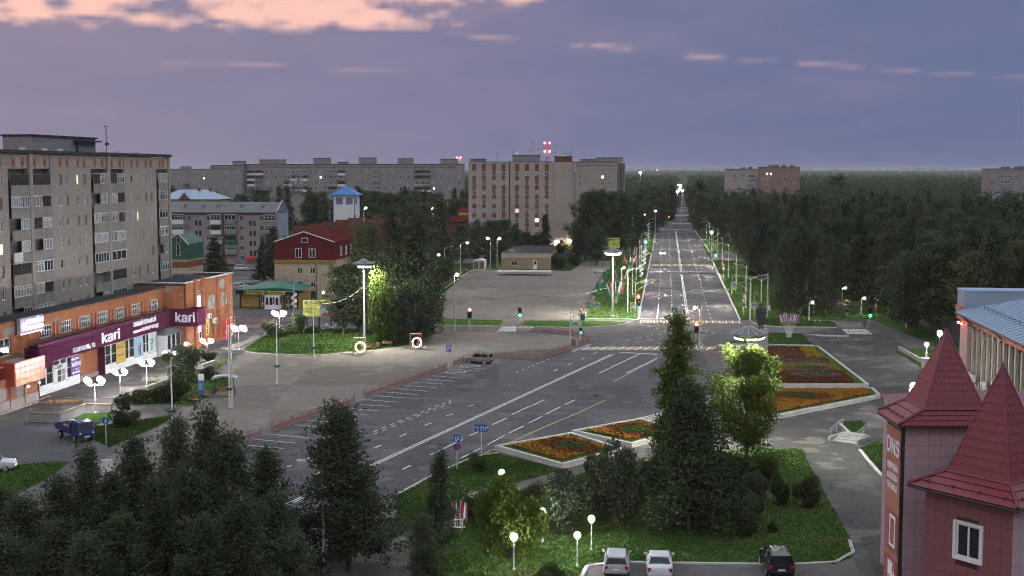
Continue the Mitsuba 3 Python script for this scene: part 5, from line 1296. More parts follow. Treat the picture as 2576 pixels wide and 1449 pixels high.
leaf_mat('m_leaf_birch', leaf_fn((0.056, 0.074, 0.042), (0.1, 0.122, 0.066), (0.14, 0.125, 0.06), 2.0))
leaf_mat('m_leaf_broad', leaf_fn((0.06, 0.092, 0.022), (0.108, 0.15, 0.03), (0.14, 0.14, 0.035), 8.0))  # lamplight put into the colour: greener leaf for willow, weeping birch, lit shrub
leaf_mat('m_leaf_olive', leaf_fn((0.066, 0.077, 0.038), (0.125, 0.135, 0.062), (0.15, 0.13, 0.055), 14.0))
leaf_mat('m_leaf_wood', leaf_fn((0.056, 0.076, 0.044), (0.102, 0.126, 0.068), (0.13, 0.125, 0.06), 27.0))
leaf_mat('m_leaf_needle', leaf_fn((0.034, 0.05, 0.027), (0.062, 0.082, 0.038), (0.078, 0.08, 0.04), 5.0), 0.12)
leaf_mat('m_leaf_shrub', leaf_fn((0.045, 0.062, 0.025), (0.1, 0.12, 0.048), (0.15, 0.1, 0.05), 21.0))
grained('m_bark_birch', lambda p, n, uv: MX((0.5, 0.48, 0.43), (0.05, 0.045, 0.04), SS(0.56, 0.62, N(p.x * 3.0, p.y * 3.0, p.z * 4.5))))
grained('m_bark', lambda p, n, uv: C3((0.1, 0.075, 0.055)) * (0.6 + 0.8 * N(p.x * 8, p.y * 8, p.z * 2.0)))


def leaves(c, size, seed, droop=0.0):
    """One small triangle per leaf at each centre, every way round; droop hangs them."""
    g = np.random.default_rng(seed)
    n = len(c)
    a = g.normal(0, 1, (n, 3)); a[:, 2] -= droop
    a /= np.linalg.norm(a, axis=1, keepdims=True)
    b = np.cross(a, g.normal(0, 1, (n, 3))); b /= np.linalg.norm(b, axis=1, keepdims=True)
    s = (size * g.uniform(0.6, 1.35, n))[:, None]
    v = np.stack([c - a * s * 0.55, c + b * s * 0.42, c + a * s * 0.6 - b * s * 0.1], 1)
    return v.reshape(-1, 3), np.arange(3 * n).reshape(-1, 3)


def grow(kind, H, R, n, leaf, seed):
    """(wood, crown): limbs leave a tapered trunk, sprays sit along the limbs, leaves sit round the sprays."""
    g = np.random.default_rng(seed)
    wood, C = [], []
    sway = np.cumsum(g.normal(0, 0.012 * H, (7, 2)), 0); sway -= sway[0]
    zt = np.linspace(0, H * (0.97 if kind in ('spruce', 'birch', 'cone') else 0.8), 7)
    tr = np.column_stack([sway, zt])
    r0 = H * (0.011 if kind == 'birch' else 0.015)
    wood.append(tube(tr, np.linspace(r0, r0 * 0.15, 7), 6))

    def trunk_at(z):
        return np.array([np.interp(z, zt, tr[:, 0]), np.interp(z, zt, tr[:, 1]), z])
    low = {'birch': 0.16, 'broad': 0.16, 'spruce': 0.05, 'cone': 0.07, 'weep': 0.12, 'tall': 0.14}[kind]
    nl = {'birch': 42, 'broad': 38, 'spruce': 70, 'cone': 64, 'weep': 44, 'tall': 54}[kind]
    lump = g.uniform(0.5, 1.25, 9)
    for i in range(nl):
        t = low + (1 - low) * ((i + g.uniform(0, 1)) / nl)
        az = i * 2.39996 + g.normal(0, 0.4)
        u = (t - low) / (1 - low)
        prof = {'birch': (1 - u) ** 0.72 * min(1, 0.45 + 2.6 * u), 'broad': math.sqrt(max(0.02, 1 - (2 * u - 0.9) ** 2 * 0.98)) if u < 0.95 else 0.3, 'spruce': (1 - u) ** 0.95 + 0.03, 'cone': (1 - u) ** 0.92 * min(1, 0.7 + 2 * u) + 0.04,
                'weep': math.sqrt(max(0.03, 1 - (1.75 * u - 0.72) ** 2)), 'tall': (1 - u ** 3) ** 0.5 * min(1, 0.4 + 2.5 * u)}[kind]
        reach = R * prof * lump[int((az % 6.283) / 6.284 * 9)] * g.uniform(0.72, 1.12)
        rise = {'birch': 0.85, 'broad': 0.5, 'spruce': -0.22, 'cone': 0.02, 'weep': 0.45, 'tall': 0.7}[kind] * reach
        z0 = max(H * low * 0.8, t * H - max(0, rise))
        p0 = trunk_at(min(z0, zt[-1]))
        d = np.array([math.cos(az), math.sin(az), 0])
        tip = p0 + d * reach + [0, 0, rise]
        mid = (p0 + tip) / 2 + [0, 0, 0.12 * reach]
        if reach > 0.1 * R:
            wood.append(tube([p0, mid, tip], [r0 * 0.32 * (1 - u) + 0.012, r0 * 0.2 * (1 - u) + 0.01, 0.008], 4, False))
        ns = max(3, int(4 + 4 * prof))
        for s in range(ns):
            q = g.uniform(0.25, 1.05) ** 0.8
            e = (1 - q) ** 2 * p0 + 2 * q * (1 - q) * mid + q * q * tip
            e = e + g.normal(0, 0.09 * R + 0.05 * reach, 3)
            if kind in ('birch', 'weep'):
                e[2] -= abs(g.normal(0, 0.05 * H * (1.3 if kind == 'weep' else 0.7)))
            C.append((e, 0.4 + 0.6 * prof))
    C_, w = np.array([c for c, _ in C]), np.array([x for _, x in C])
    C_[:, 2] = np.maximum(C_[:, 2], H * low * 0.55)
    k = g.choice(len(C_), n, p=w / w.sum())
    sg = {'birch': (0.065, 0.09), 'broad': (0.075, 0.065), 'spruce': (0.07, 0.024), 'cone': (0.07, 0.045), 'weep': (0.06, 0.2), 'tall': (0.08, 0.075)}[kind]
    spread = np.array([sg[0] * R + 0.1, sg[0] * R + 0.1, sg[1] * R + 0.08])
    pts = C_[k] + np.clip(g.normal(0, 1, (n, 3)), -1.9, 1.9) * spread
    pts[:, 2] = np.maximum(pts[:, 2], 0.25)
    return cat(*wood), leaves(pts, leaf, seed + 1, 0.8 if kind in ('birch', 'weep') else 0.0)


def shrub(H, R, n, leaf, seed):
    g = np.random.default_rng(seed)
    lobes = [(np.array([math.cos(a) * R * q, math.sin(a) * R * q, H * h]), s) for a, q, h, s in zip(g.uniform(0, 6.28, 16), g.uniform(0.1, 0.8, 16), g.uniform(0.25, 0.85, 16), g.uniform(0.2, 0.42, 16))]
    wood = cat(*[tube([(0.1 * math.cos(i), 0.1 * math.sin(i), 0), c * [0.5, 0.5, 0.5], c], [0.05, 0.03, 0.012], 4, False) for i, (c, s) in enumerate(lobes)])
    k = g.integers(0, 16, n)
    d = g.normal(0, 1, (n, 3)); d /= np.linalg.norm(d, axis=1, keepdims=True)
    pts = np.array([lobes[i][0] for i in k]) + d * (np.array([lobes[i][1] for i in k]) * g.uniform(0.35, 1.1, n) ** 0.6)[:, None] * np.array([R, R, H * 0.75])
    pts[:, 2] = np.abs(pts[:, 2]) + 0.05
    return wood, leaves(pts, leaf, seed + 1)


GROUPS = {}


def species(gid, wood, crown, wm, lm):
    scene[gid] = {'type': 'shapegroup', 'trunk': D(wood, wm, 50), 'crown': D(crown, lm)}


KIND = {
    # group: (maker, height, radius, leaves, leaf size, seed, bark, leaf)
    'near_birch': [('birch', 12, 3.0, 10500, 0.27, s, 'm_bark_birch', 'm_leaf_birch') for s in (1, 2, 3)],
    'near_cone': [('cone', 12, 3.3, 20000, 0.25, s, 'm_bark', 'm_leaf_birch') for s in (4,)],
    'near_pine': [('cone', 10, 3.6, 26000, 0.24, 5, 'm_bark', 'm_leaf_needle')],
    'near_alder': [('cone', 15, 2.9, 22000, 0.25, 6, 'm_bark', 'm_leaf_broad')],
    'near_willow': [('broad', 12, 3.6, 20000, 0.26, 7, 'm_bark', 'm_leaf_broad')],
    'mid_birch': [('birch', 18, 3.4, 6500, 0.52, s, 'm_bark_birch', 'm_leaf_birch') for s in (11, 12, 13)],
    'mid_broad': [('broad', 18, 4.8, 7500, 0.6, s, 'm_bark', m) for s, m in ((14, 'm_leaf_wood'), (15, 'm_leaf_olive'), (16, 'm_leaf_wood'))],
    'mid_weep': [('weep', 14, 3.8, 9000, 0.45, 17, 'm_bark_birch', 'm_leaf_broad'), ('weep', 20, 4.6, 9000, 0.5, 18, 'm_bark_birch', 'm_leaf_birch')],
    'mid_spruce': [('spruce', 16, 3.0, 6500, 0.46, s, 'm_bark', 'm_leaf_needle') for s in (19, 20)],
    'mid_tall': [('tall', 22, 4.0, 7500, 0.6, s, 'm_bark', 'm_leaf_wood') for s in (21, 22)],
    'far_tree': [('broad', 20, 5.0, 2600, 0.85, s, 'm_bark', m) for s, m in ((23, 'm_leaf_wood'), (24, 'm_leaf_olive'))] + [('tall', 20, 4.0, 2400, 0.8, 25, 'm_bark', 'm_leaf_birch'), ('spruce', 18, 3.2, 2200, 0.75, 26, 'm_bark', 'm_leaf_needle')],
}
for name, vs in KIND.items():
    for i, (kind, H, R, n, lf, s, bark, lm) in enumerate(vs):
        w, c = grow(kind, H, R, n, lf, s)
        species('sp_%s_%d' % (name, i), w, c, bark, lm)
for i, (n, lf, lm) in enumerate(((9000, 0.2, 'm_leaf_shrub'), (9000, 0.2, 'm_leaf_birch'), (11000, 0.22, 'm_leaf_broad'), (5000, 0.2, 'm_leaf_shrub'))):
    w, c = shrub(3.0, 2.2, n, lf, 50 + i)
    species('sp_shrub_%d' % i, w, c, 'm_bark', lm)
SIZE = {'sp_%s_%d' % (nm, i): (v[1], v[2]) for nm, vs in KIND.items() for i, v in enumerate(vs)}
SIZE.update({'sp_shrub_%d' % i: (3.0, 2.2) for i in range(4)})
tg = np.random.default_rng(77)


def plant(name, label, group, sp, x, y, h, r=None, cat_='tree'):
    H, R = SIZE[sp]
    s = h / H
    sr = s if r is None else r / R
    key = thing(name, label, cat_, group)
    scene[key] = {'type': 'instance', 'shapegroup': {'type': 'ref', 'id': sp}, 'to_world': T(pm(x, y, 0, tg.uniform(0, 6.28), (sr, sr * tg.uniform(0.92, 1.08), s)))}
    return key


# ---- near trees along the lower left edge
NEAR = [((-21.30, 90.00, 12.00), 2.5), ((-24.48, 93.00, 10.81), 2.4), ((-25.50, 88.00, 10.17), 2.9), ((-29.69, 90.00, 9.20), 2.3), ((-18.96, 86.00, 11.16), 2.8), ((-17.52, 90.00, 8.75), 2.9), ((-30.42, 86.00, 7.94), 2.6), ((-31.82, 84.00, 7.22), 2.7),
        ((-35.50, 88.00, 6.51), 2.6), ((-26.34, 84.00, 8.80), 2.7), ((-20.66, 82.00, 9.39), 2.8), ((-22.02, 80.00, 9.09), 2.7), ((-15.13, 82.00, 7.85), 2.6), ((-16.80, 78.00, 8.71), 2.8), ((-22.73, 76.00, 7.89), 2.6), ((-27.32, 77.00, 7.38), 2.7), ((-29.81, 76.00, 6.93), 2.6), ((-18.26, 75.00, 7.91), 2.7), ((-13.68, 80.00, 5.82), 2.2), ((-24.10, 74.00, 7.48), 2.5)]
for i, (((x, y, h), r), o_) in enumerate(zip(NEAR, ranks([q[0] for q in NEAR]))):
    plant('birch_tree', o_ + ' birch from the left in the dark grove along the lower left edge', 'birches of the lower left grove', 'sp_near_birch_%d' % (i % 3), x, y, h, r * 1.12)
plant('conical_birch', 'dark birch with wide conical crown standing alone in front of the slanting road', None, 'sp_near_cone_0', *(-11.48, 90.00, 11.64), 4.0)
plant('young_birch', 'slender thin birch with sparse crown left of the globe lamps', None, 'sp_near_birch_1', *(-5.38, 93.00, 8.29), 1.6)
plant('young_birch', 'ragged low birch below the slender one at the bottom edge', None, 'sp_near_birch_2', *(-5.66, 86.00, 5.24), 2.0)
plant('pine_tree', 'dense dark green pine at the middle of the lower lawn', None, 'sp_near_pine_0', *(13.85, 100.19, 11.03), 4.9)
plant('alder_tree', 'tall narrow dark tree behind the pine, its tip before the crossing', None, 'sp_near_alder_0', *(14.71, 113.00, 15.48), 3.0)
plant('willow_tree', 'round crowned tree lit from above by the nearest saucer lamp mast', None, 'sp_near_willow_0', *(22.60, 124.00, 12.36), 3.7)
SHRUBS = [
    ((0.12, 93.32, 5.41), 2.7, 2, 'round green shrub lit from within by a globe lamp'),
    ((4.40, 100.07, 4.66), 2.9, 1, 'broad leafy shrub right of the lit shrub'),
    ((-2.94, 102.15, 2.19), 1.5, 0, 'brownish low shrub by the red and white flags'),
    ((8.54, 101.56, 5.90), 3.3, 1, 'large dark shrub mass left of the pine'),
    ((6.81, 103.94, 4.08), 2.4, 0, 'shrub between the broad one and the dark mass'),
    ((1.36, 104.55, 2.56), 1.6, 0, 'reddish shrub behind the lit shrub'),
    ((-3.26, 120.37, 1.69), 1.1, 0, 'small round shrub beside the lane signs'),
    ((22.44, 114.21, 2.79), 2.0, 0, 'upper shrub of the group right of the pine'),
    ((22.22, 107.72, 2.71), 1.1, 0, 'small upright shrub right of the pine'),
    ((24.52, 107.59, 2.40), 1.5, 0, 'lone shrub nearest the right walkway'),
    ((19.22, 104.19, 3.54), 1.6, 1, 'shrub close to the right side of the pine'),
    ((17.81, 98.52, 3.01), 1.8, 1, 'lowest shrub of the group right of the pine'),
    ((20.17, 99.85, 0.79), 0.6, 0, 'tiny shrub at the lower right of the pine'),
    ((20.13, 116.15, 2.36), 1.6, 1, 'shrub in the shade below the bright tree'),
    ((2.52, 88.10, 0.92), 1.3, 0, 'tiny shrub cut by the bottom edge'),
    ((-43.77, 171.59, 4.77), 3.2, 1, 'largest shrub of the bed by the shops'),
    ((-40.72, 157.53, 2.78), 3.0, 0, 'shrub in front of the largest one by the shops'),
    ((-44.59, 156.17, 1.79), 1.8, 0, 'left shrub of the bed by the shops'),
    ((-42.74, 156.98, 2.04), 1.8, 1, 'middle shrub of the bed by the shops'),
    ((-45.31, 150.69, 2.15), 1.3, 1, 'round clipped shrub near the retaining walls'),
    ((-42.12, 140.79, 2.10), 1.9, 0, 'olive shrub on the lawn near the truck'),
    ((-44.67, 190.73, 1.88), 1.5, 0, 'small shrub by the rear terrace wall'),
    ((-41.12, 174.90, 1.62), 1.4, 0, 'small shrub behind the swing bench'),
    ((-40.49, 219.25, 2.56), 2.2, 1, 'left shrub at the back of the plaza lawn'),
    ((-38.64, 219.78, 1.55), 1.6, 0, 'low shrub at the back of the plaza lawn'),
    ((-36.37, 223.56, 3.57), 2.0, 1, 'tall shrub before the yellow billboard'),
    ((-34.14, 224.66, 1.38), 2.0, 0, 'low shrub below the yellow billboard'),
    ((-37.73, 223.56, 1.65), 1.6, 0, 'low shrub left of the tall billboard shrub'),
    ((13.94, 376.10, 4.12), 3.2, 1, 'dark shrub beside the pavilion'),
    ((17.95, 388.83, 3.55), 2.6, 0, 'shrub between the pavilion and the walk'),
]
for (x, y, h), r, i, lab in SHRUBS:
    plant('shrub', lab, None, 'sp_shrub_%d' % i, x, y, h, r, 'shrub')

# ---- trees of the plaza lawn
plant('plaza_tree', 'dark tree at the left end of the plaza lawn', None, 'sp_mid_tall_0', *(-29.07, 223.56, 13.26), 3.2)
plant('plaza_tree', 'dark taller tree behind the lamp mast on the plaza lawn', None, 'sp_mid_birch_0', *(-26.18, 225.78, 16.41), 3.2)
plant('weeping_birch', 'weeping birch lit and coloured bright yellow green right of the lamp mast', None, 'sp_mid_weep_0', *(-20.67, 210.14, 13.12), 2.9)
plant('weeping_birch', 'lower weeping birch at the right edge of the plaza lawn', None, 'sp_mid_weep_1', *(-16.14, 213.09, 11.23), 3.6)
PLAZA = [(-20.38, 220.31, 22.56), (-23.74, 223.56, 21.13), (-17.01, 220.31, 21.03), (-15.13, 227.47, 16.32), (-20.76, 236.31, 18.73)]
for i, (sp, r) in enumerate((('sp_mid_birch_1', 5.0), ('sp_mid_weep_1', 4.6), ('sp_mid_birch_2', 4.8), ('sp_mid_weep_1', 3.6), ('sp_mid_tall_1', 4.6))):
    plant('plaza_birch', ranks(PLAZA)[i] + ' tall birch from the left in the dark clump behind the plaza lawn', 'birches of the plaza clump', sp, *PLAZA[i], r)


# ---- yards, the dormitory's front, the poplars by the avenue
YARD = [
    ((-79.42, 351.63, 10.16), 4.2, 'mid_spruce_0', 'bushy dark conifer before the grey five storey block', None),
    ((-58.78, 323.15, 14.54), 3.6, 'mid_birch_1', 'birch at the right end of the grey five storey block', None),
    ((-56.42, 327.77, 11.97), 3.2, 'mid_birch_0', 'birch between the grey block and the mansard house', None),
    ((-63.10, 327.77, 11.17), 2.4, 'mid_birch_2', 'slim birch left of the other two before the grey block', None),
    ((-87.36, 355.72, 8.66), 2.6, 'mid_broad_0', 'dark tree beside the green gabled house', None),
    ((-111.51, 441.01, 10.70), 2.6, 'mid_birch_2', 'small birch at the left end of the grey block', None),
    ((-17.08, 355.72, 11.89), 3.0, 'mid_tall_0', 'dark tree left of the transformer house', None),
    ((10.49, 411.44, 14.35), 3.4, 'mid_spruce_1', 'dark spruce rising before the dormitory end wall', None),
]
for (x, y, h), r, sp, lab, g_ in YARD:
    plant('yard_tree', lab, g_, 'sp_' + sp, x, y, h, r)
L_ = [(-14.53, 388.83, 13.93), (-10.57, 395.52, 13.92), (-6.42, 398.95, 14.53), (-3.18, 402.44, 14.65), (1.50, 411.44, 11.86), (4.69, 417.03, 9.75), (7.28, 420.85, 8.31), (14.82, 417.03, 6.59), (-13.49, 411.44, 10.62), (-8.69, 420.85, 11.49)]
for i, ((x, y, h), o_) in enumerate(zip(L_, ranks(L_))):
    plant('dormitory_tree', o_ + ' dark tree from the left in the row at the foot of the dormitory', 'trees before the dormitory', 'sp_' + ('mid_tall_0', 'mid_birch_0', 'mid_tall_1')[i % 3], x, y, h, 3.6 if i < 6 else 2.6)
L_ = [(22.24, 402.44, 23.64), (25.69, 398.95, 24.64), (30.10, 409.61, 24.06), (34.23, 411.44, 23.29), (38.94, 424.73, 22.12), (25.97, 441.01, 22.69), (34.40, 441.01, 23.36), (42.43, 441.01, 18.70), (31.91, 463.18, 22.42), (40.76, 463.18, 21.03), (21.49, 411.44, 14.35), (25.04, 388.83, 12.75), (47.42, 509.24, 21.87), (42.01, 509.24, 21.87)]
for i, ((x, y, h), o_) in enumerate(zip(L_, ranks(L_))):
    plant('poplar_tree', o_ + ' tall poplar from the left in the stand between dormitory and avenue', 'poplars beside the avenue', 'sp_' + ('mid_tall_0', 'mid_broad_0', 'mid_tall_1', 'mid_broad_2')[i % 4], x, y, h, 4.4)

# ---- the park on the right, tree by tree as far as they can be told apart
from shapely.geometry import Point
PARK = Polygon([(86.11, 586.97), (68.10, 398.95), (59.23, 290.38), (54.13, 254.78), (61.92, 252.67), (64.66, 271.43), (68.89, 293.17), (75.86, 296.01), (71.87, 267.46), (68.53, 249.22), (72.82, 245.20), (67.07, 219.25), (72.00, 208.22), (72.17, 166.84), (122.47, 249.22), (944.07, 1937.83), (267.64, 1937.83)]).buffer(0)
HALL = Polygon([AVE(170, 36), AVE(170, 72), AVE(100, 72), AVE(100, 36)]).buffer(4)
FAR_R = Polygon([(113.96, 713.93), (156.13, 713.93), (184.51, 844.19), (134.68, 844.19)]).buffer(8)


def scatter(poly, gap0, gap1, d0, d1, limit, seed, avoid=()):
    """Dart throwing: the gap between trees widens with distance; nearest first."""
    g = np.random.default_rng(seed)
    x0, y0, x1, y1 = poly.bounds
    y1 = min(y1, d1)
    import shapely
    p = g.uniform((x0, y0), (x1, y1), (60000, 2))
    ok = shapely.contains_xy(poly, p[:, 0], p[:, 1]) & (p[:, 1] > d0)
    for a in avoid:
        ok &= ~shapely.contains_xy(a, p[:, 0], p[:, 1])
    p = p[ok]
    p = p[np.abs(p[:, 0]) < 0.42 * p[:, 1] + 8]
    out = np.zeros((0, 2))
    for q in p:
        gap = np.interp(q[1], [d0, d1], [gap0, gap1])
        if len(out) == 0 or (((out - q) ** 2).sum(1) > gap * gap).all():
            out = np.vstack([out, q])
    return out[np.argsort(out[:, 1])][:limit]


PT = scatter(PARK, 6.2, 13.0, 200, 620, 330, 5, (HALL, FAR_R))
tg = np.random.default_rng(91)
for i, (x, y) in enumerate(PT):
    r = tg.random()
    if y < 420:
        sp = ('mid_birch_0', 'mid_birch_1', 'mid_birch_2', 'mid_broad_1', 'mid_tall_0', 'mid_spruce_0', 'mid_broad_0', 'mid_spruce_1')[min(7, int(r * 8))]
    else:
        sp = 'far_tree_%d' % min(3, int(r * 4))
    h = tg.uniform(15.5, 20.5) if y < 330 else tg.uniform(17, 23)
    if 'spruce' in sp:
        h *= 0.92
    if x > 95:
        h *= 0.88
    R = tg.uniform(3.0, 4.4) if 'broad' not in sp else tg.uniform(4.2, 5.6)
    plant('park_tree', 'tree of the dark park wood on the right of the avenue', 'trees of the park wood', 'sp_' + sp, x, y, h, R)
L_ = [(53.35, 254.78, 16.46), (56.38, 256.21, 14.85), (58.70, 254.07, 18.04), (61.69, 256.21, 15.62), (58.45, 271.43, 17.35), (62.36, 265.13, 16.40)]
for i, ((x, y, h), o_) in enumerate(zip(L_, ranks(L_))):
    plant('lit_birch', o_ + ' birch from the left at the park entrance, white trunk lit by lamps', 'birches at the park entrance', 'sp_' + ('mid_weep_1', 'mid_birch_1')[i % 2], x, y, h, 3.2)
plant('lone_poplar', 'broad round poplar standing above the far woods on the right', None, 'sp_far_tree_0', *(210.07, 844.19, 28.51), 9.0)

# ---- woods behind the grey block and the mansard house
WOOD_L = Polygon([(-138.68, 514.92), (-70.77, 545.36), (-35.20, 402.44), (-25.17, 441.01), (-16.68, 509.24), (-23.35, 713.93), (-196.35, 713.93)]).buffer(0)
BUILT = [Polygon([(-119.54, 441.01), (-70.68, 441.01), (-98.95, 618.41), (-167.36, 618.41)]).buffer(2), Polygon([(-50.94, 370.04), (-43.07, 370.04), (-51.27, 441.01), (-60.64, 441.01)]).buffer(3), Polygon([(-21.26, 382.36), (-8.48, 382.36), (-12.36, 558.56), (-30.99, 558.56)]).buffer(1), Polygon([(-50.94, 279.73), (-33.05, 279.73), (-25.42, 402.44), (-40.09, 402.44)]).buffer(1)]
WL = scatter(WOOD_L, 8.5, 12.0, 395, 640, 150, 8, BUILT)
for i, (x, y) in enumerate(WL):
    sp = 'far_tree_%d' % min(3, int(tg.random() * 4))
    plant('wood_tree', 'tree of the wood between the grey block and the long block', 'trees of the left wood', 'sp_' + sp, x, y, tg.uniform(16, 22), tg.uniform(3.6, 5.4))
L_ = [(-39.55, 318.66, 16.95), (-37.79, 342.45, 18.19), (-21.26, 336.18, 14.82), (-20.33, 355.72, 10.82), (-25.73, 355.72, 16.20), (-17.25, 318.66, 7.77), (-35.46, 355.72, 18.35), (-30.06, 355.72, 18.35)]
for i, ((x, y, h), o_) in enumerate(zip(L_, ranks(L_))):
    plant('backdrop_tree', o_ + ' tree from the left behind the plaza clump and mansard house', 'trees behind the plaza clump', 'sp_' + ('mid_tall_1', 'mid_birch_0', 'mid_broad_0')[i % 3], x, y, h, 4.0)
# ---- trees along the far avenue
L_ = [(59.61, 558.56, 21.28), (66.56, 598.38, 22.24), (76.30, 662.76, 21.62), (87.90, 736.67, 20.91), (62.59, 618.41, 22.05), (73.30, 687.40, 22.21), (102.73, 844.19, 18.85), (121.91, 977.88, 16.23), (89.81, 786.79, 21.37), (81.56, 572.41, 21.11), (89.96, 639.82, 21.84), (99.47, 713.93, 21.99), (110.98, 807.38, 20.71), (125.94, 928.86, 19.06), (147.50, 1093.22, 16.16), (96.78, 662.76, 22.42), (111.74, 773.63, 22.18), (142.96, 1133.30, 13.67), (122.44, 1032.34, 18.06), (131.28, 928.86, 21.01)]
for i, ((x, y, h), o_) in enumerate(zip(L_, ranks(L_))):
    plant('avenue_tree', o_ + ' tree from the left among those lining the far avenue', 'trees along the far avenue', 'sp_far_tree_%d' % (i % 4), x, y, h, 4.6)

# ---- the woods beyond, too many and too far to count
def far_wood(d0, d1, n, size, per, seed, keep):
    g = np.random.default_rng(seed)
    d = np.sqrt(g.uniform(d0 ** 2, d1 ** 2, n))
    a = g.uniform(-0.43, 0.43, n)
    x, y = d * np.sin(a), d * np.cos(a)
    ok = keep(x, y)
    x, y = x[ok], y[ok]
    m = len(x)
    h = g.uniform(0.65, 1.1, m) * size * 2.0
    base = rise(np.hypot(x, y)) + 9.0 * np.clip((np.hypot(x, y) - 3500) / 4000, 0, 1) * (np.sin(x / 330.0) * np.sin(x / 127.0 + 1.0) - 0.3)
    q = g.normal(0, 1, (m, per, 3)); q /= np.linalg.norm(q, axis=2, keepdims=True); q *= g.uniform(0.3, 1, (m, per, 1)) ** 0.5
    w = h * g.uniform(0.17, 0.3, m)
    c = np.stack([x[:, None] + q[..., 0] * w[:, None] * (1.15 - 0.5 * (q[..., 2] + 1) / 2), y[:, None] + q[..., 1] * w[:, None], base[:, None] + h[:, None] * (0.55 + 0.45 * q[..., 2])], -1)
    return leaves(c.reshape(-1, 3), size * 0.22, seed + 1)


def rise(d):
    return (20.0 + 7.0 * np.sin(d / 610.0) * np.cos(d / 1370.0)) * np.clip((d - 2500) / 6000, 0, 1) ** 1.3


def clear(x, y):
    p, q = x * ROAD_F[0] + y * ROAD_F[1], x * ROAD_R[0] + y * ROAD_R[1]
    road = np.abs(x - np.interp(y, [500, 980, 1500, 2200, 4000], [66, 120, 196, 286, 520])) < 11
    return ~road & ~((y < 760) & (x < 60) & (x > -190)) & ~((y < 1000) & (x < -150) & (x > -280)) & ~((y > 760) & (y < 850) & (x > 112) & (x < 190)) & ~((y > 690) & (y < 735) & (x > 245) & (x < 300))


structure('far_woods', far_wood(640, 1500, 5200, 9.5, 90, 3, clear), 'm_leaf_wood', kind='stuff')
structure('far_woods', far_wood(1500, 3500, 9000, 9.5, 36, 4, clear), 'm_leaf_needle', kind='stuff')
structure('far_woods', far_wood(3500, 9000, 16000, 11.0, 14, 5, clear), 'm_leaf_needle', kind='stuff')
th = np.linspace(-0.6, 0.6, 41)
ds = np.array([2500, 3500, 4500, 6000, 8500, 11000.0])
v = np.array([[r * math.sin(t), r * math.cos(t), float(rise(np.array(r))) + 0.02] for r in ds for t in th])
f = np.array([[i * 41 + j, i * 41 + j + 1, (i + 1) * 41 + j + 1, (i + 1) * 41 + j] for i in range(len(ds) - 1) for j in range(40)])
structure('hills', (v, np.vstack([f[:, [0, 2, 1]], f[:, [0, 3, 2]]])), 'm_floor')


# ---------------------------------------------------------------- lamps
COOL, WARM = np.array((1.0, 0.97, 1.02)), np.array((1.0, 0.9, 0.68))
globe_m = ball(0.3, sub=2)
GL = 46.0
quad_pole = D(cat(tube([(0, 0, 0), (0, 0, 0.5), (0, 0, 3.3)], [0.1, 0.06, 0.045], 8), lathe([(0.16, 0), (0.16, 0.12), (0.08, 0.3)], 8), tube([(-0.95, 0, 3.1), (0.95, 0, 3.1)], 0.03, 5), tube([(0, -0.95, 3.1), (0, 0.95, 3.1)], 0.03, 5),
                       *[tube([(x, y, 3.1), (x, y, 3.35)], 0.03, 5) for x, y in ((-0.95, 0), (0.95, 0), (0, -0.95), (0, 0.95))]), 'm_white')
globe_d = D(globe_m, 'm_lamp', True, COOL * GL * GLOW)
QUAD = [((-48.22, 149.93, 3.90), 'first'), ((-48.84, 161.76, 3.10), 'second'), ((-47.20, 167.77, 3.42), 'third'), ((-46.06, 175.58, 3.47), 'fourth'), ((-44.79, 191.13, 3.18), 'fifth'), ((-42.77, 203.78, 3.60), 'sixth'), ((-39.53, 221.39, 4.01), 'seventh')]
for (x, y, h), nth in QUAD:
    k = thing('globe_lamp', '%s lamp with four white globes from the near end of the row before the shops' % nth, 'street lamp', None)
    M = pm(x, y, 0, -0.3, h / 3.6)
    part(k, 'pole', quad_pole, M)
    for gx, gy in ((-0.95, 0), (0.95, 0), (0, -0.95), (0, 0.95)):
        part(k, 'globe', globe_d, M @ pm(gx, gy, 3.6))
park_pole = D(cat(tube([(0, 0, 0), (0, 0, 0.35), (0, 0, 2.2)], [0.07, 0.045, 0.035], 8), lathe([(0.12, 0), (0.12, 0.1), (0.05, 0.25)], 8), lathe([(0.035, 2.1), (0.12, 2.2), (0.12, 2.25)], 8)), 'm_white')
PARKL = [((-0.88, 109.44, 2.54), 'globe lamp standing alone on the lawn below the first flower bed'), ((2.31, 97.01, 2.48), 'globe lamp half behind the broad leafy shrub'), ((-1.78, 94.22, 2.41), 'globe lamp seen through leaves left of the lit shrub'),
         ((0.13, 89.99, 2.48), 'globe lamp in front of the lit shrub, nearest the bottom'), ((4.62, 90.92, 2.33), 'globe lamp above the silver car'), ((5.86, 94.82, 2.46), 'globe lamp on the open lawn left of the pine'),
         ((63.56, 193.58, 3.99), 'globe lamp at the wood edge left of the hall, farther one'), ((63.35, 189.53, 4.03), 'globe lamp against the corner of the hall')]
for (x, y, h), lab in PARKL:
    k = thing('park_lamp', 'white ' + lab, 'street lamp')
    part(k, 'pole', park_pole, pm(x, y, 0, 0, h / 2.5))
    part(k, 'globe', D(ball(0.24, 0, 0, 2.5), 'm_lamp', True, COOL * 70 * GLOW), pm(x, y, 0, 0, h / 2.5))
x, y, h = (59.04, 185.28, 3.43)
k = thing('pedestal_lamp', 'globe lamp with tapered white post on a square stone pedestal by the walkway', 'street lamp')
part(k, 'pedestal', D(cat(bev(-0.55, 0.55, -0.55, 0.55, 0, 1.3, 0.04), bev(-0.65, 0.65, -0.65, 0.65, 1.3, 1.45, 0.03)), 'm_kerb'), pm(x, y))
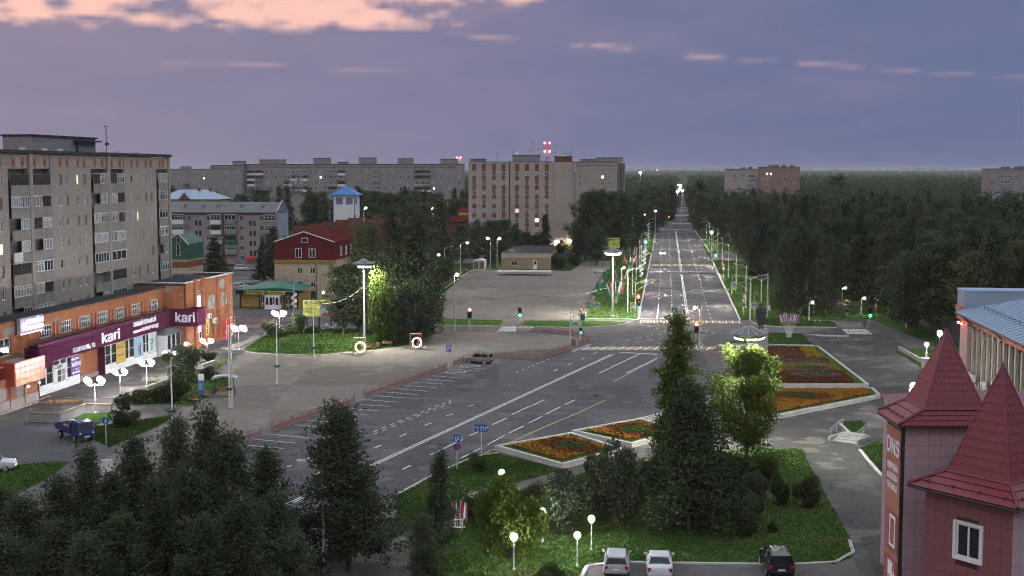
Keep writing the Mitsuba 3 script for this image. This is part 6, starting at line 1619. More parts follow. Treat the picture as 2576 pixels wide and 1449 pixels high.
part(k, 'post', D(lathe([(0.22, 1.45), (0.2, 1.6), (0.1, 1.7), (0.08, h - 0.4), (0.16, h - 0.25)], 10), 'm_white'), pm(x, y))
part(k, 'globe', D(ball(0.3, 0, 0, h), 'm_lamp', True, COOL * 70 * GLOW), pm(x, y))
x, y, h = (45.51, 146.04, 3.94)
k = thing('globe_lamp', 'cluster of white globes glowing beside the red tower roof', 'street lamp')
M = pm(x, y, 0, 0.4, h / 3.6)
part(k, 'pole', quad_pole, M)
for gx, gy in ((-0.45, 0), (0.45, 0), (0, -0.45), (0, 0.45)):
    part(k, 'globe', globe_d, M @ pm(gx, gy, 3.6))
x, y, h = (58.71, 193.58) + (0,)
structure('low_wall', ribbon([(60.63, 203.80), (59.64, 188.07), (59.31, 184.96)], 0.3, 0, 0.7), 'm_concrete')

# tall masts with a saucer of floodlights
def saucer_mast(x, y, z, R, label, power, az=0.0):
    k = thing('saucer_mast', label, 'lamp mast')
    M = pm(x, y, 0, az)
    part(k, 'pole', D(cat(tube([(0, 0, 0), (0, 0, z - 0.6)], [0.22, 0.13], 10), box(-0.35, 0.35, -0.35, 0.35, 0, 0.35)), 'm_pole', 40), M)
    part(k, 'saucer', D(cat(lathe([(0.15, z - 0.8), (R * 0.55, z - 0.45), (R * 0.96, z - 0.02), (R, z + 0.05), (R * 0.9, z + 0.12), (R * 0.45, z + 0.32), (0.3, z + 0.72), (0.14, z + 0.76), (0, z + 0.95)], 18)), 'm_slate'), M)
    for i in range(12):
        t = 2 * math.pi * i / 12
        part(k, 'rib', D(tube([(R * 0.98 * math.cos(t), R * 0.98 * math.sin(t), z + 0.1), (R * 0.45 * math.cos(t), R * 0.45 * math.sin(t), z + 0.38), (0.25 * math.cos(t), 0.25 * math.sin(t), z + 0.78)], 0.05, 4), 'm_steel'), M)
    for i in range(6):
        t = 2 * math.pi * (i + 0.25) / 6
        c = np.array([R * 0.68 * math.cos(t), R * 0.68 * math.sin(t), z - 0.42])
        r = np.array([math.cos(t), math.sin(t), 0]); s = np.array([-math.sin(t), math.cos(t), 0]); n = r * 0.45 - np.array([0, 0, 0.9]); n /= np.linalg.norm(n); u = np.cross(s, n)
        q = np.array([c + s * 0.42 + u * 0.2, c + s * 0.42 - u * 0.2, c - s * 0.42 - u * 0.2, c - s * 0.42 + u * 0.2])
        f = np.array([[0, 1, 2], [0, 2, 3]])
        if np.dot(np.cross(q[1] - q[0], q[2] - q[0]), n) < 0:
            f = f[:, ::-1]
        fl = part(k, 'floodlight', D((np.vstack([q - n * 0.02, q - n * 0.25]), np.vstack([BOX_F])), 'm_dark'), M)
        put(fl + '__lens', D((q, f), 'm_lamp', glow=np.array((1.0, 1.0, 0.92)) * power * GLOW, pick=2.0), M)


saucer_mast(*(-23.60, 208.22, 13.51)[:2], 13.3, 1.8, 'tall mast with saucer of floodlights on the plaza lawn', 520.0)
saucer_mast(*(19.33, 250.59, 12.70)[:2], 12.6, 2.0, 'tall mast with saucer of floodlights on the flag lawn by the avenue', 520.0)
saucer_mast(*(23.07, 126.86, 12.38)[:2], 12.2, 1.9, 'tall mast with saucer of floodlights over the round crowned tree', 420.0, 0.3)

# street lamps with a bracket: the head is a housing with a lens underneath
def street_lamp(x, y, z, label, reach=(1.5, 0.0), power=60.0, col=WARM, arm=True, drop=0.0, group=None, both=False, pole='m_pole', cat_='street lamp', ball_=False):
    k = thing('street_lamp', label, cat_, group)
    M = pm(x, y)
    part(k, 'pole', D(tube([(0, 0, 0), (0, 0, z * 0.5), (0, 0, z - 0.3)], [0.13, 0.1, 0.07], 8), pole, 40), M)
    for sgn in ((1, -1) if both else (1,)):
        rx, ry = reach[0] * sgn, reach[1] * sgn
        L = math.hypot(rx, ry)
        a = math.atan2(ry, rx)
        H_ = M @ pm(0, 0, 0, a)
        part(k, 'arm', D(tube([(0, 0, z - 0.9), (L * 0.35, 0, z - 0.25), (L, 0, z)], 0.045, 6), pole), H_)
        hd = part(k, 'head', D(hull([(L - 0.1, -0.12, z - 0.04), (L - 0.1, 0.12, z - 0.04), (L + 0.65, -0.17, z), (L + 0.65, 0.17, z), (L, -0.08, z + 0.1), (L, 0.08, z + 0.1), (L + 0.55, -0.1, z + 0.13), (L + 0.55, 0.1, z + 0.13)]), 'm_steel'), H_)
        if ball_:
            put(hd + '__bulb', D(ball(0.2, L + 0.3, 0, z - 0.22, 1), 'm_lamp', glow=col * power * GLOW), H_)
        elif power:
            put(hd + '__lens', D((np.array([[L, -0.12, z - 0.06], [L + 0.6, -0.14, z - 0.05], [L + 0.6, 0.14, z - 0.05], [L, 0.12, z - 0.06]]), np.array([[0, 2, 1], [0, 3, 2]])), 'm_lamp', glow=col * power * GLOW), H_)
    return k


def lamp_at(P, label, **kw):
    street_lamp(P[0], P[1], P[2], label, **kw)


SPOT = dict(ball_=True)
lamp_at((-10.07, 229.18, 10.10), 'slender lamp post with burning light at the left of the square crossing', reach=(0.2, 0), power=154, **SPOT)
lamp_at((-18.77, 300.88, 8.99), 'lamp post at the left edge of the square with warm burning light', reach=(1.6, 0), power=330, **SPOT)
lamp_at((-13.63, 347.64, 9.20), 'lamp post left of the transformer house, light on a bracket', reach=(1.5, 0), power=198, **SPOT)
lamp_at((-6.33, 382.36, 8.60), 'left one of two lamp posts by the pavilion', reach=(-0.5, 0), power=264, **SPOT)
lamp_at((-4.32, 380.78, 8.68), 'right one of two lamp posts by the pavilion', reach=(0.5, 0), power=264, **SPOT)
lamp_at((-16.67, 324.29, 9.38), 'unlit lamp post between the square bench row and the shed', reach=(1.6, 0), power=0)
lamp_at((*(-17.78, 236.00, 11.44)[:2], (-17.78, 236.00, 11.44)[2]), 'lamp burning among the leaves at the right of the plaza clump', reach=(0.3, 0), power=132, **SPOT)
lamp_at((*(-37.24, 330.00, 18.95)[:2], (-37.24, 330.00, 18.95)[2]), 'high bright lamp between the blue roofed tower and the plaza trees', reach=(0.3, 0), power=352, **SPOT)
lamp_at((*(-26.67, 430.00, 16.08)[:2], (-26.67, 430.00, 16.08)[2]), 'high lamp left of the red roofed house', reach=(0.3, 0), power=330, **SPOT)
lamp_at((25.35, 302.86, 5.91), 'small lamp among the flags on the avenue lawn', reach=(0.3, 0), power=132, **SPOT)
lamp_at((29.55, 205.39, 6.69), 'lamp on the traffic light post at the near crossing', reach=(-0.5, 0.1), power=154, **SPOT)
lamp_at((-31.86, 236.31, 6.30), 'lamp on a bracket among the dark plaza trees above the billboard', reach=(-2.0, 0), power=198, col=COOL, **SPOT)
lamp_at((-44.38, 180.84, 4.24), 'low lamp on a bracket before the shop entrance', reach=(-0.6, 0), power=132, col=COOL, **SPOT)
lamp_at((-13.16, 89.71, 7.78), 'unlit street lamp in the foreground, its arm reaching over the slanting road', reach=(-1.3, 0.5), power=0)
for i, (x, y, z) in enumerate([(48.53, 480.00, 12.08), (56.81, 520.00, 12.17), (113.16, 900.00, 13.91), (139.95, 1100.00, 12.77), (166.55, 1300.00, 12.35), (189.88, 1500.00, 12.20), (129.35, 1000.00, 13.25), (63.90, 420.00, 8.35), (218.80, 1700.00, 9.58)]):
    k = thing('distant_lamp', 'small burning lamp far down the avenue', 'street lamp', 'far lamps of the avenue')
    z = max(z, 4.0)
    part(k, 'pole', D(tube([(0, 0, 0), (0, 0, z)], 0.09, 5), 'm_pole'), pm(x, y))
    part(k, 'bulb', D(ball(0.28 if y < 800 else 0.9, 0, 0, z, 1), 'm_lamp', glow=(COOL if i else WARM) * (110 if y < 800 else 40) * GLOW, pick=0.5), pm(x, y))
x, y, z = (146.07, 1500.00, 26.20)
k = thing('distant_lamp', 'single bright lamp near the horizon left of the avenue', 'street lamp')
part(k, 'pole', D(tube([(0, 0, 0), (0, 0, z)], 0.3, 5), 'm_pole'), pm(x, y))
part(k, 'bulb', D(ball(1.5, 0, 0, z, 1), 'm_lamp', glow=COOL * 30 * GLOW, pick=0.3), pm(x, y))
x, y, z = (330.49, 3000.00, 29.80)
k = thing('radio_mast', 'far thin mast with red light on the horizon', 'mast')
part(k, 'pole', D(tube([(0, 0, 0), (0, 0, z)], 0.4, 5), 'm_steel'), pm(x, y))
part(k, 'beacon', D(ball(1.6, 0, 0, z, 1), 'm_lamp', glow=RED * 3 * GLOW, pick=0.1), pm(x, y))
# the avenue's own lamps: heads over the lanes, on both verges
for i in range(8):
    a = 258 + 38.0 * i
    for s in (0, 1):
        lat = -7.2 if s == 0 else 16.6
        X_ = AVE(a + 14 * s, lat)
        street_lamp(X_[0], X_[1], 9.0, '%s hooded lamp post from the near end along the %s kerb of the avenue' % (ORD[i], ('left', 'right')[s]), reach=tuple(ROAD_R * (2.0 if s == 0 else -2.0)), power=1800, col=np.array((1.0, 0.93, 0.78)), group='hooded lamps along the %s kerb' % ('left', 'right')[s])
for P, lab in (((44.75, 245.20, 7.20), 'forked lamp post with two unlit heads at the right of the avenue'), ((52.15, 273.05, 4.67), 'second forked lamp post with two unlit heads, behind the statue')):
    street_lamp(P[0], P[1], P[2] + 1.3, lab, reach=(2.6, 0.4), power=0, both=True)
k = thing('utility_pole', 'plain concrete pole with a small white box right of the statue', 'pole')
x, y, z = (48.65, 248.54, 8.59)
part(k, 'pole', D(tube([(0, 0, 0), (0, 0, z)], [0.17, 0.12], 8), 'm_concrete'), pm(x, y))
part(k, 'box', D(bev(0.12, 0.5, -0.2, 0.2, 1.6, 2.5, 0.03), 'm_white'), pm(x, y))
for P, lab in (((-7.66, 229.18, 6.32), 'thin grey pole that carries wires beside the red signal'), ((2.05, 240.04, 5.44), 'thin grey pole that carries wires beside the green signal'), ((49.35, 293.17, 4.74), 'thin pole at the right verge of the avenue'), ((51.22, 316.46, 3.09), 'shorter thin pole at the right verge of the avenue'), ((-17.48, 296.01, 7.40), 'thin pole at the left end of the benches')):
    k = thing('utility_pole', lab, 'pole')
    part(k, 'pole', D(tube([(0, 0, 0), (0, 0, P[2])], [0.09, 0.06], 6), 'm_pole'), pm(P[0], P[1]))
# flower bowl poles of the plaza
BOWL = [((-30.96, 171.26, 8.50), 2.5, 'second'), ((-28.75, 188.75, 9.63), 2.6, 'farthest'), ((-33.38, 153.25, 9.84), 2.5, 'third'), ((-36.26, 138.19, 8.01), 2.6, 'nearest')]
for (x, y, z), b, nth in BOWL:
    k = thing('banner_pole', '%s tall white pole of the plaza with a dark flower bowl round it' % nth, 'pole')
    part(k, 'pole', D(tube([(0, 0, 0), (0, 0, z * 0.6), (0, 0, z)], [0.1, 0.07, 0.045], 8), 'm_white'), pm(x, y))
    part(k, 'bowl', D(lathe([(0.08, b - 0.32), (0.3, b - 0.25), (0.48, b), (0.5, b + 0.04), (0.4, b + 0.02), (0.08, b - 0.05)], 14), 'm_dkgreen', 30), pm(x, y))
    part(k, 'bracket', D(cat(*[tube([(0, 0, z - 0.5), (0.9 * math.cos(t), 0.9 * math.sin(t), z - 0.85)], 0.025, 4) for t in (0.3, 2.4, 4.5)]), 'm_white'), pm(x, y))
    part(k, 'foot', D(lathe([(0.35, 0), (0.35, 0.03), (0, 0.04)], 10), 'm_dark'), pm(x, y))
lamp_at(((-33.38, 153.25, 9.84)[0] + 0.3, (-33.38, 153.25, 9.84)[1], 9.6), 'lamp on the third plaza pole, pointing right', reach=(1.4, 0), power=132, col=COOL, **SPOT)


def wire(label, a, b, sag):
    k = thing('wire', label, 'wire')
    a, b = np.array(a), np.array(b)
    t = np.linspace(0, 1, 14)[:, None]
    p = a + (b - a) * t
    p[:, 2] -= (4 * sag * t * (1 - t))[:, 0]
    scene[k] = D(tube(p, 0.035, 4), 'm_dark')


def top(P, dz=-0.5):
    return (P[0], P[1], P[2] + dz)


wire('slack wire from the farthest plaza pole to the mast on the lawn', top((-28.75, 188.75, 9.63)), (*(-23.60, 208.22, 13.51)[:2], 9.8), 1.2)
wire('slack wire from the second plaza pole towards the shops', top((-30.96, 171.26, 8.50)), top((-33.38, 153.25, 9.84)), 1.0)
wire('wire between the two signal poles at the square', top((-7.66, 229.18, 6.32), 0), top((2.05, 240.04, 5.44), 0), 0.8)
wire('wire from the green signal pole across to the avenue lawn', top((2.05, 240.04, 5.44), 0), (*(19.33, 250.59, 12.70)[:2], 6.0), 1.0)
wire('wire across the avenue before the first crossing', (*(23.68, 250.59, 7.51)[:2], 6.4), (*(44.71, 245.20, 7.20)[:2], 6.0), 0.8)
wire('wire across the avenue near the speed hump', (*(28.29, 293.17, 4.92)[:2], 6.4), (*(49.35, 293.17, 4.74)[:2], 5.5), 0.8)
wire('bundle of wires between the lamp posts left of the pavilion', top((-13.63, 347.64, 9.20), -1.8), top((-6.33, 382.36, 8.60), -2.5), 1.6)
wire('wire from the plaza clump to the lawn pole', top((-36.26, 138.19, 8.01)), top((-44.38, 180.84, 4.24), -0.3), 0.8)

# ---------------------------------------------------------------- traffic signals and signs
SIG = {'red': np.array((1.0, 0.014, 0.006)), 'green': np.array((0.003, 1.0, 0.34)), 'amber': np.array((1.0, 0.16, 0.006))}


def signal(x, y, z, colour, label, power=9.0, r=0.17, az=0.0, pole=True):
    k = thing('traffic_light', label, 'traffic light')
    M = pm(x, y, 0, az)
    if pole:
        part(k, 'pole', D(tube([(0, 0.12, 0), (0, 0.12, max(z + 0.6, 3.2))], 0.07, 8), 'm_pole'), M)
    part(k, 'housing', D(bev(-r - 0.07, r + 0.07, -0.14, 0.06, z - 3.4 * r, z + 3.4 * r, 0.04), 'm_black'), M)
    for i, dz in enumerate((2.15 * r, 0.0, -2.15 * r)):
        lit = {'red': 0, 'amber': 1, 'green': 2}[colour] == i
        t_ = np.linspace(0, 2 * np.pi, 13)
        disc = (np.vstack([[0, -0.16, z + dz], np.stack([r * np.cos(t_), 0 * t_ - 0.15, z + dz + r * np.sin(t_)], 1)]), np.array([[0, q, q + 1] for q in range(1, 13)]))
        part(k, 'lens', D(disc, 'm_lamp' if lit else 'm_dark', glow=SIG[colour] * power * GLOW if lit else None, pick=0.6), M)
        part(k, 'visor', D(xf(lathe([(r + 0.02, 0.0), (r + 0.02, 0.16)], 10), np.array([[1, 0, 0, 0], [0, 0, -1, -0.14], [0, 1, 0, z + dz], [0, 0, 0, 1.0]])), 'm_black'), M)
    return k


def at_z(P):
    return P


for P, c, lab, pw, az in (((-7.41, 229.18, 3.16), 'red', 'signal showing red at the left of the square crossing', 40, 0), ((1.46, 240.04, 2.13), 'green', 'signal showing green at the right of the square crossing', 40, 0),
                          ((24.28, 251.28, 3.31), 'red', 'signal showing red at the left kerb of the avenue', 60, 0), ((29.05, 205.39, 3.41), 'red', 'signal showing red at the near crossing, half behind the tall tree', 60, 0),
                          ((63.13, 405.99, 2.59), 'green', 'signal showing green at the right kerb, middle distance', 60, 0), ((42.67, 417.03, 6.21), 'green', 'signal showing green among the light garlands', 40, 0),
                          ((82.04, 687.40, 3.95), 'amber', 'signal flashing amber at the far junction', 260, 0), ((65.71, 239.41, 2.13), 'green', 'signal showing green at the park path crossing', 30, 0), ((11.44, 216.64, 1.53), 'green', 'small pedestrian signal showing green at the corner railing', 12, 0),
                          ((24.30, 249.90, 2.37), 'green', 'small pedestrian signal showing green below the red one at the avenue', 8, 0)):
    signal(P[0], P[1], max(P[2], 1.6), c, lab, {'red': 90, 'green': 14, 'amber': 16}[c] * (1 if pw > 20 else 0.5), 0.26 if pw > 20 else 0.15, az)
solid('m_sign_blue', (0.02, 0.09, 0.36), 0.4)


def sign_plate(k, M, kind, w=0.9):
    """A road sign facing -y, centred at the origin of M."""
    if kind == 'crossing':
        part(k, 'border', D(bev(-w * 0.62, w * 0.62, 0.0, 0.03, -w * 0.62, w * 0.62, 0.01), 'm_sign_yellow'), M)
        part(k, 'plate', D(box(-w * 0.45, w * 0.45, -0.02, 0, -w * 0.45, w * 0.45), 'm_sign_blue'), M)
        part(k, 'triangle', D(mv(flat([(-w * 0.36, -w * 0.32), (w * 0.36, -w * 0.32), (0, w * 0.34)], 0.01), 0, -0.02, 0), 'm_white'), M)
        part(k, 'figure', D(mv(cat(flat([(-0.05, 0.1), (0.05, 0.1), (0.05, 0.2), (-0.05, 0.2)], 0.01), flat([(-0.04, -0.06), (0.05, -0.06), (0.04, 0.09), (-0.05, 0.09)], 0.01), flat([(-0.15, -0.26), (-0.09, -0.26), (0.04, -0.06), (-0.04, -0.06)], 0.01), flat([(0.1, -0.26), (0.16, -0.26), (0.05, -0.06), (-0.02, -0.06)], 0.01)), 0, -0.032, 0), 'm_black'), M)
    elif kind == 'parking':
        part(k, 'plate', D(bev(-0.35, 0.35, 0, 0.03, -0.45, 0.45, 0.01), 'm_sign_blue'), M)
        part(k, 'letter', D(mv(text('P', 0.6, 0.01, True), -0.2, -0.005, -0.3), 'm_white'), M)
        part(k, 'plate', D(bev(-0.3, 0.3, 0, 0.03, -0.95, -0.52, 0.01), 'm_white'), M)
        part(k, 'symbol', D(cat(box(-0.1, 0.0, -0.01, 0, -0.85, -0.6), box(-0.1, 0.15, -0.01, 0, -0.86, -0.8)), 'm_black'), M)
    else:
        disc = lambda r, d: xf(lathe([(0, 0), (r, 0), (r, 0.02), (0, 0.02)], 20), np.array([[1, 0, 0, 0], [0, 0, 1, d], [0, -1, 0, 0], [0, 0, 0, 1.0]]))
        if kind == 'limit':
            part(k, 'plate', D(disc(0.36, 0), 'm_red_paint'), M); part(k, 'face', D(disc(0.28, -0.025), 'm_white'), M)
            part(k, 'number', D(mv(text('40', 0.3, 0.01, True), -0.2, -0.05, -0.14), 'm_black'), M)
        elif kind == 'truck':
            part(k, 'plate', D(disc(0.36, 0), 'm_red_paint'), M); part(k, 'face', D(disc(0.28, -0.025), 'm_white'), M)
            part(k, 'symbol', D(cat(box(-0.18, 0.06, -0.06, -0.05, -0.06, 0.12), box(0.07, 0.18, -0.06, -0.05, -0.06, 0.05)), 'm_black'), M)
        elif kind == 'stop':
            part(k, 'plate', D(disc(0.36, 0), 'm_red_paint'), M); part(k, 'face', D(disc(0.29, -0.025), 'm_sign_blue'), M)
            for s in ((1, -1) if w > 0.95 else (1,)):
                part(k, 'bar', D(mv(flat([(-0.22 * s - 0.03, -0.2), (-0.22 * s + 0.03, -0.2), (0.22 * s + 0.03, 0.2), (0.22 * s - 0.03, 0.2)], 0.01), 0, -0.05, 0), 'm_red_paint'), M)
        elif kind == 'walk':
            part(k, 'plate', D(disc(0.36, 0), 'm_sign_blue'), M)
            part(k, 'figure', D(mv(cat(flat([(0, 0.12), (0.08, 0.12), (0.08, 0.2), (0, 0.2)], 0.01), flat([(-0.03, -0.04), (0.08, -0.04), (0.07, 0.11), (-0.02, 0.11)], 0.01), flat([(-0.14, -0.24), (-0.08, -0.24), (0.05, -0.03), (-0.02, -0.03)], 0.01), flat([(0.12, -0.24), (0.18, -0.24), (0.08, -0.03), (0.01, -0.03)], 0.01), flat([(-0.15, 0.0), (-0.1, 0.0), (0.0, 0.1), (-0.03, 0.1)], 0.01), flat([(0.13, 0.0), (0.18, 0.0), (0.08, 0.1), (0.05, 0.1)], 0.01)), 0, -0.025, 0), 'm_white'), M)
        elif kind == 'priority':
            part(k, 'plate', D(mv(flat([(0, -0.5), (0.5, 0), (0, 0.5), (-0.5, 0)], 0.03), 0, 0.03, 0), 'm_white'), M)
            part(k, 'face', D(flat([(0, -0.36), (0.36, 0), (0, 0.36), (-0.36, 0)], 0.01), 'm_yellow_paint'), M)
        elif kind == 'warn':
            part(k, 'plate', D(mv(flat([(-0.45, -0.35), (0.45, -0.35), (0, 0.45)], 0.03), 0, 0.03, 0), 'm_red_paint'), M)
            part(k, 'face', D(flat([(-0.3, -0.27), (0.3, -0.27), (0, 0.28)], 0.01), 'm_white'), M)


def road_sign(P, zs, label, pole=None, arm=None, w=0.9):
    """zs: [(height, kind)]; arm: dx of the plate from the post."""
    k = thing('road_sign', label, 'road sign')
    h = pole or max(z for z, _ in zs) + 0.4
    part(k, 'post', D(tube([(0, 0.06, 0), (0, 0.06, h)], 0.045 if not arm else 0.07, 7), 'm_pole'), pm(P[0], P[1]))
    if arm:
        part(k, 'arm', D(cat(tube([(0, 0.06, h - 1.4), (arm, 0.06, zs[0][0] + 0.75)], 0.035, 5), tube([(0, 0.06, h), (arm, 0.06, zs[0][0] + 0.8)], 0.03, 5), tube([(arm, 0.06, zs[0][0] + 0.8), (arm, 0.03, zs[0][0])], 0.02, 4)), 'm_pole'), pm(P[0], P[1]))
    for z, kind in zs:
        sign_plate(k, pm(P[0] + (arm or 0), P[1], z), kind, w)


C_ = 'yellow bordered pedestrian crossing sign '
road_sign((9.48, 212.10), [(3.05, 'crossing')], C_ + 'on a bracket post at the corner railing', pole=5.8, arm=0.75)
road_sign((11.31, 216.64), [(5.7, 'crossing')], C_ + 'hanging over the lane before the flag lawn', pole=6.4, arm=2.8)
road_sign((23.30, 250.59), [(2.3, 'crossing')], C_ + 'left of the red signal at the avenue')
road_sign((29.67, 204.47), [(6.3, 'crossing')], C_ + 'hanging over the near zebra crossing', pole=6.9, arm=-4.2)
road_sign((23.55, 249.22), [(6.8, 'crossing')], C_ + 'on a long arm over the left lanes of the avenue', pole=6.6, arm=4.2)
road_sign((38.03, 388.83), [(7.2, 'crossing')], C_ + 'on an arm over the avenue beside the garlands', pole=7.2, arm=5.1)
road_sign((63.69, 409.61), [(6.0, 'crossing')], C_ + 'on an arm over the right lanes, middle distance', pole=6.4, arm=-4.3)
road_sign((44.62, 243.89), [(6.7, 'crossing')], C_ + 'on an arm beside the forked lamp post', pole=7.0, arm=-3.2)
road_sign((45.53, 245.20), [(2.8, 'crossing')], C_ + 'on a post left of the statue', pole=5.6)
road_sign((29.99, 204.47), [(2.5, 'crossing')], C_ + 'below the lamp at the near crossing')
road_sign((29.49, 204.93), [(4.2, 'priority')], 'yellow diamond priority sign above the red signal', pole=4.4)
road_sign((77.55, 639.82), [(3.0, 'crossing')], C_ + 'far off at the amber signal')
road_sign((44.87, 252.67), [(4.0, 'truck'), (3.1, 'limit'), (2.2, 'stop')], 'post with three round signs left of the statue', pole=4.4)
road_sign((55.80, 345.02), [(3.4, 'warn'), (2.4, 'limit')], 'post with a warning triangle over a round limit sign')
road_sign((-8.98, 184.52), [(2.9, 'parking')], 'blue parking sign between the railings')
road_sign((-41.36, 131.70), [(2.7, 'walk')], 'round blue footpath sign on a dark post by the truck')
# lane signs beside the slanting road
k = thing('road_sign', 'wide blue lane direction sign with white arrows beside the slanting road', 'road sign')
P = (-3.03, 127.76, 2.71)
part(k, 'post', D(tube([(0, 0.05, 0), (0, 0.05, P[2])], 0.05, 7), 'm_pole'), pm(P[0], P[1]))
part(k, 'plate', D(bev(-0.62, 0.62, 0, 0.03, P[2] - 0.36, P[2] + 0.36, 0.01), 'm_sign_blue'), pm(P[0], P[1]))


def arrow(x, z, h, turn=0):
    g_ = [flat([(x - 0.04, z), (x + 0.04, z), (x + 0.04, z + h - 0.12), (x - 0.04, z + h - 0.12)], 0.01)]
    if turn:
        g_ += [flat([(x, z + h - 0.2), (x + 0.16 * turn, z + h - 0.2), (x + 0.16 * turn, z + h - 0.12), (x, z + h - 0.12)], 0.01), flat([(x + 0.14 * turn, z + h - 0.26), (x + 0.14 * turn, z + h - 0.06), (x + 0.26 * turn, z + h - 0.16)], 0.01)]
    else:
        g_ += [flat([(x - 0.1, z + h - 0.14), (x + 0.1, z + h - 0.14), (x, z + h)], 0.01)]
    return cat(*g_)


part(k, 'arrows', D(mv(cat(arrow(-0.32, -0.25, 0.5, -1), arrow(-0.02, -0.25, 0.5), arrow(0.2, -0.25, 0.5), arrow(0.4, -0.25, 0.48, 1)), 0, -0.005, P[2]), 'm_white'), pm(P[0], P[1]))
k = thing('road_sign', 'square blue lane sign above a round no stopping sign, left of the lane sign', 'road sign')
P = (-5.15, 121.02, 3.06)
part(k, 'post', D(tube([(0, 0.05, 0), (0, 0.05, P[2])], 0.05, 7), 'm_pole'), pm(P[0], P[1]))
part(k, 'plate', D(bev(-0.3, 0.3, 0, 0.03, P[2] - 0.36, P[2] + 0.36, 0.01), 'm_sign_blue'), pm(P[0], P[1]))
part(k, 'arrows', D(mv(cat(arrow(-0.12, -0.25, 0.5), arrow(0.13, -0.1, 0.36), flat([(-0.1, -0.22), (0.13, -0.12), (0.13, -0.02), (-0.1, -0.12)], 0.01)), 0, -0.005, P[2]), 'm_white'), pm(P[0], P[1]))
sign_plate(k, pm(P[0], P[1], P[2] - 0.78), 'stop', 1.0)
# billboards
solid('m_bill', (0.52, 0.55, 0.06), 0.5)


def billboard(P, w, h, z0, label, mirrored=False):
    k = thing('billboard', label, 'billboard')
    F = facing(P, (1, 0.0))
    part(k, 'panel', D(bev(0, w, 0, 0.25, z0, z0 + h, 0.03), 'm_bill'), F)
    for x in ((0.12, 0.5, 0.88) if h < 4 else (0.5,)):
        part(k, 'post', D(tube([(w * x, 0.2, 0), (w * x, 0.2, z0)], 0.12, 8), 'm_dark'), F)
    part(k, 'lettering', D(mv(text('АвтоЛига', h * 0.16, 0.02, True), w * (0.2 if not mirrored else 0.52), -0.03, z0 + h * 0.76), 'm_black'), F)
    part(k, 'logo', D(mv(bev(0, h * 0.2, 0, 0.02, 0, h * 0.2, 0.005), w * (0.05 if not mirrored else 0.4), -0.03, z0 + h * 0.73), 'm_black'), F)
    for i, s in enumerate(('ЕДЬ ПО', 'ПУТИ')):
        part(k, 'lettering', D(mv(text(s, h * 0.13, 0.02, True), w * (0.05 if not mirrored else 0.62), -0.03, z0 + h * (0.42 - 0.22 * i)), 'm_black'), F)
    return k, F


k, F = billboard((-36.99, 230.92), 5.6, 2.9, 2.35, 'yellow green billboard on three legs partly behind the dark plaza tree')
part(k, 'picture', D(mv(flat([(2.9, 0.3), (5.5, 0.3), (5.5, 1.5), (4.6, 2.2), (3.4, 2.1), (2.9, 1.3)], 0.02), 0, -0.03, 2.35), 'm_bluegrey'), F)
part(k, 'picture', D(mv(flat([(3.3, 0.1), (5.5, 0.1), (5.5, 0.5), (3.3, 0.5)], 0.02), 0, -0.04, 2.35), 'm_red_paint'), F)
k, F = billboard((26.34, 388.83), 5.6, 3.0, 5.2, 'wide billboard with picture and yellow half above the flag lawn', True)
part(k, 'picture', D(box(0.1, 2.4, -0.04, -0.01, 5.3, 8.1), 'm_bluegrey'), F)
for x, r, m in ((0.7, 0.5, 'm_offwhite'), (1.6, 0.6, 'm_dkgreen')):
    part(k, 'picture', D(mv(flat([(x + r * math.cos(t), 1.1 + 1.2 * r * math.sin(t)) for t in np.linspace(0, 6.28, 14)[:-1]], 0.02), 0, -0.05, 5.2), m), F)
# poles wound with light garlands
cols_ = [np.array((0.06, 0.12, 2.2)), np.array((0.6, 0.08, 1.6)), np.array((0.15, 0.6, 1.5)), np.array((1.3, 0.1, 0.2))]
for i, (P, z0, z1, lab) in enumerate((((33.84, 342.45, 4.17), 0.5, 3.6, 'nearest garland pole beside the avenue, glowing violet'), ((38.57, 382.36, 4.89), 0.6, 5.0, 'second garland pole beside the avenue, glowing blue'), ((42.93, 420.85, 6.39), 1.0, 6.5, 'third garland pole beside the avenue, glowing blue'),
                                      ((52.82, 509.24, 7.26), 1.0, 8.0, 'farthest garland pole beside the avenue, glowing blue'), ((-42.91, 256.93, 4.25), 1.3, 4.0, 'garland pole before the kiosk, glowing purple'))):
    k = thing('garland_pole', lab, 'lamp post')
    part(k, 'pole', D(tube([(0, 0, 0), (0, 0, 8.5 if i < 4 else 5.5)], 0.09, 7), 'm_pole'), pm(P[0], P[1]))
    for j in range(6):
        t = np.linspace(z0 + (z1 - z0) * j / 6, z0 + (z1 - z0) * (j + 0.9) / 6, 9)
        part(k, 'garland', D(tube(np.stack([0.42 * np.cos(5 * t), 0.42 * np.sin(5 * t), t], 1), 0.2, 4), 'm_lamp', glow=cols_[(i + j) % 4 if i < 4 else 1] * 1.1 * GLOW, pick=0.2), pm(P[0], P[1]))
    if i == 4:
        part(k, 'lamp_arm', D(cat(tube([(0, 0, 5.4), (-1.6, 0, 5.7)], 0.04, 5), tube([(0, 0, 5.4), (0.4, 0, 6.6)], 0.04, 5), tube([(0, 0, 4.4), (-2.2, 0, 4.3)], 0.04, 5)), 'm_pole'), pm(P[0], P[1]))

for P, lab, pw in (((67.81, 253.37, 3.49), 'park lamp with violet light beside the path crossing', 120), ((69.65, 275.52, 3.62), 'park lamp over the path where it enters the wood', 150), ((71.34, 302.86, 4.16), 'park lamp deeper along the park path', 160), ((55.85, 245.20, 2.71), 'low park lamp under the white trunked birches', 110), ((90.56, 249.22, 4.58), 'park lamp among the trees beyond the hall', 90)):
    street_lamp(P[0], P[1], max(P[2], 3.6), lab, reach=(0.3, 0), power=pw, **SPOT)


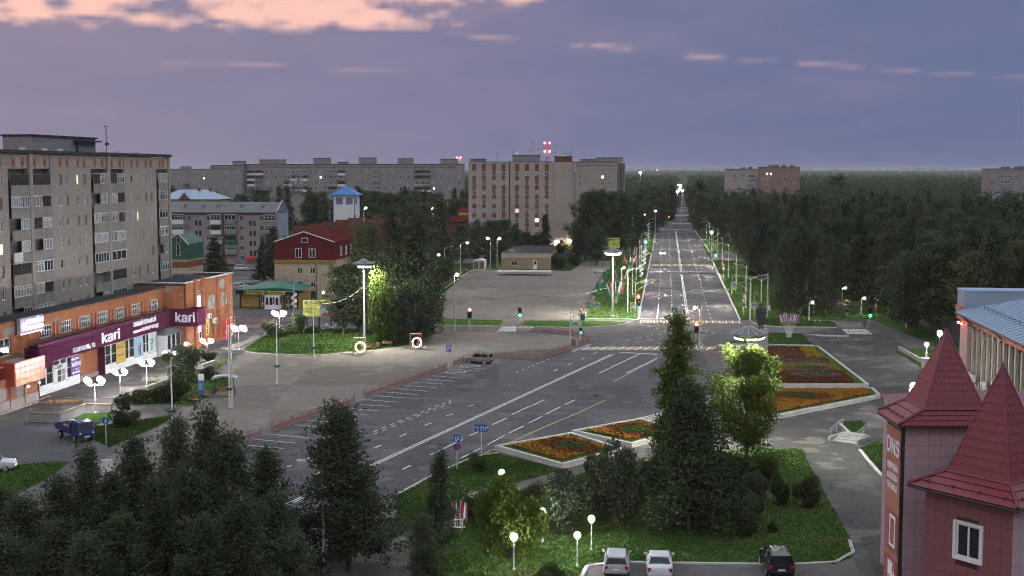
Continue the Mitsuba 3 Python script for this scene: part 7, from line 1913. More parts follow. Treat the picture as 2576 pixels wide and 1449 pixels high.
# ---------------------------------------------------------------- pink railings of the plaza
pk_post, pk_rail = D(box(-0.05, 0.05, -0.05, 0.05, 0, 1.05), 'm_pink'), {}


def railing(pts, label, panel=2.25):
    """Posts, and between them a panel: low plinth rail, pickets, waved top."""
    k = thing('railing', label, 'railing')
    line = LineString(pts)
    n = max(1, round(line.length / panel))
    for i in range(n + 1):
        a = line.interpolate(i / n, normalized=True)
        b = line.interpolate(min(1, (i + 1) / n), normalized=True)
        c = line.interpolate(max(0, (i - 1) / n), normalized=True)
        az = math.atan2(b.y - a.y, b.x - a.x) if i < n else math.atan2(a.y - c.y, a.x - c.x)
        part(k, 'post', pk_post, pm(a.x, a.y, 0, az))
        if i == n:
            break
        L = math.hypot(b.x - a.x, b.y - a.y)
        q = round(L, 1)
        if q not in pk_rail:
            t = np.linspace(0.05, q - 0.05, 13)
            wave = tube(np.column_stack([t, 0 * t, 0.86 + 0.14 * np.sin(np.linspace(0, math.pi, 13)) ** 2]), 0.025, 4)
            loops = [tube([(x + 0.13 * math.cos(s), 0, 0.74 + 0.09 * math.sin(s)) for s in np.linspace(0, 2 * math.pi, 9)], 0.016, 3, False) for x in np.arange(0.3, q - 0.2, 0.42)]
            rails = cat(box(0.05, q - 0.05, -0.04, 0.04, 0.08, 0.24), box(0.05, q - 0.05, -0.025, 0.025, 0.6, 0.64), wave)
            bars = cat(*[box(x - 0.03, x + 0.03, -0.015, 0.015, 0.24, 0.6) for x in np.arange(0.14, q - 0.08, 0.105)], *loops)
            pk_rail[q] = D(rails, 'm_pink'), D(bars, 'm_pink')
        M = pm(a.x, a.y, 0, az, (L / q, 1, 1))
        s = part(k, 'panel', pk_rail[q][0], M)
        put(s + '__lattice', pk_rail[q][1], M)


railing([(-29.41, 131.38), (-28.73, 132.61), (-26.55, 136.73)], 'pink railing section nearest the lower left trees')
railing([(-25.82, 139.21), (-19.13, 157.46)], 'long pink railing section in the middle of the parking row')
railing([(-18.33, 160.41), (-9.33, 184.40)], 'long pink railing section up to the parking sign')
railing([(-8.48, 187.40), (-5.03, 197.23)], 'pink railing section behind the parked brown car')
railing([(-2.53, 194.95), (3.85, 192.72), (9.15, 204.73)], 'pink railing that turns a corner right of the brown car')
railing([(0.80, 228.19), (4.78, 227.13), (8.36, 225.15), (9.99, 223.86), (11.42, 220.43), (12.23, 217.95), (12.79, 214.70)], 'pink railing that curves round the junction corner')
railing([(10.73, 209.37), (12.78, 214.58)], 'short pink railing at the bin by the near crossing')
railing([(-51.59, 241.31), (-46.34, 241.95), (-41.21, 242.60)], 'far pink railing along the street before the kiosk')
railing([(-49.76, 232.69), (-46.12, 233.29), (-43.55, 233.29)], 'near pink railing along the street before the kiosk')

# ---------------------------------------------------------------- flower beds behind pale concrete walls
for nm, rgb in (('orange', (0.42, 0.14, 0.02)), ('yellow', (0.42, 0.29, 0.03)), ('red', (0.2, 0.04, 0.02)), ('violet', (0.2, 0.16, 0.28)), ('leafy', (0.055, 0.095, 0.03))):
    solid('m_bloom_' + nm, rgb)
solid('m_soil', (0.05, 0.035, 0.025))
import shapely


def flower_bed(pts, label, wall=0.55, border=0.9, density=26, pattern=None, seed=1):
    k = thing('flower_bed', label, 'flower bed')
    poly = Polygon(pts)
    part(k, 'wall', D(tm(trimesh.creation.extrude_polygon(poly.difference(poly.buffer(-0.32, join_style=2)), wall, engine='earcut')), 'm_kerb'))
    inner = poly.buffer(-0.33, join_style=2)
    m = trimesh.creation.extrude_polygon(inner, wall - 0.12, engine='earcut')
    part(k, 'lawn_border', D(tm(m), 'm_grass'))
    bed = poly.buffer(-0.33 - border, join_style=2)
    x0, y0, x1, y1 = bed.bounds
    g = np.random.default_rng(seed)
    p = g.uniform((x0, y0), (x1, y1), (int((x1 - x0) * (y1 - y0) * density), 2))
    p = p[shapely.contains_xy(bed, p[:, 0], p[:, 1])]
    kinds = pattern(p, g)
    z0 = wall - 0.12
    for ci, nm in enumerate(('orange', 'yellow', 'red', 'violet', 'leafy')):
        q = p[kinds == ci]
        if len(q) == 0:
            continue
        r = 3 if nm != 'leafy' else 4
        h = g.uniform(0.1, 0.3, (len(q), r))
        c = np.stack([q[:, None, 0] + g.normal(0, 0.09, (len(q), r)), q[:, None, 1] + g.normal(0, 0.09, (len(q), r)), z0 + h], -1).reshape(-1, 3)
        s = part(k, {'leafy': 'leaves'}.get(nm, 'blossoms'), D(leaves(c, 0.21, seed + ci), 'm_bloom_' + nm), None, {'leafy': None, 'orange': 'orange blossoms', 'yellow': 'yellow blossoms', 'red': 'dark red blossoms', 'violet': 'pale violet blossoms'}[nm])
        labels.setdefault(s, {})['kind'] = 'stuff'
        st = np.column_stack([q, np.full(len(q), z0 + 0.06)])
    part(k, 'soil', D(tm(trimesh.creation.extrude_polygon(bed, wall - 0.09, engine='earcut')), 'm_soil'))
    c = np.column_stack([p + g.normal(0, 0.15, (len(p), 2)), g.uniform(z0 + 0.1, z0 + 0.3, len(p))])
    s = part(k, 'leaves', D(leaves(c, 0.24, seed + 9), 'm_bloom_leafy'))
    labels[s] = {'kind': 'stuff'}


def ell(p, c, a, b, az):
    d = p - np.array(c)
    u = d @ np.array([math.sin(az), math.cos(az)]); v_ = d @ np.array([math.cos(az), -math.sin(az)])
    return np.sqrt((u / b) ** 2 + (v_ / a) ** 2)


E1, E2, E3 = (41.75, 188.07), (41.45, 181.36), (41.07, 175.44)


def pat_main(p, g):
    out = np.full(len(p), 2)
    t = np.interp(p[:, 1], [(38.89, 169.28)[1], (40.97, 178.47)[1], (42.72, 186.19)[1], (44.02, 191.94)[1], (47.04, 205.29)[1]], [0, 1, 2, 3, 4.4])
    w = t + g.normal(0, 0.13, len(p))
    out[(w > 1.1) & (w < 1.95)] = 1
    out[(w > 2.9)] = np.where(g.random((w > 2.9).sum()) < 0.7, 1, 0)
    out[(w > 2.9) & (p @ ROAD_R < (43.92, 196.65)[0] * ROAD_R[0] + (43.92, 196.65)[1] * ROAD_R[1])] = 2
    for c in (E1, E2, E3):
        e = ell(p, c, 3.6, 1.9, 0.0)
        out[e < 1] = 3
        out[e < 0.62] = np.where(g.random((e < 0.62).sum()) < 0.75, 4, 1)
    return out


def pat_rings(c, az=0.6, first=0):
    def f(p, g):
        e = ell(p, c, 4.0, 2.6, az) * (1 + g.normal(0, 0.06, len(p)))
        out = np.where(g.random(len(p)) < 0.8, first, 1)
        out[e < 1.0] = 2
        out[e < 0.5] = 4
        return out
    return f


flower_bed([(35.47, 205.86), (33.83, 168.08), (46.23, 168.08), (48.39, 205.16)], 'largest flower bed with violet ovals and yellow bands beside the statue', pattern=pat_main, seed=3, border=1.2)
flower_bed([(27.72, 160.90), (30.49, 165.31), (46.04, 165.31), (45.48, 160.04), (30.64, 147.00), (26.17, 143.94)], 'long wedge shaped bed of orange and red flowers below the largest one', pattern=pat_rings((35.54, 158.68), 0.3), seed=4)
flower_bed([(-1.73, 129.95), (6.27, 136.67), (11.07, 128.49), (4.75, 121.48)], 'diamond shaped bed of orange flowers nearest the lane signs', pattern=pat_rings((5.79, 129.58), 1.0), seed=5)
flower_bed([(6.31, 137.65), (14.17, 144.57), (18.58, 138.57), (12.14, 130.91)], 'second diamond shaped bed of orange flowers, partly behind the tall tree', pattern=pat_rings((13.15, 137.49), 1.0), seed=6)
structure('low_wall', ribbon([(14.26, 144.66), (16.95, 147.72), (20.91, 150.81)], 0.35, 0, 0.5), 'm_kerb')

# ---------------------------------------------------------------- the statue
from scipy.spatial import ConvexHull


def body(bones, edge=0.05, smooth=8):
    """One continuous surface: every bone is the hull of two balls; joined, refined, smoothed."""
    import manifold3d as m3
    tot = None
    for (a, ra), (b, rb) in bones:
        s = m3.Manifold.batch_hull([m3.Manifold.sphere(ra, 14).translate(tuple(map(float, a))), m3.Manifold.sphere(rb, 14).translate(tuple(map(float, b)))])
        tot = s if tot is None else tot + s
    tot = tot.refine_to_length(edge)
    me = tot.to_mesh()
    t = trimesh.Trimesh(me.vert_properties[:, :3], me.tri_verts)
    trimesh.smoothing.filter_taubin(t, iterations=smooth)
    return np.array(t.vertices), np.array(t.faces)


def hand(w, d, s=1.0):
    """Bones of a relaxed hand from the wrist w along d: a palm, four bent fingers, a thumb."""
    w, d = np.array(w, float), np.array(d, float) / np.linalg.norm(d)
    f = np.cross(d, [0, 1, 0.0]); f /= np.linalg.norm(f)
    g_ = np.cross(f, d)
    p = w + d * 0.09 * s
    out = [((w, 0.032 * s), (p, 0.036 * s))]
    for i, l in enumerate((0.07, 0.085, 0.08, 0.06)):
        b = p + g_ * (i - 1.5) * 0.021 * s
        m_ = b + d * l * 0.6 * s + f * 0.008 * s
        out += [((b, 0.011 * s), (m_, 0.010 * s)), ((m_, 0.010 * s), (m_ + d * l * 0.4 * s + f * 0.03 * s, 0.008 * s))]
    t0 = w + d * 0.03 * s + g_ * -0.03 * s
    t1 = t0 + d * 0.04 * s - g_ * 0.03 * s + f * 0.01 * s
    return out + [((t0, 0.014 * s), (t1, 0.011 * s)), ((t1, 0.011 * s), (t1 + d * 0.03 * s, 0.009 * s))]


solid('m_bronze', (0.06, 0.055, 0.05), 0.5, 0.3)
x, y = (37.95, 198.66)
st = thing('statue', 'dark bronze statue of a standing man in a long coat on the pale pedestal', 'statue')
s = 2.25 / 1.8 * 1.75 / 1.75
S_ = 4.0 / 1.78
hb = [((0, 0, 1.64), 0.1), ((0, -0.02, 1.7), 0.095)]
bones = [(((0, 0.0, 1.62), 0.085), ((0, 0.01, 1.69), 0.1)), (((0, 0, 1.45), 0.065), ((0, 0, 1.6), 0.06)),
         (((-0.19, 0, 1.4), 0.09), ((0.19, 0, 1.4), 0.09)), (((-0.15, 0, 1.36), 0.13), ((-0.12, 0, 1.0), 0.13)), (((0.15, 0, 1.36), 0.13), ((0.12, 0, 1.0), 0.13)), (((-0.12, 0, 1.2), 0.13), ((0.12, 0, 1.2), 0.13)),
         (((-0.11, 0, 1.0), 0.13), ((-0.16, 0.03, 0.42), 0.13)), (((0.11, 0, 1.0), 0.13), ((0.17, 0.02, 0.42), 0.13)), (((-0.14, 0.02, 0.45), 0.13), ((0.15, 0.02, 0.45), 0.13)), (((0, 0.03, 0.9), 0.15), ((0, 0.05, 0.42), 0.13)),
         (((-0.09, 0, 0.5), 0.085), ((-0.1, 0, 0.08), 0.065)), (((0.09, 0, 0.5), 0.085), ((0.1, -0.02, 0.08), 0.065)), (((-0.1, 0, 0.05), 0.055), ((-0.12, -0.16, 0.04), 0.045)), (((0.1, 0, 0.05), 0.055), ((0.12, -0.18, 0.04), 0.045)),
         (((-0.24, 0, 1.4), 0.085), ((-0.31, 0.04, 1.1), 0.07)), (((-0.31, 0.04, 1.1), 0.07), ((-0.26, -0.06, 0.86), 0.055)), (((0.24, 0, 1.4), 0.085), ((0.32, 0.02, 1.12), 0.07)), (((0.32, 0.02, 1.12), 0.07), ((0.16, -0.17, 1.18), 0.055)),
         (((0, -0.085, 1.64), 0.02), ((0, -0.095, 1.62), 0.022)), (((0, -0.06, 1.555), 0.035), ((0, -0.05, 1.52), 0.02)), (((-0.1, 0.01, 1.64), 0.02), ((-0.1, 0.01, 1.67), 0.018)), (((0.1, 0.01, 1.64), 0.02), ((0.1, 0.01, 1.67), 0.018))]
bones += hand((-0.26, -0.06, 0.86), (0, -0.1, -1)) + hand((0.16, -0.17, 1.18), (-1, -0.2, 0.3))
v, f = body(bones, 0.05, 6)
put(st + '__figure', D((v * S_, f), 'm_bronze', 40), pm(x, y, 4.0, math.radians(-14)))
lap = cat(tube([(-0.05, -0.15, 1.45), (-0.02, -0.17, 1.1), (-0.06, -0.16, 0.45)], 0.014, 4), tube([(0.06, -0.15, 1.45), (0.02, -0.17, 1.2)], 0.014, 4))
put(st + '__coat_edge', D((lap[0] * S_, lap[1]), 'm_bronze'), pm(x, y, 4.0, math.radians(-14)))
pe = thing('pedestal', 'tall pale stone pedestal under the bronze statue', 'pedestal')
part(pe, 'block', D(bev(-1.05, 1.05, -0.9, 0.9, 0.35, 4.0, 0.04), 'm_concrete'), pm(x, y, 0, -ROAD_AZ))
part(pe, 'plinth', D(bev(-1.25, 1.25, -1.1, 1.1, 0, 0.35, 0.03), 'm_concrete'), pm(x, y, 0, -ROAD_AZ))
structure('statue_terrace', slab([(34.16, 191.94), (38.29, 203.10), (43.56, 203.10), (43.79, 192.75)], 0, 0.6), 'm_concrete')

# ---------------------------------------------------------------- flags
TRI = ['m_white', 'm_blue_paint', 'm_red_paint']


def flags(P, n, h, spread, label, cols, drop=1.5, wide=0.45):
    k = thing('flag_stand', label, 'flags')
    M = pm(P[0], P[1])
    part(k, 'frame', D(cat(box(-0.5, 0.5, -0.04, 0.04, 0.35, 0.42), box(-0.4, 0.4, -0.04, 0.04, 0.95, 1.0), *[tube([(x, 0, 0), (x, 0, 1.1)], 0.03, 5) for x in (-0.25, 0.25)]), 'm_white'), M)
    for i in range(n):
        u = (i / (n - 1) - 0.5) * 2 if n > 1 else 0
        a = np.array([u * 0.3, 0.02 * (i % 3 - 1), 0.4]); b = np.array([u * spread, 0.06 * (i % 3 - 1), h * (1 - 0.08 * abs(u))])
        part(k, 'pole', D(tube([a, b], 0.022, 5), 'm_white'), M)
        # cloth hanging along the pole in folds
        t = np.linspace(0, 1, 7)
        cs = cols[i % len(cols)]
        for j, c in enumerate(cs):
            w0, w1 = wide * j / len(cs), wide * (j + 1) / len(cs)
            rows = []
            for tt_ in t:
                base = b + (a - b) * (tt_ * drop / np.linalg.norm(b - a))
                for w in (w0, w1):
                    rows.append(base + np.array([w * (0.55 + 0.45 * tt_) * (1 if u >= 0 else -1) * 0.9, 0.05 * math.sin(9 * w + 5 * tt_ + i), -0.35 * w * (1 + tt_)]))
            f_ = np.array([[2 * r, 2 * r + 1, 2 * r + 3] for r in range(6)] + [[2 * r, 2 * r + 3, 2 * r + 2] for r in range(6)])
            part(k, 'cloth', D((np.array(rows), f_), c), M)


RU, RW, BL = ['m_white', 'm_blue_paint', 'm_red_paint'], ['m_red_paint'], ['m_blue_paint', 'm_red_paint']
flags((21.78, 275.52, 5.47), 5, 4.9, 1.9, 'nearest fan of five flags on the lawn by the avenue', [['m_blue_paint', 'm_green_paint'], RW, ['m_white', 'm_sign_blue'], ['m_white'], RW], 2.2)
flags((26.56, 318.66, 4.66), 3, 4.4, 1.5, 'second fan of three flags on the lawn by the avenue', [BL, ['m_blue_paint', 'm_white'], ['m_white', 'm_red_paint']], 2.2)
flags((33.62, 373.05, 4.54), 3, 4.4, 1.6, 'third fan of three flags near the garland poles', [RW, ['m_blue_paint', 'm_white'], ['m_white', 'm_red_paint']], 2.2)
flags((37.56, 409.61, 6.72), 2, 5.0, 0.8, 'farthest pair of flags before the poplars', [['m_blue_paint', 'm_green_paint'], ['m_white', 'm_red_paint']], 2.5)
flags((46.40, 218.20, 4.56), 10, 4.4, 1.6, 'cone of white poles with ten small flags right of the statue', [RU, RW, ['m_white', 'm_blue_paint'], RU, BL], 1.3, 0.4)
flags((-4.15, 100.07, 2.08), 4, 2.6, 0.5, 'bunch of red and tricolour flags behind the young birch', [RW, RU], 1.3, 0.4)

# ---------------------------------------------------------------- benches, swings, bins
bench_s = D(cat(*[bev(-0.85, 0.85, -0.22 + 0.15 * i, -0.1 + 0.15 * i, 0.43, 0.47, 0.01) for i in range(3)]), 'm_wood')
bench_b = D(cat(*[bev(-0.85, 0.85, 0.26, 0.3, 0.55 + 0.15 * i, 0.66 + 0.15 * i, 0.01) for i in range(3)]), 'm_wood')
bench_l = D(cat(*[cat(box(x - 0.03, x + 0.03, -0.22, -0.16, 0, 0.45), box(x - 0.03, x + 0.03, 0.2, 0.26, 0, 0.95), box(x - 0.03, x + 0.03, -0.22, 0.26, 0.38, 0.43)) for x in (-0.7, 0.7)]), 'm_dark')


def bench(x, y, az, label, group=None, s=1.0):
    k = thing('bench', label, 'bench', group)
    M = pm(x, y, 0, az, s)
    part(k, 'seat', bench_s, M); part(k, 'backrest', bench_b, M); part(k, 'leg_frame', bench_l, M)


def row(a, b, n):
    a, b = np.array(a), np.array(b)
    return [tuple(a + (b - a) * (i + 0.5) / n) for i in range(n)]


for (x, y), o_ in zip(row(*[(12.83, 250.59), (24.98, 355.72)], 15), ORD):
    bench(x, y, -math.pi / 2 - ROAD_AZ, o_ + ' bench from the near end of the row right of the square', 'benches right of the square', 1.25)
for (x, y), o_ in zip(row(*[(-17.93, 296.01), (-15.21, 331.32)], 7) + [(-14.11, 341.18), (-12.25, 359.90)], ORD):
    bench(x, y, math.pi / 2 + 0.5, o_ + ' bench from the near end of the row left of the square', 'benches left of the square', 1.25)
bench(*(-38.53, 157.25), -0.6, 'bench at the near edge of the shop lawn, left one')
bench(*(-37.91, 160.61), -0.6, 'bench at the near edge of the shop lawn, by the swing')
bench(*(-19.91, 208.22), 2.9, 'bench right of the yellow ring swing')
bench(*(-22.90, 205.39), 2.9, 'bench between the yellow ring swing and the small bin')
bench(*(-14.58, 213.09), 2.6, 'bench to the right of the pinkish ring swing')
for P, dia, col, lab, br in (((-23.35, 199.53), 1.45, np.array((1.0, 0.95, 0.5)), 'wooden framed swing bench with a glowing yellow ring', 6.0), ((-15.09, 204.93), 1.4, np.array((1.0, 0.82, 0.86)), 'wooden framed swing bench with a glowing pinkish ring', 3.0)):
    k = thing('ring_swing', lab, 'swing')
    M = pm(P[0], P[1], 0, 0.12)
    part(k, 'frame', D(cat(box(-0.95, -0.85, -0.5, -0.4, 0, 2.5), box(0.75, 0.85, 0.3, 0.4, 0, 2.5), box(-0.95, -0.85, 0.3, 0.4, 0, 2.5), box(-1.0, 0.9, -0.5, 0.45, 2.45, 2.55), box(-1.6, 1.6, 0.28, 0.34, 0.08, 0.14)), 'm_wood'), M)
    for j in range(12):
        part(k, 'slat', cache.setdefault('slat', D(box(-0.98, -0.82, -0.45, 0.35, 0, 0.08), 'm_wood')), M @ pm(0, 0, 0.3 + 0.18 * j))
        part(k, 'slat', cache.setdefault('slat2', D(box(0.1, 0.85, 0.32, 0.38, 0, 0.08), 'm_wood')), M @ pm(0, 0, 0.3 + 0.18 * j))
    t = np.linspace(0, 2 * np.pi, 33)
    part(k, 'ring', D(tube(np.stack([0.1 + dia / 2 * np.cos(t), 0 * t - 0.1, 1.15 + dia / 2 * np.sin(t)], 1), 0.11, 8, False), 'm_lamp', True, glow=col * br * GLOW), M)
    for x0 in (-1.7, 1.2):
        part(k, 'side_bench', D(cat(bev(x0 - 0.7, x0 + 0.9, -0.2, 0.25, 0.4, 0.46, 0.01), box(x0 - 0.6, x0 - 0.55, -0.15, 0.2, 0, 0.4), box(x0 + 0.75, x0 + 0.8, -0.15, 0.2, 0, 0.4)), 'm_wood'), M)
k = thing('swing_bench', 'covered swing bench with a curved grey roof on black A frames', 'swing')
M = pm(*(-35.97, 162.34), 0, 0.15)
part(k, 'frame', D(cat(*[tube([(x, y0, 0), (x * 0.8, 0, 2.2)], 0.04, 5) for x in (-1.3, 1.3) for y0 in (-0.9, 0.9)], tube([(-1.1, 0, 2.2), (1.1, 0, 2.2)], 0.04, 5), tube([(-1.3, -0.9, 0.05), (1.3, -0.9, 0.05)], 0.03, 5)), 'm_black'), M)
part(k, 'roof', D(tm(trimesh.creation.extrude_polygon(Polygon([(-1.6, 2.15)] + [(1.6 * math.cos(t), 2.15 + 0.45 * math.sin(t)) for t in np.linspace(math.pi, 0, 9)] + [(1.5, 2.12), (0, 2.5), (-1.5, 2.12)]).buffer(0), 1.6, engine='earcut').apply_transform(trimesh.transformations.rotation_matrix(math.pi / 2, [1, 0, 0])).apply_translation([0, 0.8, 0])), 'm_steel'), M)
part(k, 'seat', D(cat(bev(-0.8, 0.8, -0.3, 0.2, 0.5, 0.56, 0.01), bev(-0.8, 0.8, 0.2, 0.26, 0.56, 1.0, 0.01), *[tube([(x, 0, 0.55), (x, 0, 2.2)], 0.015, 4) for x in (-0.75, 0.75)]), 'm_brown_panel'), M)


def bin_(P, label, m, s=1.0):
    k = thing('bin', label, 'bin')
    part(k, 'body', D(lathe([(0.0, 0.02), (0.27, 0.02), (0.33, 0.85), (0.36, 0.88), (0.3, 0.9), (0.28, 0.8), (0, 0.7)], 10), m), pm(P[0], P[1], 0, 0, s))
    part(k, 'foot', D(box(-0.2, 0.2, -0.2, 0.2, 0, 0.04), 'm_dark'), pm(P[0], P[1], 0, 0, s))


bin_((9.82, 208.69), 'dark slatted bin at the corner of the railing', 'm_frame_brown', 1.3)
bin_((-21.30, 206.33), 'small brown bin between the two benches of the plaza lawn', 'm_wood')
bin_((63.47, 235.09), 'dark bin at the park crossing', 'm_frame_brown', 1.2)
bin_((-8.06, 247.20), 'green bin below the red signal', 'm_green_paint', 1.5)
for i, (P, nth) in enumerate((((24.20, 338.66), 'second'), ((20.39, 305.90), 'third, larger'), ((18.74, 293.17), 'fourth'), ((15.89, 267.46), 'fifth'), ((13.27, 244.55), 'nearest'), ((26.17, 355.72), 'farthest'))):
    bin_(P, nth + ' green container beside the bench row', 'm_green_paint', 2.2 if i < 2 else 1.5)
for x, y in ((71.14, 275.68), (70.46, 267.83)):
    bench(x, y, 2.0, 'bench beside the path inside the park', 'benches inside the park')
k = thing('barrier', 'low black and white striped barrier at the far end of the bench row', 'barrier')
F = facing((22.77, 358.49), tuple(np.array((26.58, 359.90)) - np.array((22.77, 358.49))))
for i in range(9):
    part(k, 'block', D(bev(0.4 * i + 0.01, 0.4 * i + 0.39, 0, 0.4, 0, 0.5, 0.03), 'm_white' if i % 2 else 'm_black'), F)
k = thing('notice_column', 'narrow blue notice column with a pale head near the shop lawn', 'notice board')
M = pm(*(-38.63, 161.18), 0, -0.2)
part(k, 'body', D(bev(-0.38, 0.38, -0.15, 0.15, 0, 2.0, 0.03), 'm_blue_paint'), M)
part(k, 'panel', D(box(-0.28, 0.28, -0.17, -0.15, 0.9, 1.8), 'm_poster_blue'), M)
part(k, 'head', D(bev(-0.3, 0.4, -0.1, 0.1, 2.1, 2.9, 0.02), 'm_white'), M)
k = thing('notice_board', 'white framed double panel board half hidden by birch tops', 'notice board')
M = pm(*(-37.30, 118.77), 0, 0.1)
part(k, 'frame', D(cat(box(-0.5, 0.5, 0, 0.08, 0.4, 0.47), box(-0.5, 0.5, 0, 0.08, 1.5, 1.57), *[box(x, x + 0.07, 0, 0.08, 0, 1.6) for x in (-0.5, -0.03, 0.43)]), 'm_white'), M)
part(k, 'panel', D(box(-0.45, 0.45, 0.02, 0.05, 0.47, 1.5), 'm_offwhite'), M)
k = thing('rubbish_bag', 'white sack lying beside the retaining wall behind the truck', 'sack')
g = np.random.default_rng(4)
b_ = ball(0.42, sub=2)
put(k, D((b_[0] * [1.3, 0.9, 0.75] * (1 + 0.25 * (meshkit.fbm(b_[0] * 3, 3, 2)[:, None] - 0.5)) + [0, 0, 0.28], b_[1]), 'm_offwhite', 40), pm(*(-48.82, 143.48)))
k = thing('gate_post', 'short pale masonry post at the near end of the left bench row', 'post')
part(k, 'shaft', D(bev(-0.45, 0.45, -0.45, 0.45, 0, 2.6, 0.03), 'm_concrete'), pm(*(-17.62, 282.32)))
part(k, 'cap', D(bev(-0.6, 0.6, -0.6, 0.6, 2.6, 2.85, 0.04), 'm_kerb'), pm(*(-17.62, 282.32)))
# stepped retaining walls before the shops, grey with a brown coping
for i, (a, l) in enumerate(((136.0, -70.7), (148.2, -70.2), (156.6, -69.4), (164.8, -70.2), (176.0, -69.6))):
    k = thing('retaining_wall', ('nearest', 'second', 'third', 'fourth', 'farthest')[i] + ' stepped grey retaining wall with brown coping before the shops', 'wall')
    w_, h_ = 6.4 if i == 0 else 4.2, 0.95 if i == 0 else 0.65
    line = [ROW(a, l - 3.5), ROW(a, l), ROW(a + w_, l), ROW(a + w_, l + (3.2 if i == 0 else 0.3))]
    part(k, 'wall', D(ribbon(line, 0.3, 0, h_), 'm_concrete'))
    part(k, 'coping', D(ribbon(line, 0.42, h_, h_ + 0.08), 'm_frame_brown'))
k = thing('retaining_wall', 'long low grey retaining wall at the left side of the plaza lawn', 'wall')
line = [(-41.15, 199.78), (-44.77, 200.09), (-42.10, 222.45)]
part(k, 'wall', D(ribbon(line, 0.35, 0, 0.6), 'm_concrete'))
part(k, 'coping', D(ribbon(line, 0.45, 0.6, 0.68), 'm_frame_brown'))
structure('shop_walk', sheet([ROW(136, -74.2), ROW(136, -70.7), ROW(142.4, -70.7), ROW(142.4, -68), ROW(148, -70), ROW(190, -70), ROW(213, -76), ROW(192, -80.6), ROW(151, -81), ROW(147, -79)], 0.02), 'm_walk')

# ---------------------------------------------------------------- vehicles
def paint(name, rgb):
    scene[name] = {'type': 'twosided', 'bsdf': {'type': 'principled', 'base_color': {'type': 'rgb', 'value': list(rgb)}, 'roughness': 0.3, 'specular': 0.5, 'clearcoat': 0.8, 'clearcoat_gloss': 0.95, 'metallic': 0.2}}


for nm, rgb in (('silver', (0.42, 0.42, 0.43)), ('white', (0.66, 0.67, 0.68)), ('black', (0.012, 0.012, 0.014)), ('brown', (0.2, 0.17, 0.13)), ('blue', (0.02, 0.045, 0.16)), ('grey', (0.2, 0.21, 0.22)), ('darkred', (0.12, 0.02, 0.03))):
    paint('m_car_' + nm, rgb)
solid('m_tail', (0.35, 0.01, 0.01), 0.2)
solid('m_headlamp', (0.6, 0.6, 0.6), 0.15)
wheel_m = xf(lathe([(0, -0.1), (0.19, -0.1), (0.2, -0.06), (0.3, -0.11), (0.33, -0.07), (0.33, 0.07), (0.3, 0.11), (0.2, 0.1), (0, 0.1)], 18), np.array([[1, 0, 0, 0], [0, 0, 1, 0], [0, -1, 0, 0], [0, 0, 0, 1.0]]))
rim_m = xf(cat(lathe([(0, -0.125), (0.06, -0.125), (0.06, -0.1), (0.17, -0.115), (0.2, -0.1)], 16), lathe([(0.2, 0.1), (0.17, 0.115), (0.06, 0.1), (0.06, 0.125), (0, 0.125)], 16)), np.array([[1, 0, 0, 0], [0, 0, 1, 0], [0, -1, 0, 0], [0, 0, 0, 1.0]]))
tyre_d, rim_d = D(wheel_m, 'm_rubber', 30), D(rim_m, 'm_steel')
PROF = {  # stations along x (front is +x): (x, half width, bottom, shoulder height) and the cabin outline (x, z)
    'hatch': (4.3, 0.87, [(-2.15, .62, .36, .70), (-2.08, .82, .28, .92), (-1.6, .87, .22, .98), (0, .88, .2, .95), (1.2, .87, .22, .9), (1.9, .8, .25, .76), (2.15, .6, .34, .62)], [(-2.05, .95), (-1.75, 1.42), (-1.2, 1.52), (0.1, 1.5), (1.25, .93)]),
    'sedan': (4.7, 0.9, [(-2.35, .66, .38, .78), (-2.25, .86, .3, .98), (-1.6, .9, .22, 1.0), (0, .91, .2, .94), (1.3, .9, .22, .88), (2.1, .82, .25, .74), (2.35, .62, .34, .62)], [(-1.75, .98), (-1.0, 1.4), (-0.4, 1.46), (0.3, 1.43), (1.3, .9)]),
    'suv': (4.75, 0.94, [(-2.35, .74, .5, .95), (-2.3, .9, .42, 1.1), (-1.7, .94, .34, 1.12), (0, .95, .32, 1.08), (1.3, .94, .34, 1.05), (2.1, .88, .38, .95), (2.35, .7, .48, .8)], [(-2.25, 1.1), (-2.0, 1.66), (-1.4, 1.78), (0.2, 1.76), (1.15, 1.07)]),
    'jeep': (4.1, 0.82, [(-2.05, .72, .48, .92), (-2.0, .8, .42, 1.02), (-1.5, .82, .36, 1.04), (0, .83, .36, 1.02), (1.0, .82, .36, .98), (1.8, .78, .42, .9), (2.05, .68, .5, .8)], [(-1.95, 1.03), (-1.8, 1.55), (-1.5, 1.62), (0.3, 1.6), (0.85, 1.0)]),
}


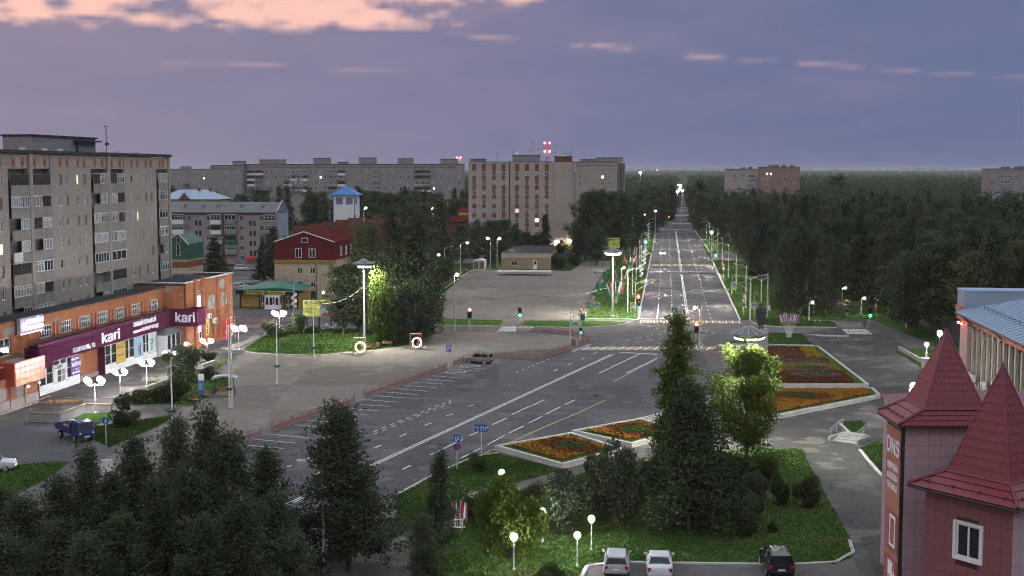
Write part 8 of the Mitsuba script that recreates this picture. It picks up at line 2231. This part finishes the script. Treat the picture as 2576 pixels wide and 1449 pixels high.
def car(P, az, kind, colour, label, lights=False, group=None, plate=True):
    k = thing('parked_car' if not lights else 'moving_car', label, 'car', group)
    M = pm(P[0], P[1], 0, az)
    key = ('car', kind, colour)
    Ln, hw, st_, cab = PROF[kind]
    if key not in cache:
        ring = []
        for x, w, b, s_ in st_:
            ring.append([(x, -w * 0.92, b), (x, -w, b + 0.14), (x, -w * 1.0, s_ - 0.16), (x, -w * 0.93, s_), (x, 0, s_ + 0.03), (x, w * 0.93, s_), (x, w, s_ - 0.16), (x, w, b + 0.14), (x, w * 0.92, b)])
        v = np.array(ring); n, m = v.shape[:2]
        f = [[i * m + j, i * m + (j + 1) % m, (i + 1) * m + (j + 1) % m] for i in range(n - 1) for j in range(m)] + [[i * m + j, (i + 1) * m + (j + 1) % m, (i + 1) * m + j] for i in range(n - 1) for j in range(m)]
        f += [[0, j + 1, j] for j in range(1, m - 1)] + [[(n - 1) * m, (n - 1) * m + j, (n - 1) * m + j + 1] for j in range(1, m - 1)]
        bodym = trimesh.Trimesh(v.reshape(-1, 3), np.array(f), process=True)
        bodym.fix_normals()
        (x0, z0), (x1, z1), (x2, z2), (x3, z3), (x4, z4) = cab
        wt, wb = hw * 0.72, hw * 0.93
        roof = hull([(x1, -wt * .96, z1), (x1, wt * .96, z1), (x2, -wt, z2), (x2, wt, z2), (x3, -wt, z3), (x3, wt, z3), (x3 + 0.12, -wt * 0.97, z3 - 0.07), (x3 + 0.12, wt * 0.97, z3 - 0.07), (x1 - 0.03, -wt, z1 - 0.1), (x1 - 0.03, wt, z1 - 0.1), (x2, -wt * 1.03, z2 - 0.1), (x2, wt * 1.03, z2 - 0.1), (x3, -wt * 1.03, z3 - 0.1), (x3, wt * 1.03, z3 - 0.1)])
        house = hull([(x0 + 0.05, -wb, z0 - 0.03), (x0 + 0.05, wb, z0 - 0.03), (x4 - 0.03, -wb * .97, z4 - 0.03), (x4 - 0.03, wb * .97, z4 - 0.03), (x1, -wt, z1 - 0.06), (x1, wt, z1 - 0.06), (x3 + .05, -wt, z3 - 0.06), (x3 + .05, wt, z3 - 0.06), (x2, -wt, z2 - .05), (x2, wt, z2 - .05)])
        pil = []
        for sy in (-1, 1):
            pil += [tube([(x4, sy * wb * 0.97, z4), (x3 + 0.08, sy * wt, z3 - 0.05)], 0.035, 5), tube([(x0 + 0.02, sy * wb * 0.98, z0), (x1 - 0.02, sy * wt, z1 - 0.05)], 0.06, 5), tube([((x2 + x3) / 2 - 0.1, sy * wb * 1.0, z4 + 0.04), ((x2 + x3) / 2 - 0.1, sy * wt * 1.02, z3 - 0.05)], 0.04, 5), tube([(x2 - 0.2, sy * wb, z0), (x2 - 0.05, sy * wt * 1.01, z2 - 0.05)], 0.05, 5)]
        c = 'm_car_' + colour
        cache[key] = [('body', D(tm(bodym), c, 38)), ('roof', D(roof, c, 40)), ('glass', D(house, 'm_glass')), ('pillars', D(cat(*pil), c)),
                      ('bumper', D(cat(bev(-Ln / 2 - 0.03, -Ln / 2 + 0.12, -hw * .8, hw * .8, st_[0][2], st_[0][2] + 0.2, 0.03), bev(Ln / 2 - 0.12, Ln / 2 + 0.03, -hw * .75, hw * .75, st_[-1][2] - 0.05, st_[-1][2] + 0.15, 0.03)), 'm_dark' if kind in ('jeep',) else c)),
                      ('underside', D(box(-Ln / 2 + 0.3, Ln / 2 - 0.3, -hw * .85, hw * .85, 0.2, st_[3][2] + 0.06), 'm_rubber'))]
        cache[key + ('tail',)] = D(bev(-0.05, 0.06, -0.13, 0.13, -0.12, 0.14, 0.03), 'm_tail'), D(bev(-0.06, 0.05, -0.16, 0.16, -0.09, 0.09, 0.03), 'm_headlamp'), D(bev(-0.07, 0.07, -0.1, 0.1, -0.08, 0.08, 0.03), c if kind != 'suv' else 'm_black'), D(box(-0.02, 0.0, -0.26, 0.26, -0.06, 0.06), 'm_white')
    for n_, d_ in cache[key]:
        part(k, n_, d_, M)
    tail, head, mir, pl_ = cache[key + ('tail',)]
    for sy in (-1, 1):
        part(k, 'taillight', tail, M @ pm(-Ln / 2 + 0.06, sy * hw * 0.78, st_[1][3] - 0.2))
        if lights:
            part(k, 'headlight', D(ball(0.15, 0, 0, 0, 1), 'm_lamp', glow=np.array((1.0, 0.82, 0.5)) * 120 * GLOW), M @ pm(Ln / 2 + 0.02, sy * hw * 0.7, 0.66))
        else:
            part(k, 'headlight', head, M @ pm(Ln / 2 - 0.16, sy * hw * 0.68, st_[-2][3] - 0.1))
        part(k, 'mirror', mir, M @ pm(cab[4][0] - 0.35, sy * (hw + 0.08), cab[4][1] + 0.1))
        for x in (-Ln * 0.3, Ln * 0.31):
            w_ = part(k, 'wheel', tyre_d, M @ pm(x, sy * (hw - 0.1), 0.33))
            put(w_ + '__rim', rim_d, M @ pm(x, sy * (hw - 0.095), 0.33))
    if plate:
        part(k, 'plate', pl_, M @ pm(-Ln / 2 - 0.03, 0, st_[0][2] + 0.26))
    if kind in ('suv', 'jeep'):
        part(k, 'roof_rail', D(cat(*[tube([(-1.6, s_ * hw * 0.62, cab[2][1] + 0.04), (0.1, s_ * hw * 0.62, cab[2][1] + 0.04)], 0.025, 4) for s_ in (-1, 1)]), 'm_dark'), M)


AZ0 = math.pi / 2 - math.atan2(1600 - 1288, 3313)


def ahead(P, d, az):
    return (P[0] + d * math.cos(az), P[1] + d * math.sin(az))


car(ahead((7.18, 88.28), 2.2, AZ0), AZ0, 'hatch', 'silver', 'silver hatchback, left of the three cars parked at the white kerb')
car(ahead((10.11, 87.57), 2.4, AZ0), AZ0, 'sedan', 'white', 'white sedan, middle of the three cars parked at the white kerb')
car(ahead((18.47, 87.75), 2.4, AZ0 + 0.05), AZ0 + 0.05, 'suv', 'black', 'black off road car, right of the three cars parked at the white kerb')
N0, N1 = np.array((-6.01, 189.93)), np.array((-3.53, 188.75))
car(tuple((N0 + N1) / 2 + (0, 0.5)), math.atan2(*(N0 - N1)[::-1]), 'jeep', 'brown', 'dusty brown off road car parked alone in front of the pink railing')
car((-48.86, 120.70), 0.25, 'suv', 'white', 'white car cut by the left edge of the view')
for i, (P, kd, c, lab, az) in enumerate((((-75.82, 368.56), 'suv', 'white', 'white off road car behind the others in the yard', 0.1), ((-73.25, 368.56), 'sedan', 'silver', 'silver car at the right end of the rear yard row', 0.2), ((-64.94, 337.41), 'hatch', 'white', 'white hatchback at the right of the yard row', 0.5), ((-65.12, 332.52), 'hatch', 'darkred', 'dark red car between white and silver ones', 0.5),
                                         ((-64.68, 323.15), 'suv', 'silver', 'large silver car nearest in the yard row', 0.3), ((-64.96, 312.15), 'sedan', 'white', 'pale sedan at the left of the yard row', 0.3), ((-65.44, 308.99), 'hatch', 'silver', 'silver car half hidden by the shop wing', 0.3), ((-87.78, 365.63), 'sedan', 'blue', 'dark blue car in the shade by the green house', 0.1), ((24.17, 447.43), 'suv', 'black', 'dark car under the poplars beside the dormitory', 0.1))):
    car(P, az, kd, c, lab)
car((50.49, 438.90), -math.pi / 2 - ROAD_AZ, 'sedan', 'grey', 'car driving towards the viewer with glowing headlights on the avenue', True)

# the blue lorry
tr = thing('lorry', 'old blue flatbed lorry with rusty scrap in its bed beside the retaining wall', 'lorry')
A_, B_ = np.array((-47.38, 136.30)), np.array((-44.99, 133.27))
M = pm(*((A_ + B_) / 2 + (0.5, 0.7)), 0, math.atan2(*(B_ - A_)[::-1]) + 0.1)
part(tr, 'cab', D(hull([(0.9, -0.95, 0.75), (0.9, 0.95, 0.75), (2.45, -0.9, 0.75), (2.45, 0.9, 0.75), (2.5, -0.9, 1.35), (2.5, 0.9, 1.35), (2.2, -0.8, 2.15), (2.2, 0.8, 2.15), (1.0, -0.85, 2.2), (1.0, 0.85, 2.2)]), 'm_car_blue', 30), M)
part(tr, 'windscreen', D((np.array([[2.5, -0.75, 1.42], [2.5, 0.75, 1.42], [2.27, 0.7, 2.02], [2.27, -0.7, 2.02]]) + [0.02, 0, 0], np.array([[0, 1, 2], [0, 2, 3]])), 'm_glass'), M)
for s_ in (-1, 1):
    part(tr, 'side_window', D((np.array([[1.3, s_ * 0.96, 1.4], [2.2, s_ * 0.94, 1.4], [2.05, s_ * 0.885, 2.0], [1.3, s_ * 0.905, 2.0]]), np.array([[0, 1, 2], [0, 2, 3]])), 'm_glass'), M)
part(tr, 'bed_floor', D(box(-2.6, 0.75, -1.05, 1.05, 0.95, 1.05), 'm_car_blue'), M)
for y in (-1.05, 1.0):
    part(tr, 'side_board', D(cat(*[bev(-2.6, 0.75, y, y + 0.05, 1.06 + 0.24 * i, 1.28 + 0.24 * i, 0.01) for i in range(2)]), 'm_car_blue'), M)
part(tr, 'tail_board', D(cat(box(-2.62, -2.57, -1.05, 1.05, 1.05, 1.55), box(0.72, 0.8, -1.05, 1.05, 1.05, 2.0)), 'm_car_blue'), M)
part(tr, 'chassis', D(cat(box(-2.5, 2.3, -0.4, 0.4, 0.55, 0.75), box(2.4, 2.6, -0.95, 0.95, 0.5, 0.75)), 'm_dark'), M)
for sy in (-1, 1):
    for x in (-1.7, 1.6):
        w_ = part(tr, 'wheel', tyre_d, M @ pm(x, sy * 0.85, 0.42, 0, 1.28)); put(w_ + '__rim', rim_d, M @ pm(x, sy * 0.86, 0.42, 0, 1.28))
    part(tr, 'headlight', D(ball(0.12, 2.5, sy * 0.7, 1.0, 1), 'm_headlamp', True), M)
    part(tr, 'mirror', D(box(2.3, 2.35, sy * 1.1 - 0.1, sy * 1.1 + 0.1, 1.5, 1.8), 'm_dark'), M)
part(tr, 'plate', D(box(2.6, 2.62, -0.3, 0.3, 0.6, 0.72), 'm_white'), M)
g = np.random.default_rng(3)
pile = [mv(xf(box(-0.35, 0.35, -0.15, 0.15, -0.05, 0.05), trimesh.transformations.random_rotation_matrix(g.random(3))), g.uniform(-2.2, 0.3), g.uniform(-0.8, 0.8), 1.1 + 0.4 * g.random()) for _ in range(40)]
sc = thing('scrap_heap', 'heap of rusty boards and scrap lying in the lorry bed', 'scrap')
scene[sc] = {**D(cat(*pile), 'm_frame_brown'), 'to_world': T(M)}
labels[sc]['kind'] = 'stuff'
bo = thing('plank_heap', 'heap of broken planks on the pavement before the shop corner', 'planks')
pp = [mv(xf(box(-1.0, 1.0, -0.08, 0.08, -0.03, 0.03), pm(0, 0, 0, g.uniform(-0.5, 0.6))), *(np.array((-54.24, 157.53)) + g.normal(0, 1.0, 2)), 0.08 + 0.05 * g.random()) for _ in range(24)]
scene[bo] = D(cat(*pp), 'm_wood')
labels[bo]['kind'] = 'stuff'

# ---------------------------------------------------------------- the person on the park path
x, y = (64.41, 250.93)
pr = thing('person', 'person in dark jacket and light trousers walking on the park path', 'person')
M = pm(x, y, 0.012, 0.5)
solid('m_skin', (0.45, 0.28, 0.2), 0.6)
solid('m_jacket', (0.03, 0.03, 0.045), 0.8)
solid('m_trousers', (0.3, 0.28, 0.26), 0.8)
solid('m_hair', (0.03, 0.02, 0.015), 0.6)
bones = [(((0, 0.0, 1.60), 0.075), ((0, 0.015, 1.68), 0.09)), (((0, 0, 1.45), 0.055), ((0, 0, 1.58), 0.052)), (((-0.17, 0, 1.4), 0.07), ((0.17, 0, 1.4), 0.07)), (((-0.11, 0, 1.34), 0.11), ((-0.09, 0, 1.0), 0.11)), (((0.11, 0, 1.34), 0.11), ((0.09, 0, 1.0), 0.11)),
         (((0, 0, 1.3), 0.12), ((0, 0, 0.98), 0.12)), (((-0.09, 0, 0.94), 0.095), ((-0.1, -0.16, 0.52), 0.062)), (((-0.1, -0.16, 0.52), 0.062), ((-0.1, -0.12, 0.09), 0.04)), (((0.09, 0, 0.94), 0.095), ((0.1, 0.1, 0.52), 0.062)), (((0.1, 0.1, 0.52), 0.062), ((0.1, 0.28, 0.12), 0.04)),
         (((-0.1, -0.1, 0.06), 0.045), ((-0.1, -0.29, 0.035), 0.035)), (((0.1, 0.3, 0.09), 0.045), ((0.1, 0.14, 0.04), 0.035)), (((-0.22, 0, 1.39), 0.06), ((-0.26, 0.1, 1.1), 0.046)), (((-0.26, 0.1, 1.1), 0.046), ((-0.25, 0.02, 0.86), 0.033)), (((0.22, 0, 1.39), 0.06), ((0.26, -0.02, 1.1), 0.046)), (((0.26, -0.02, 1.1), 0.046), ((0.24, -0.18, 0.9), 0.033)),
         (((0, -0.085, 1.63), 0.016), ((0, -0.09, 1.615), 0.018)), (((-0.085, 0.01, 1.63), 0.015), ((-0.085, 0.01, 1.655), 0.014)), (((0.085, 0.01, 1.63), 0.015), ((0.085, 0.01, 1.655), 0.014))]
bones += hand((-0.25, 0.02, 0.86), (0, -0.1, -1)) + hand((0.24, -0.18, 0.9), (0, -0.4, -1))
put(pr + '__body', D(body(bones, 0.03, 5), 'm_skin', 40), M)
jk = [(((-0.17, 0, 1.4), 0.09), ((0.17, 0, 1.4), 0.09)), (((-0.11, 0, 1.34), 0.135), ((-0.1, 0, 0.94), 0.14)), (((0.11, 0, 1.34), 0.135), ((0.1, 0, 0.94), 0.14)), (((0, 0, 1.3), 0.145), ((0, 0, 0.94), 0.145)), (((-0.22, 0, 1.39), 0.08), ((-0.26, 0.1, 1.1), 0.066)), (((-0.26, 0.1, 1.1), 0.066), ((-0.25, 0.03, 0.9), 0.05)), (((0.22, 0, 1.39), 0.08), ((0.26, -0.02, 1.1), 0.066)), (((0.26, -0.02, 1.1), 0.066), ((0.245, -0.15, 0.93), 0.05)), (((0, 0.02, 1.48), 0.07), ((0, 0.02, 1.5), 0.07))]
put(pr + '__jacket', D(body(jk, 0.04, 4), 'm_jacket', 40), M)
tr_ = [(((-0.09, 0, 0.94), 0.115), ((-0.1, -0.16, 0.52), 0.08)), (((-0.1, -0.16, 0.52), 0.08), ((-0.1, -0.12, 0.12), 0.06)), (((0.09, 0, 0.94), 0.115), ((0.1, 0.1, 0.52), 0.08)), (((0.1, 0.1, 0.52), 0.08), ((0.1, 0.27, 0.15), 0.06)), (((-0.09, 0, 0.95), 0.115), ((0.09, 0, 0.95), 0.115))]
put(pr + '__trousers', D(body(tr_, 0.04, 4), 'm_trousers', 40), M)
put(pr + '__hair', D(body([(((0, 0.03, 1.70), 0.088), ((0, 0.045, 1.64), 0.08))], 0.03, 2), 'm_hair', 40), M)
put(pr + '__shoes', D(body([(((-0.1, -0.09, 0.055), 0.052), ((-0.1, -0.29, 0.042), 0.042)), (((0.1, 0.31, 0.1), 0.052), ((0.1, 0.13, 0.045), 0.042))], 0.03, 2), 'm_black', 40), M)


# ---------------------------------------------------------------- the morning air
scene['air'] = {'type': 'homogeneous', 'albedo': {'type': 'rgb', 'value': [0.95, 0.95, 0.95]}, 'sigma_t': 0.00006}
scene['haze'] = {'type': 'cube', 'to_world': T().translate([0, 7850, 24.5]).scale([9200, 8400, 25.5]), 'bsdf': {'type': 'null'}, 'interior': {'type': 'ref', 'id': 'air'}}
labels['haze'] = {'kind': 'stuff'}
scene['camera']['medium'] = {'type': 'ref', 'id': 'air'}
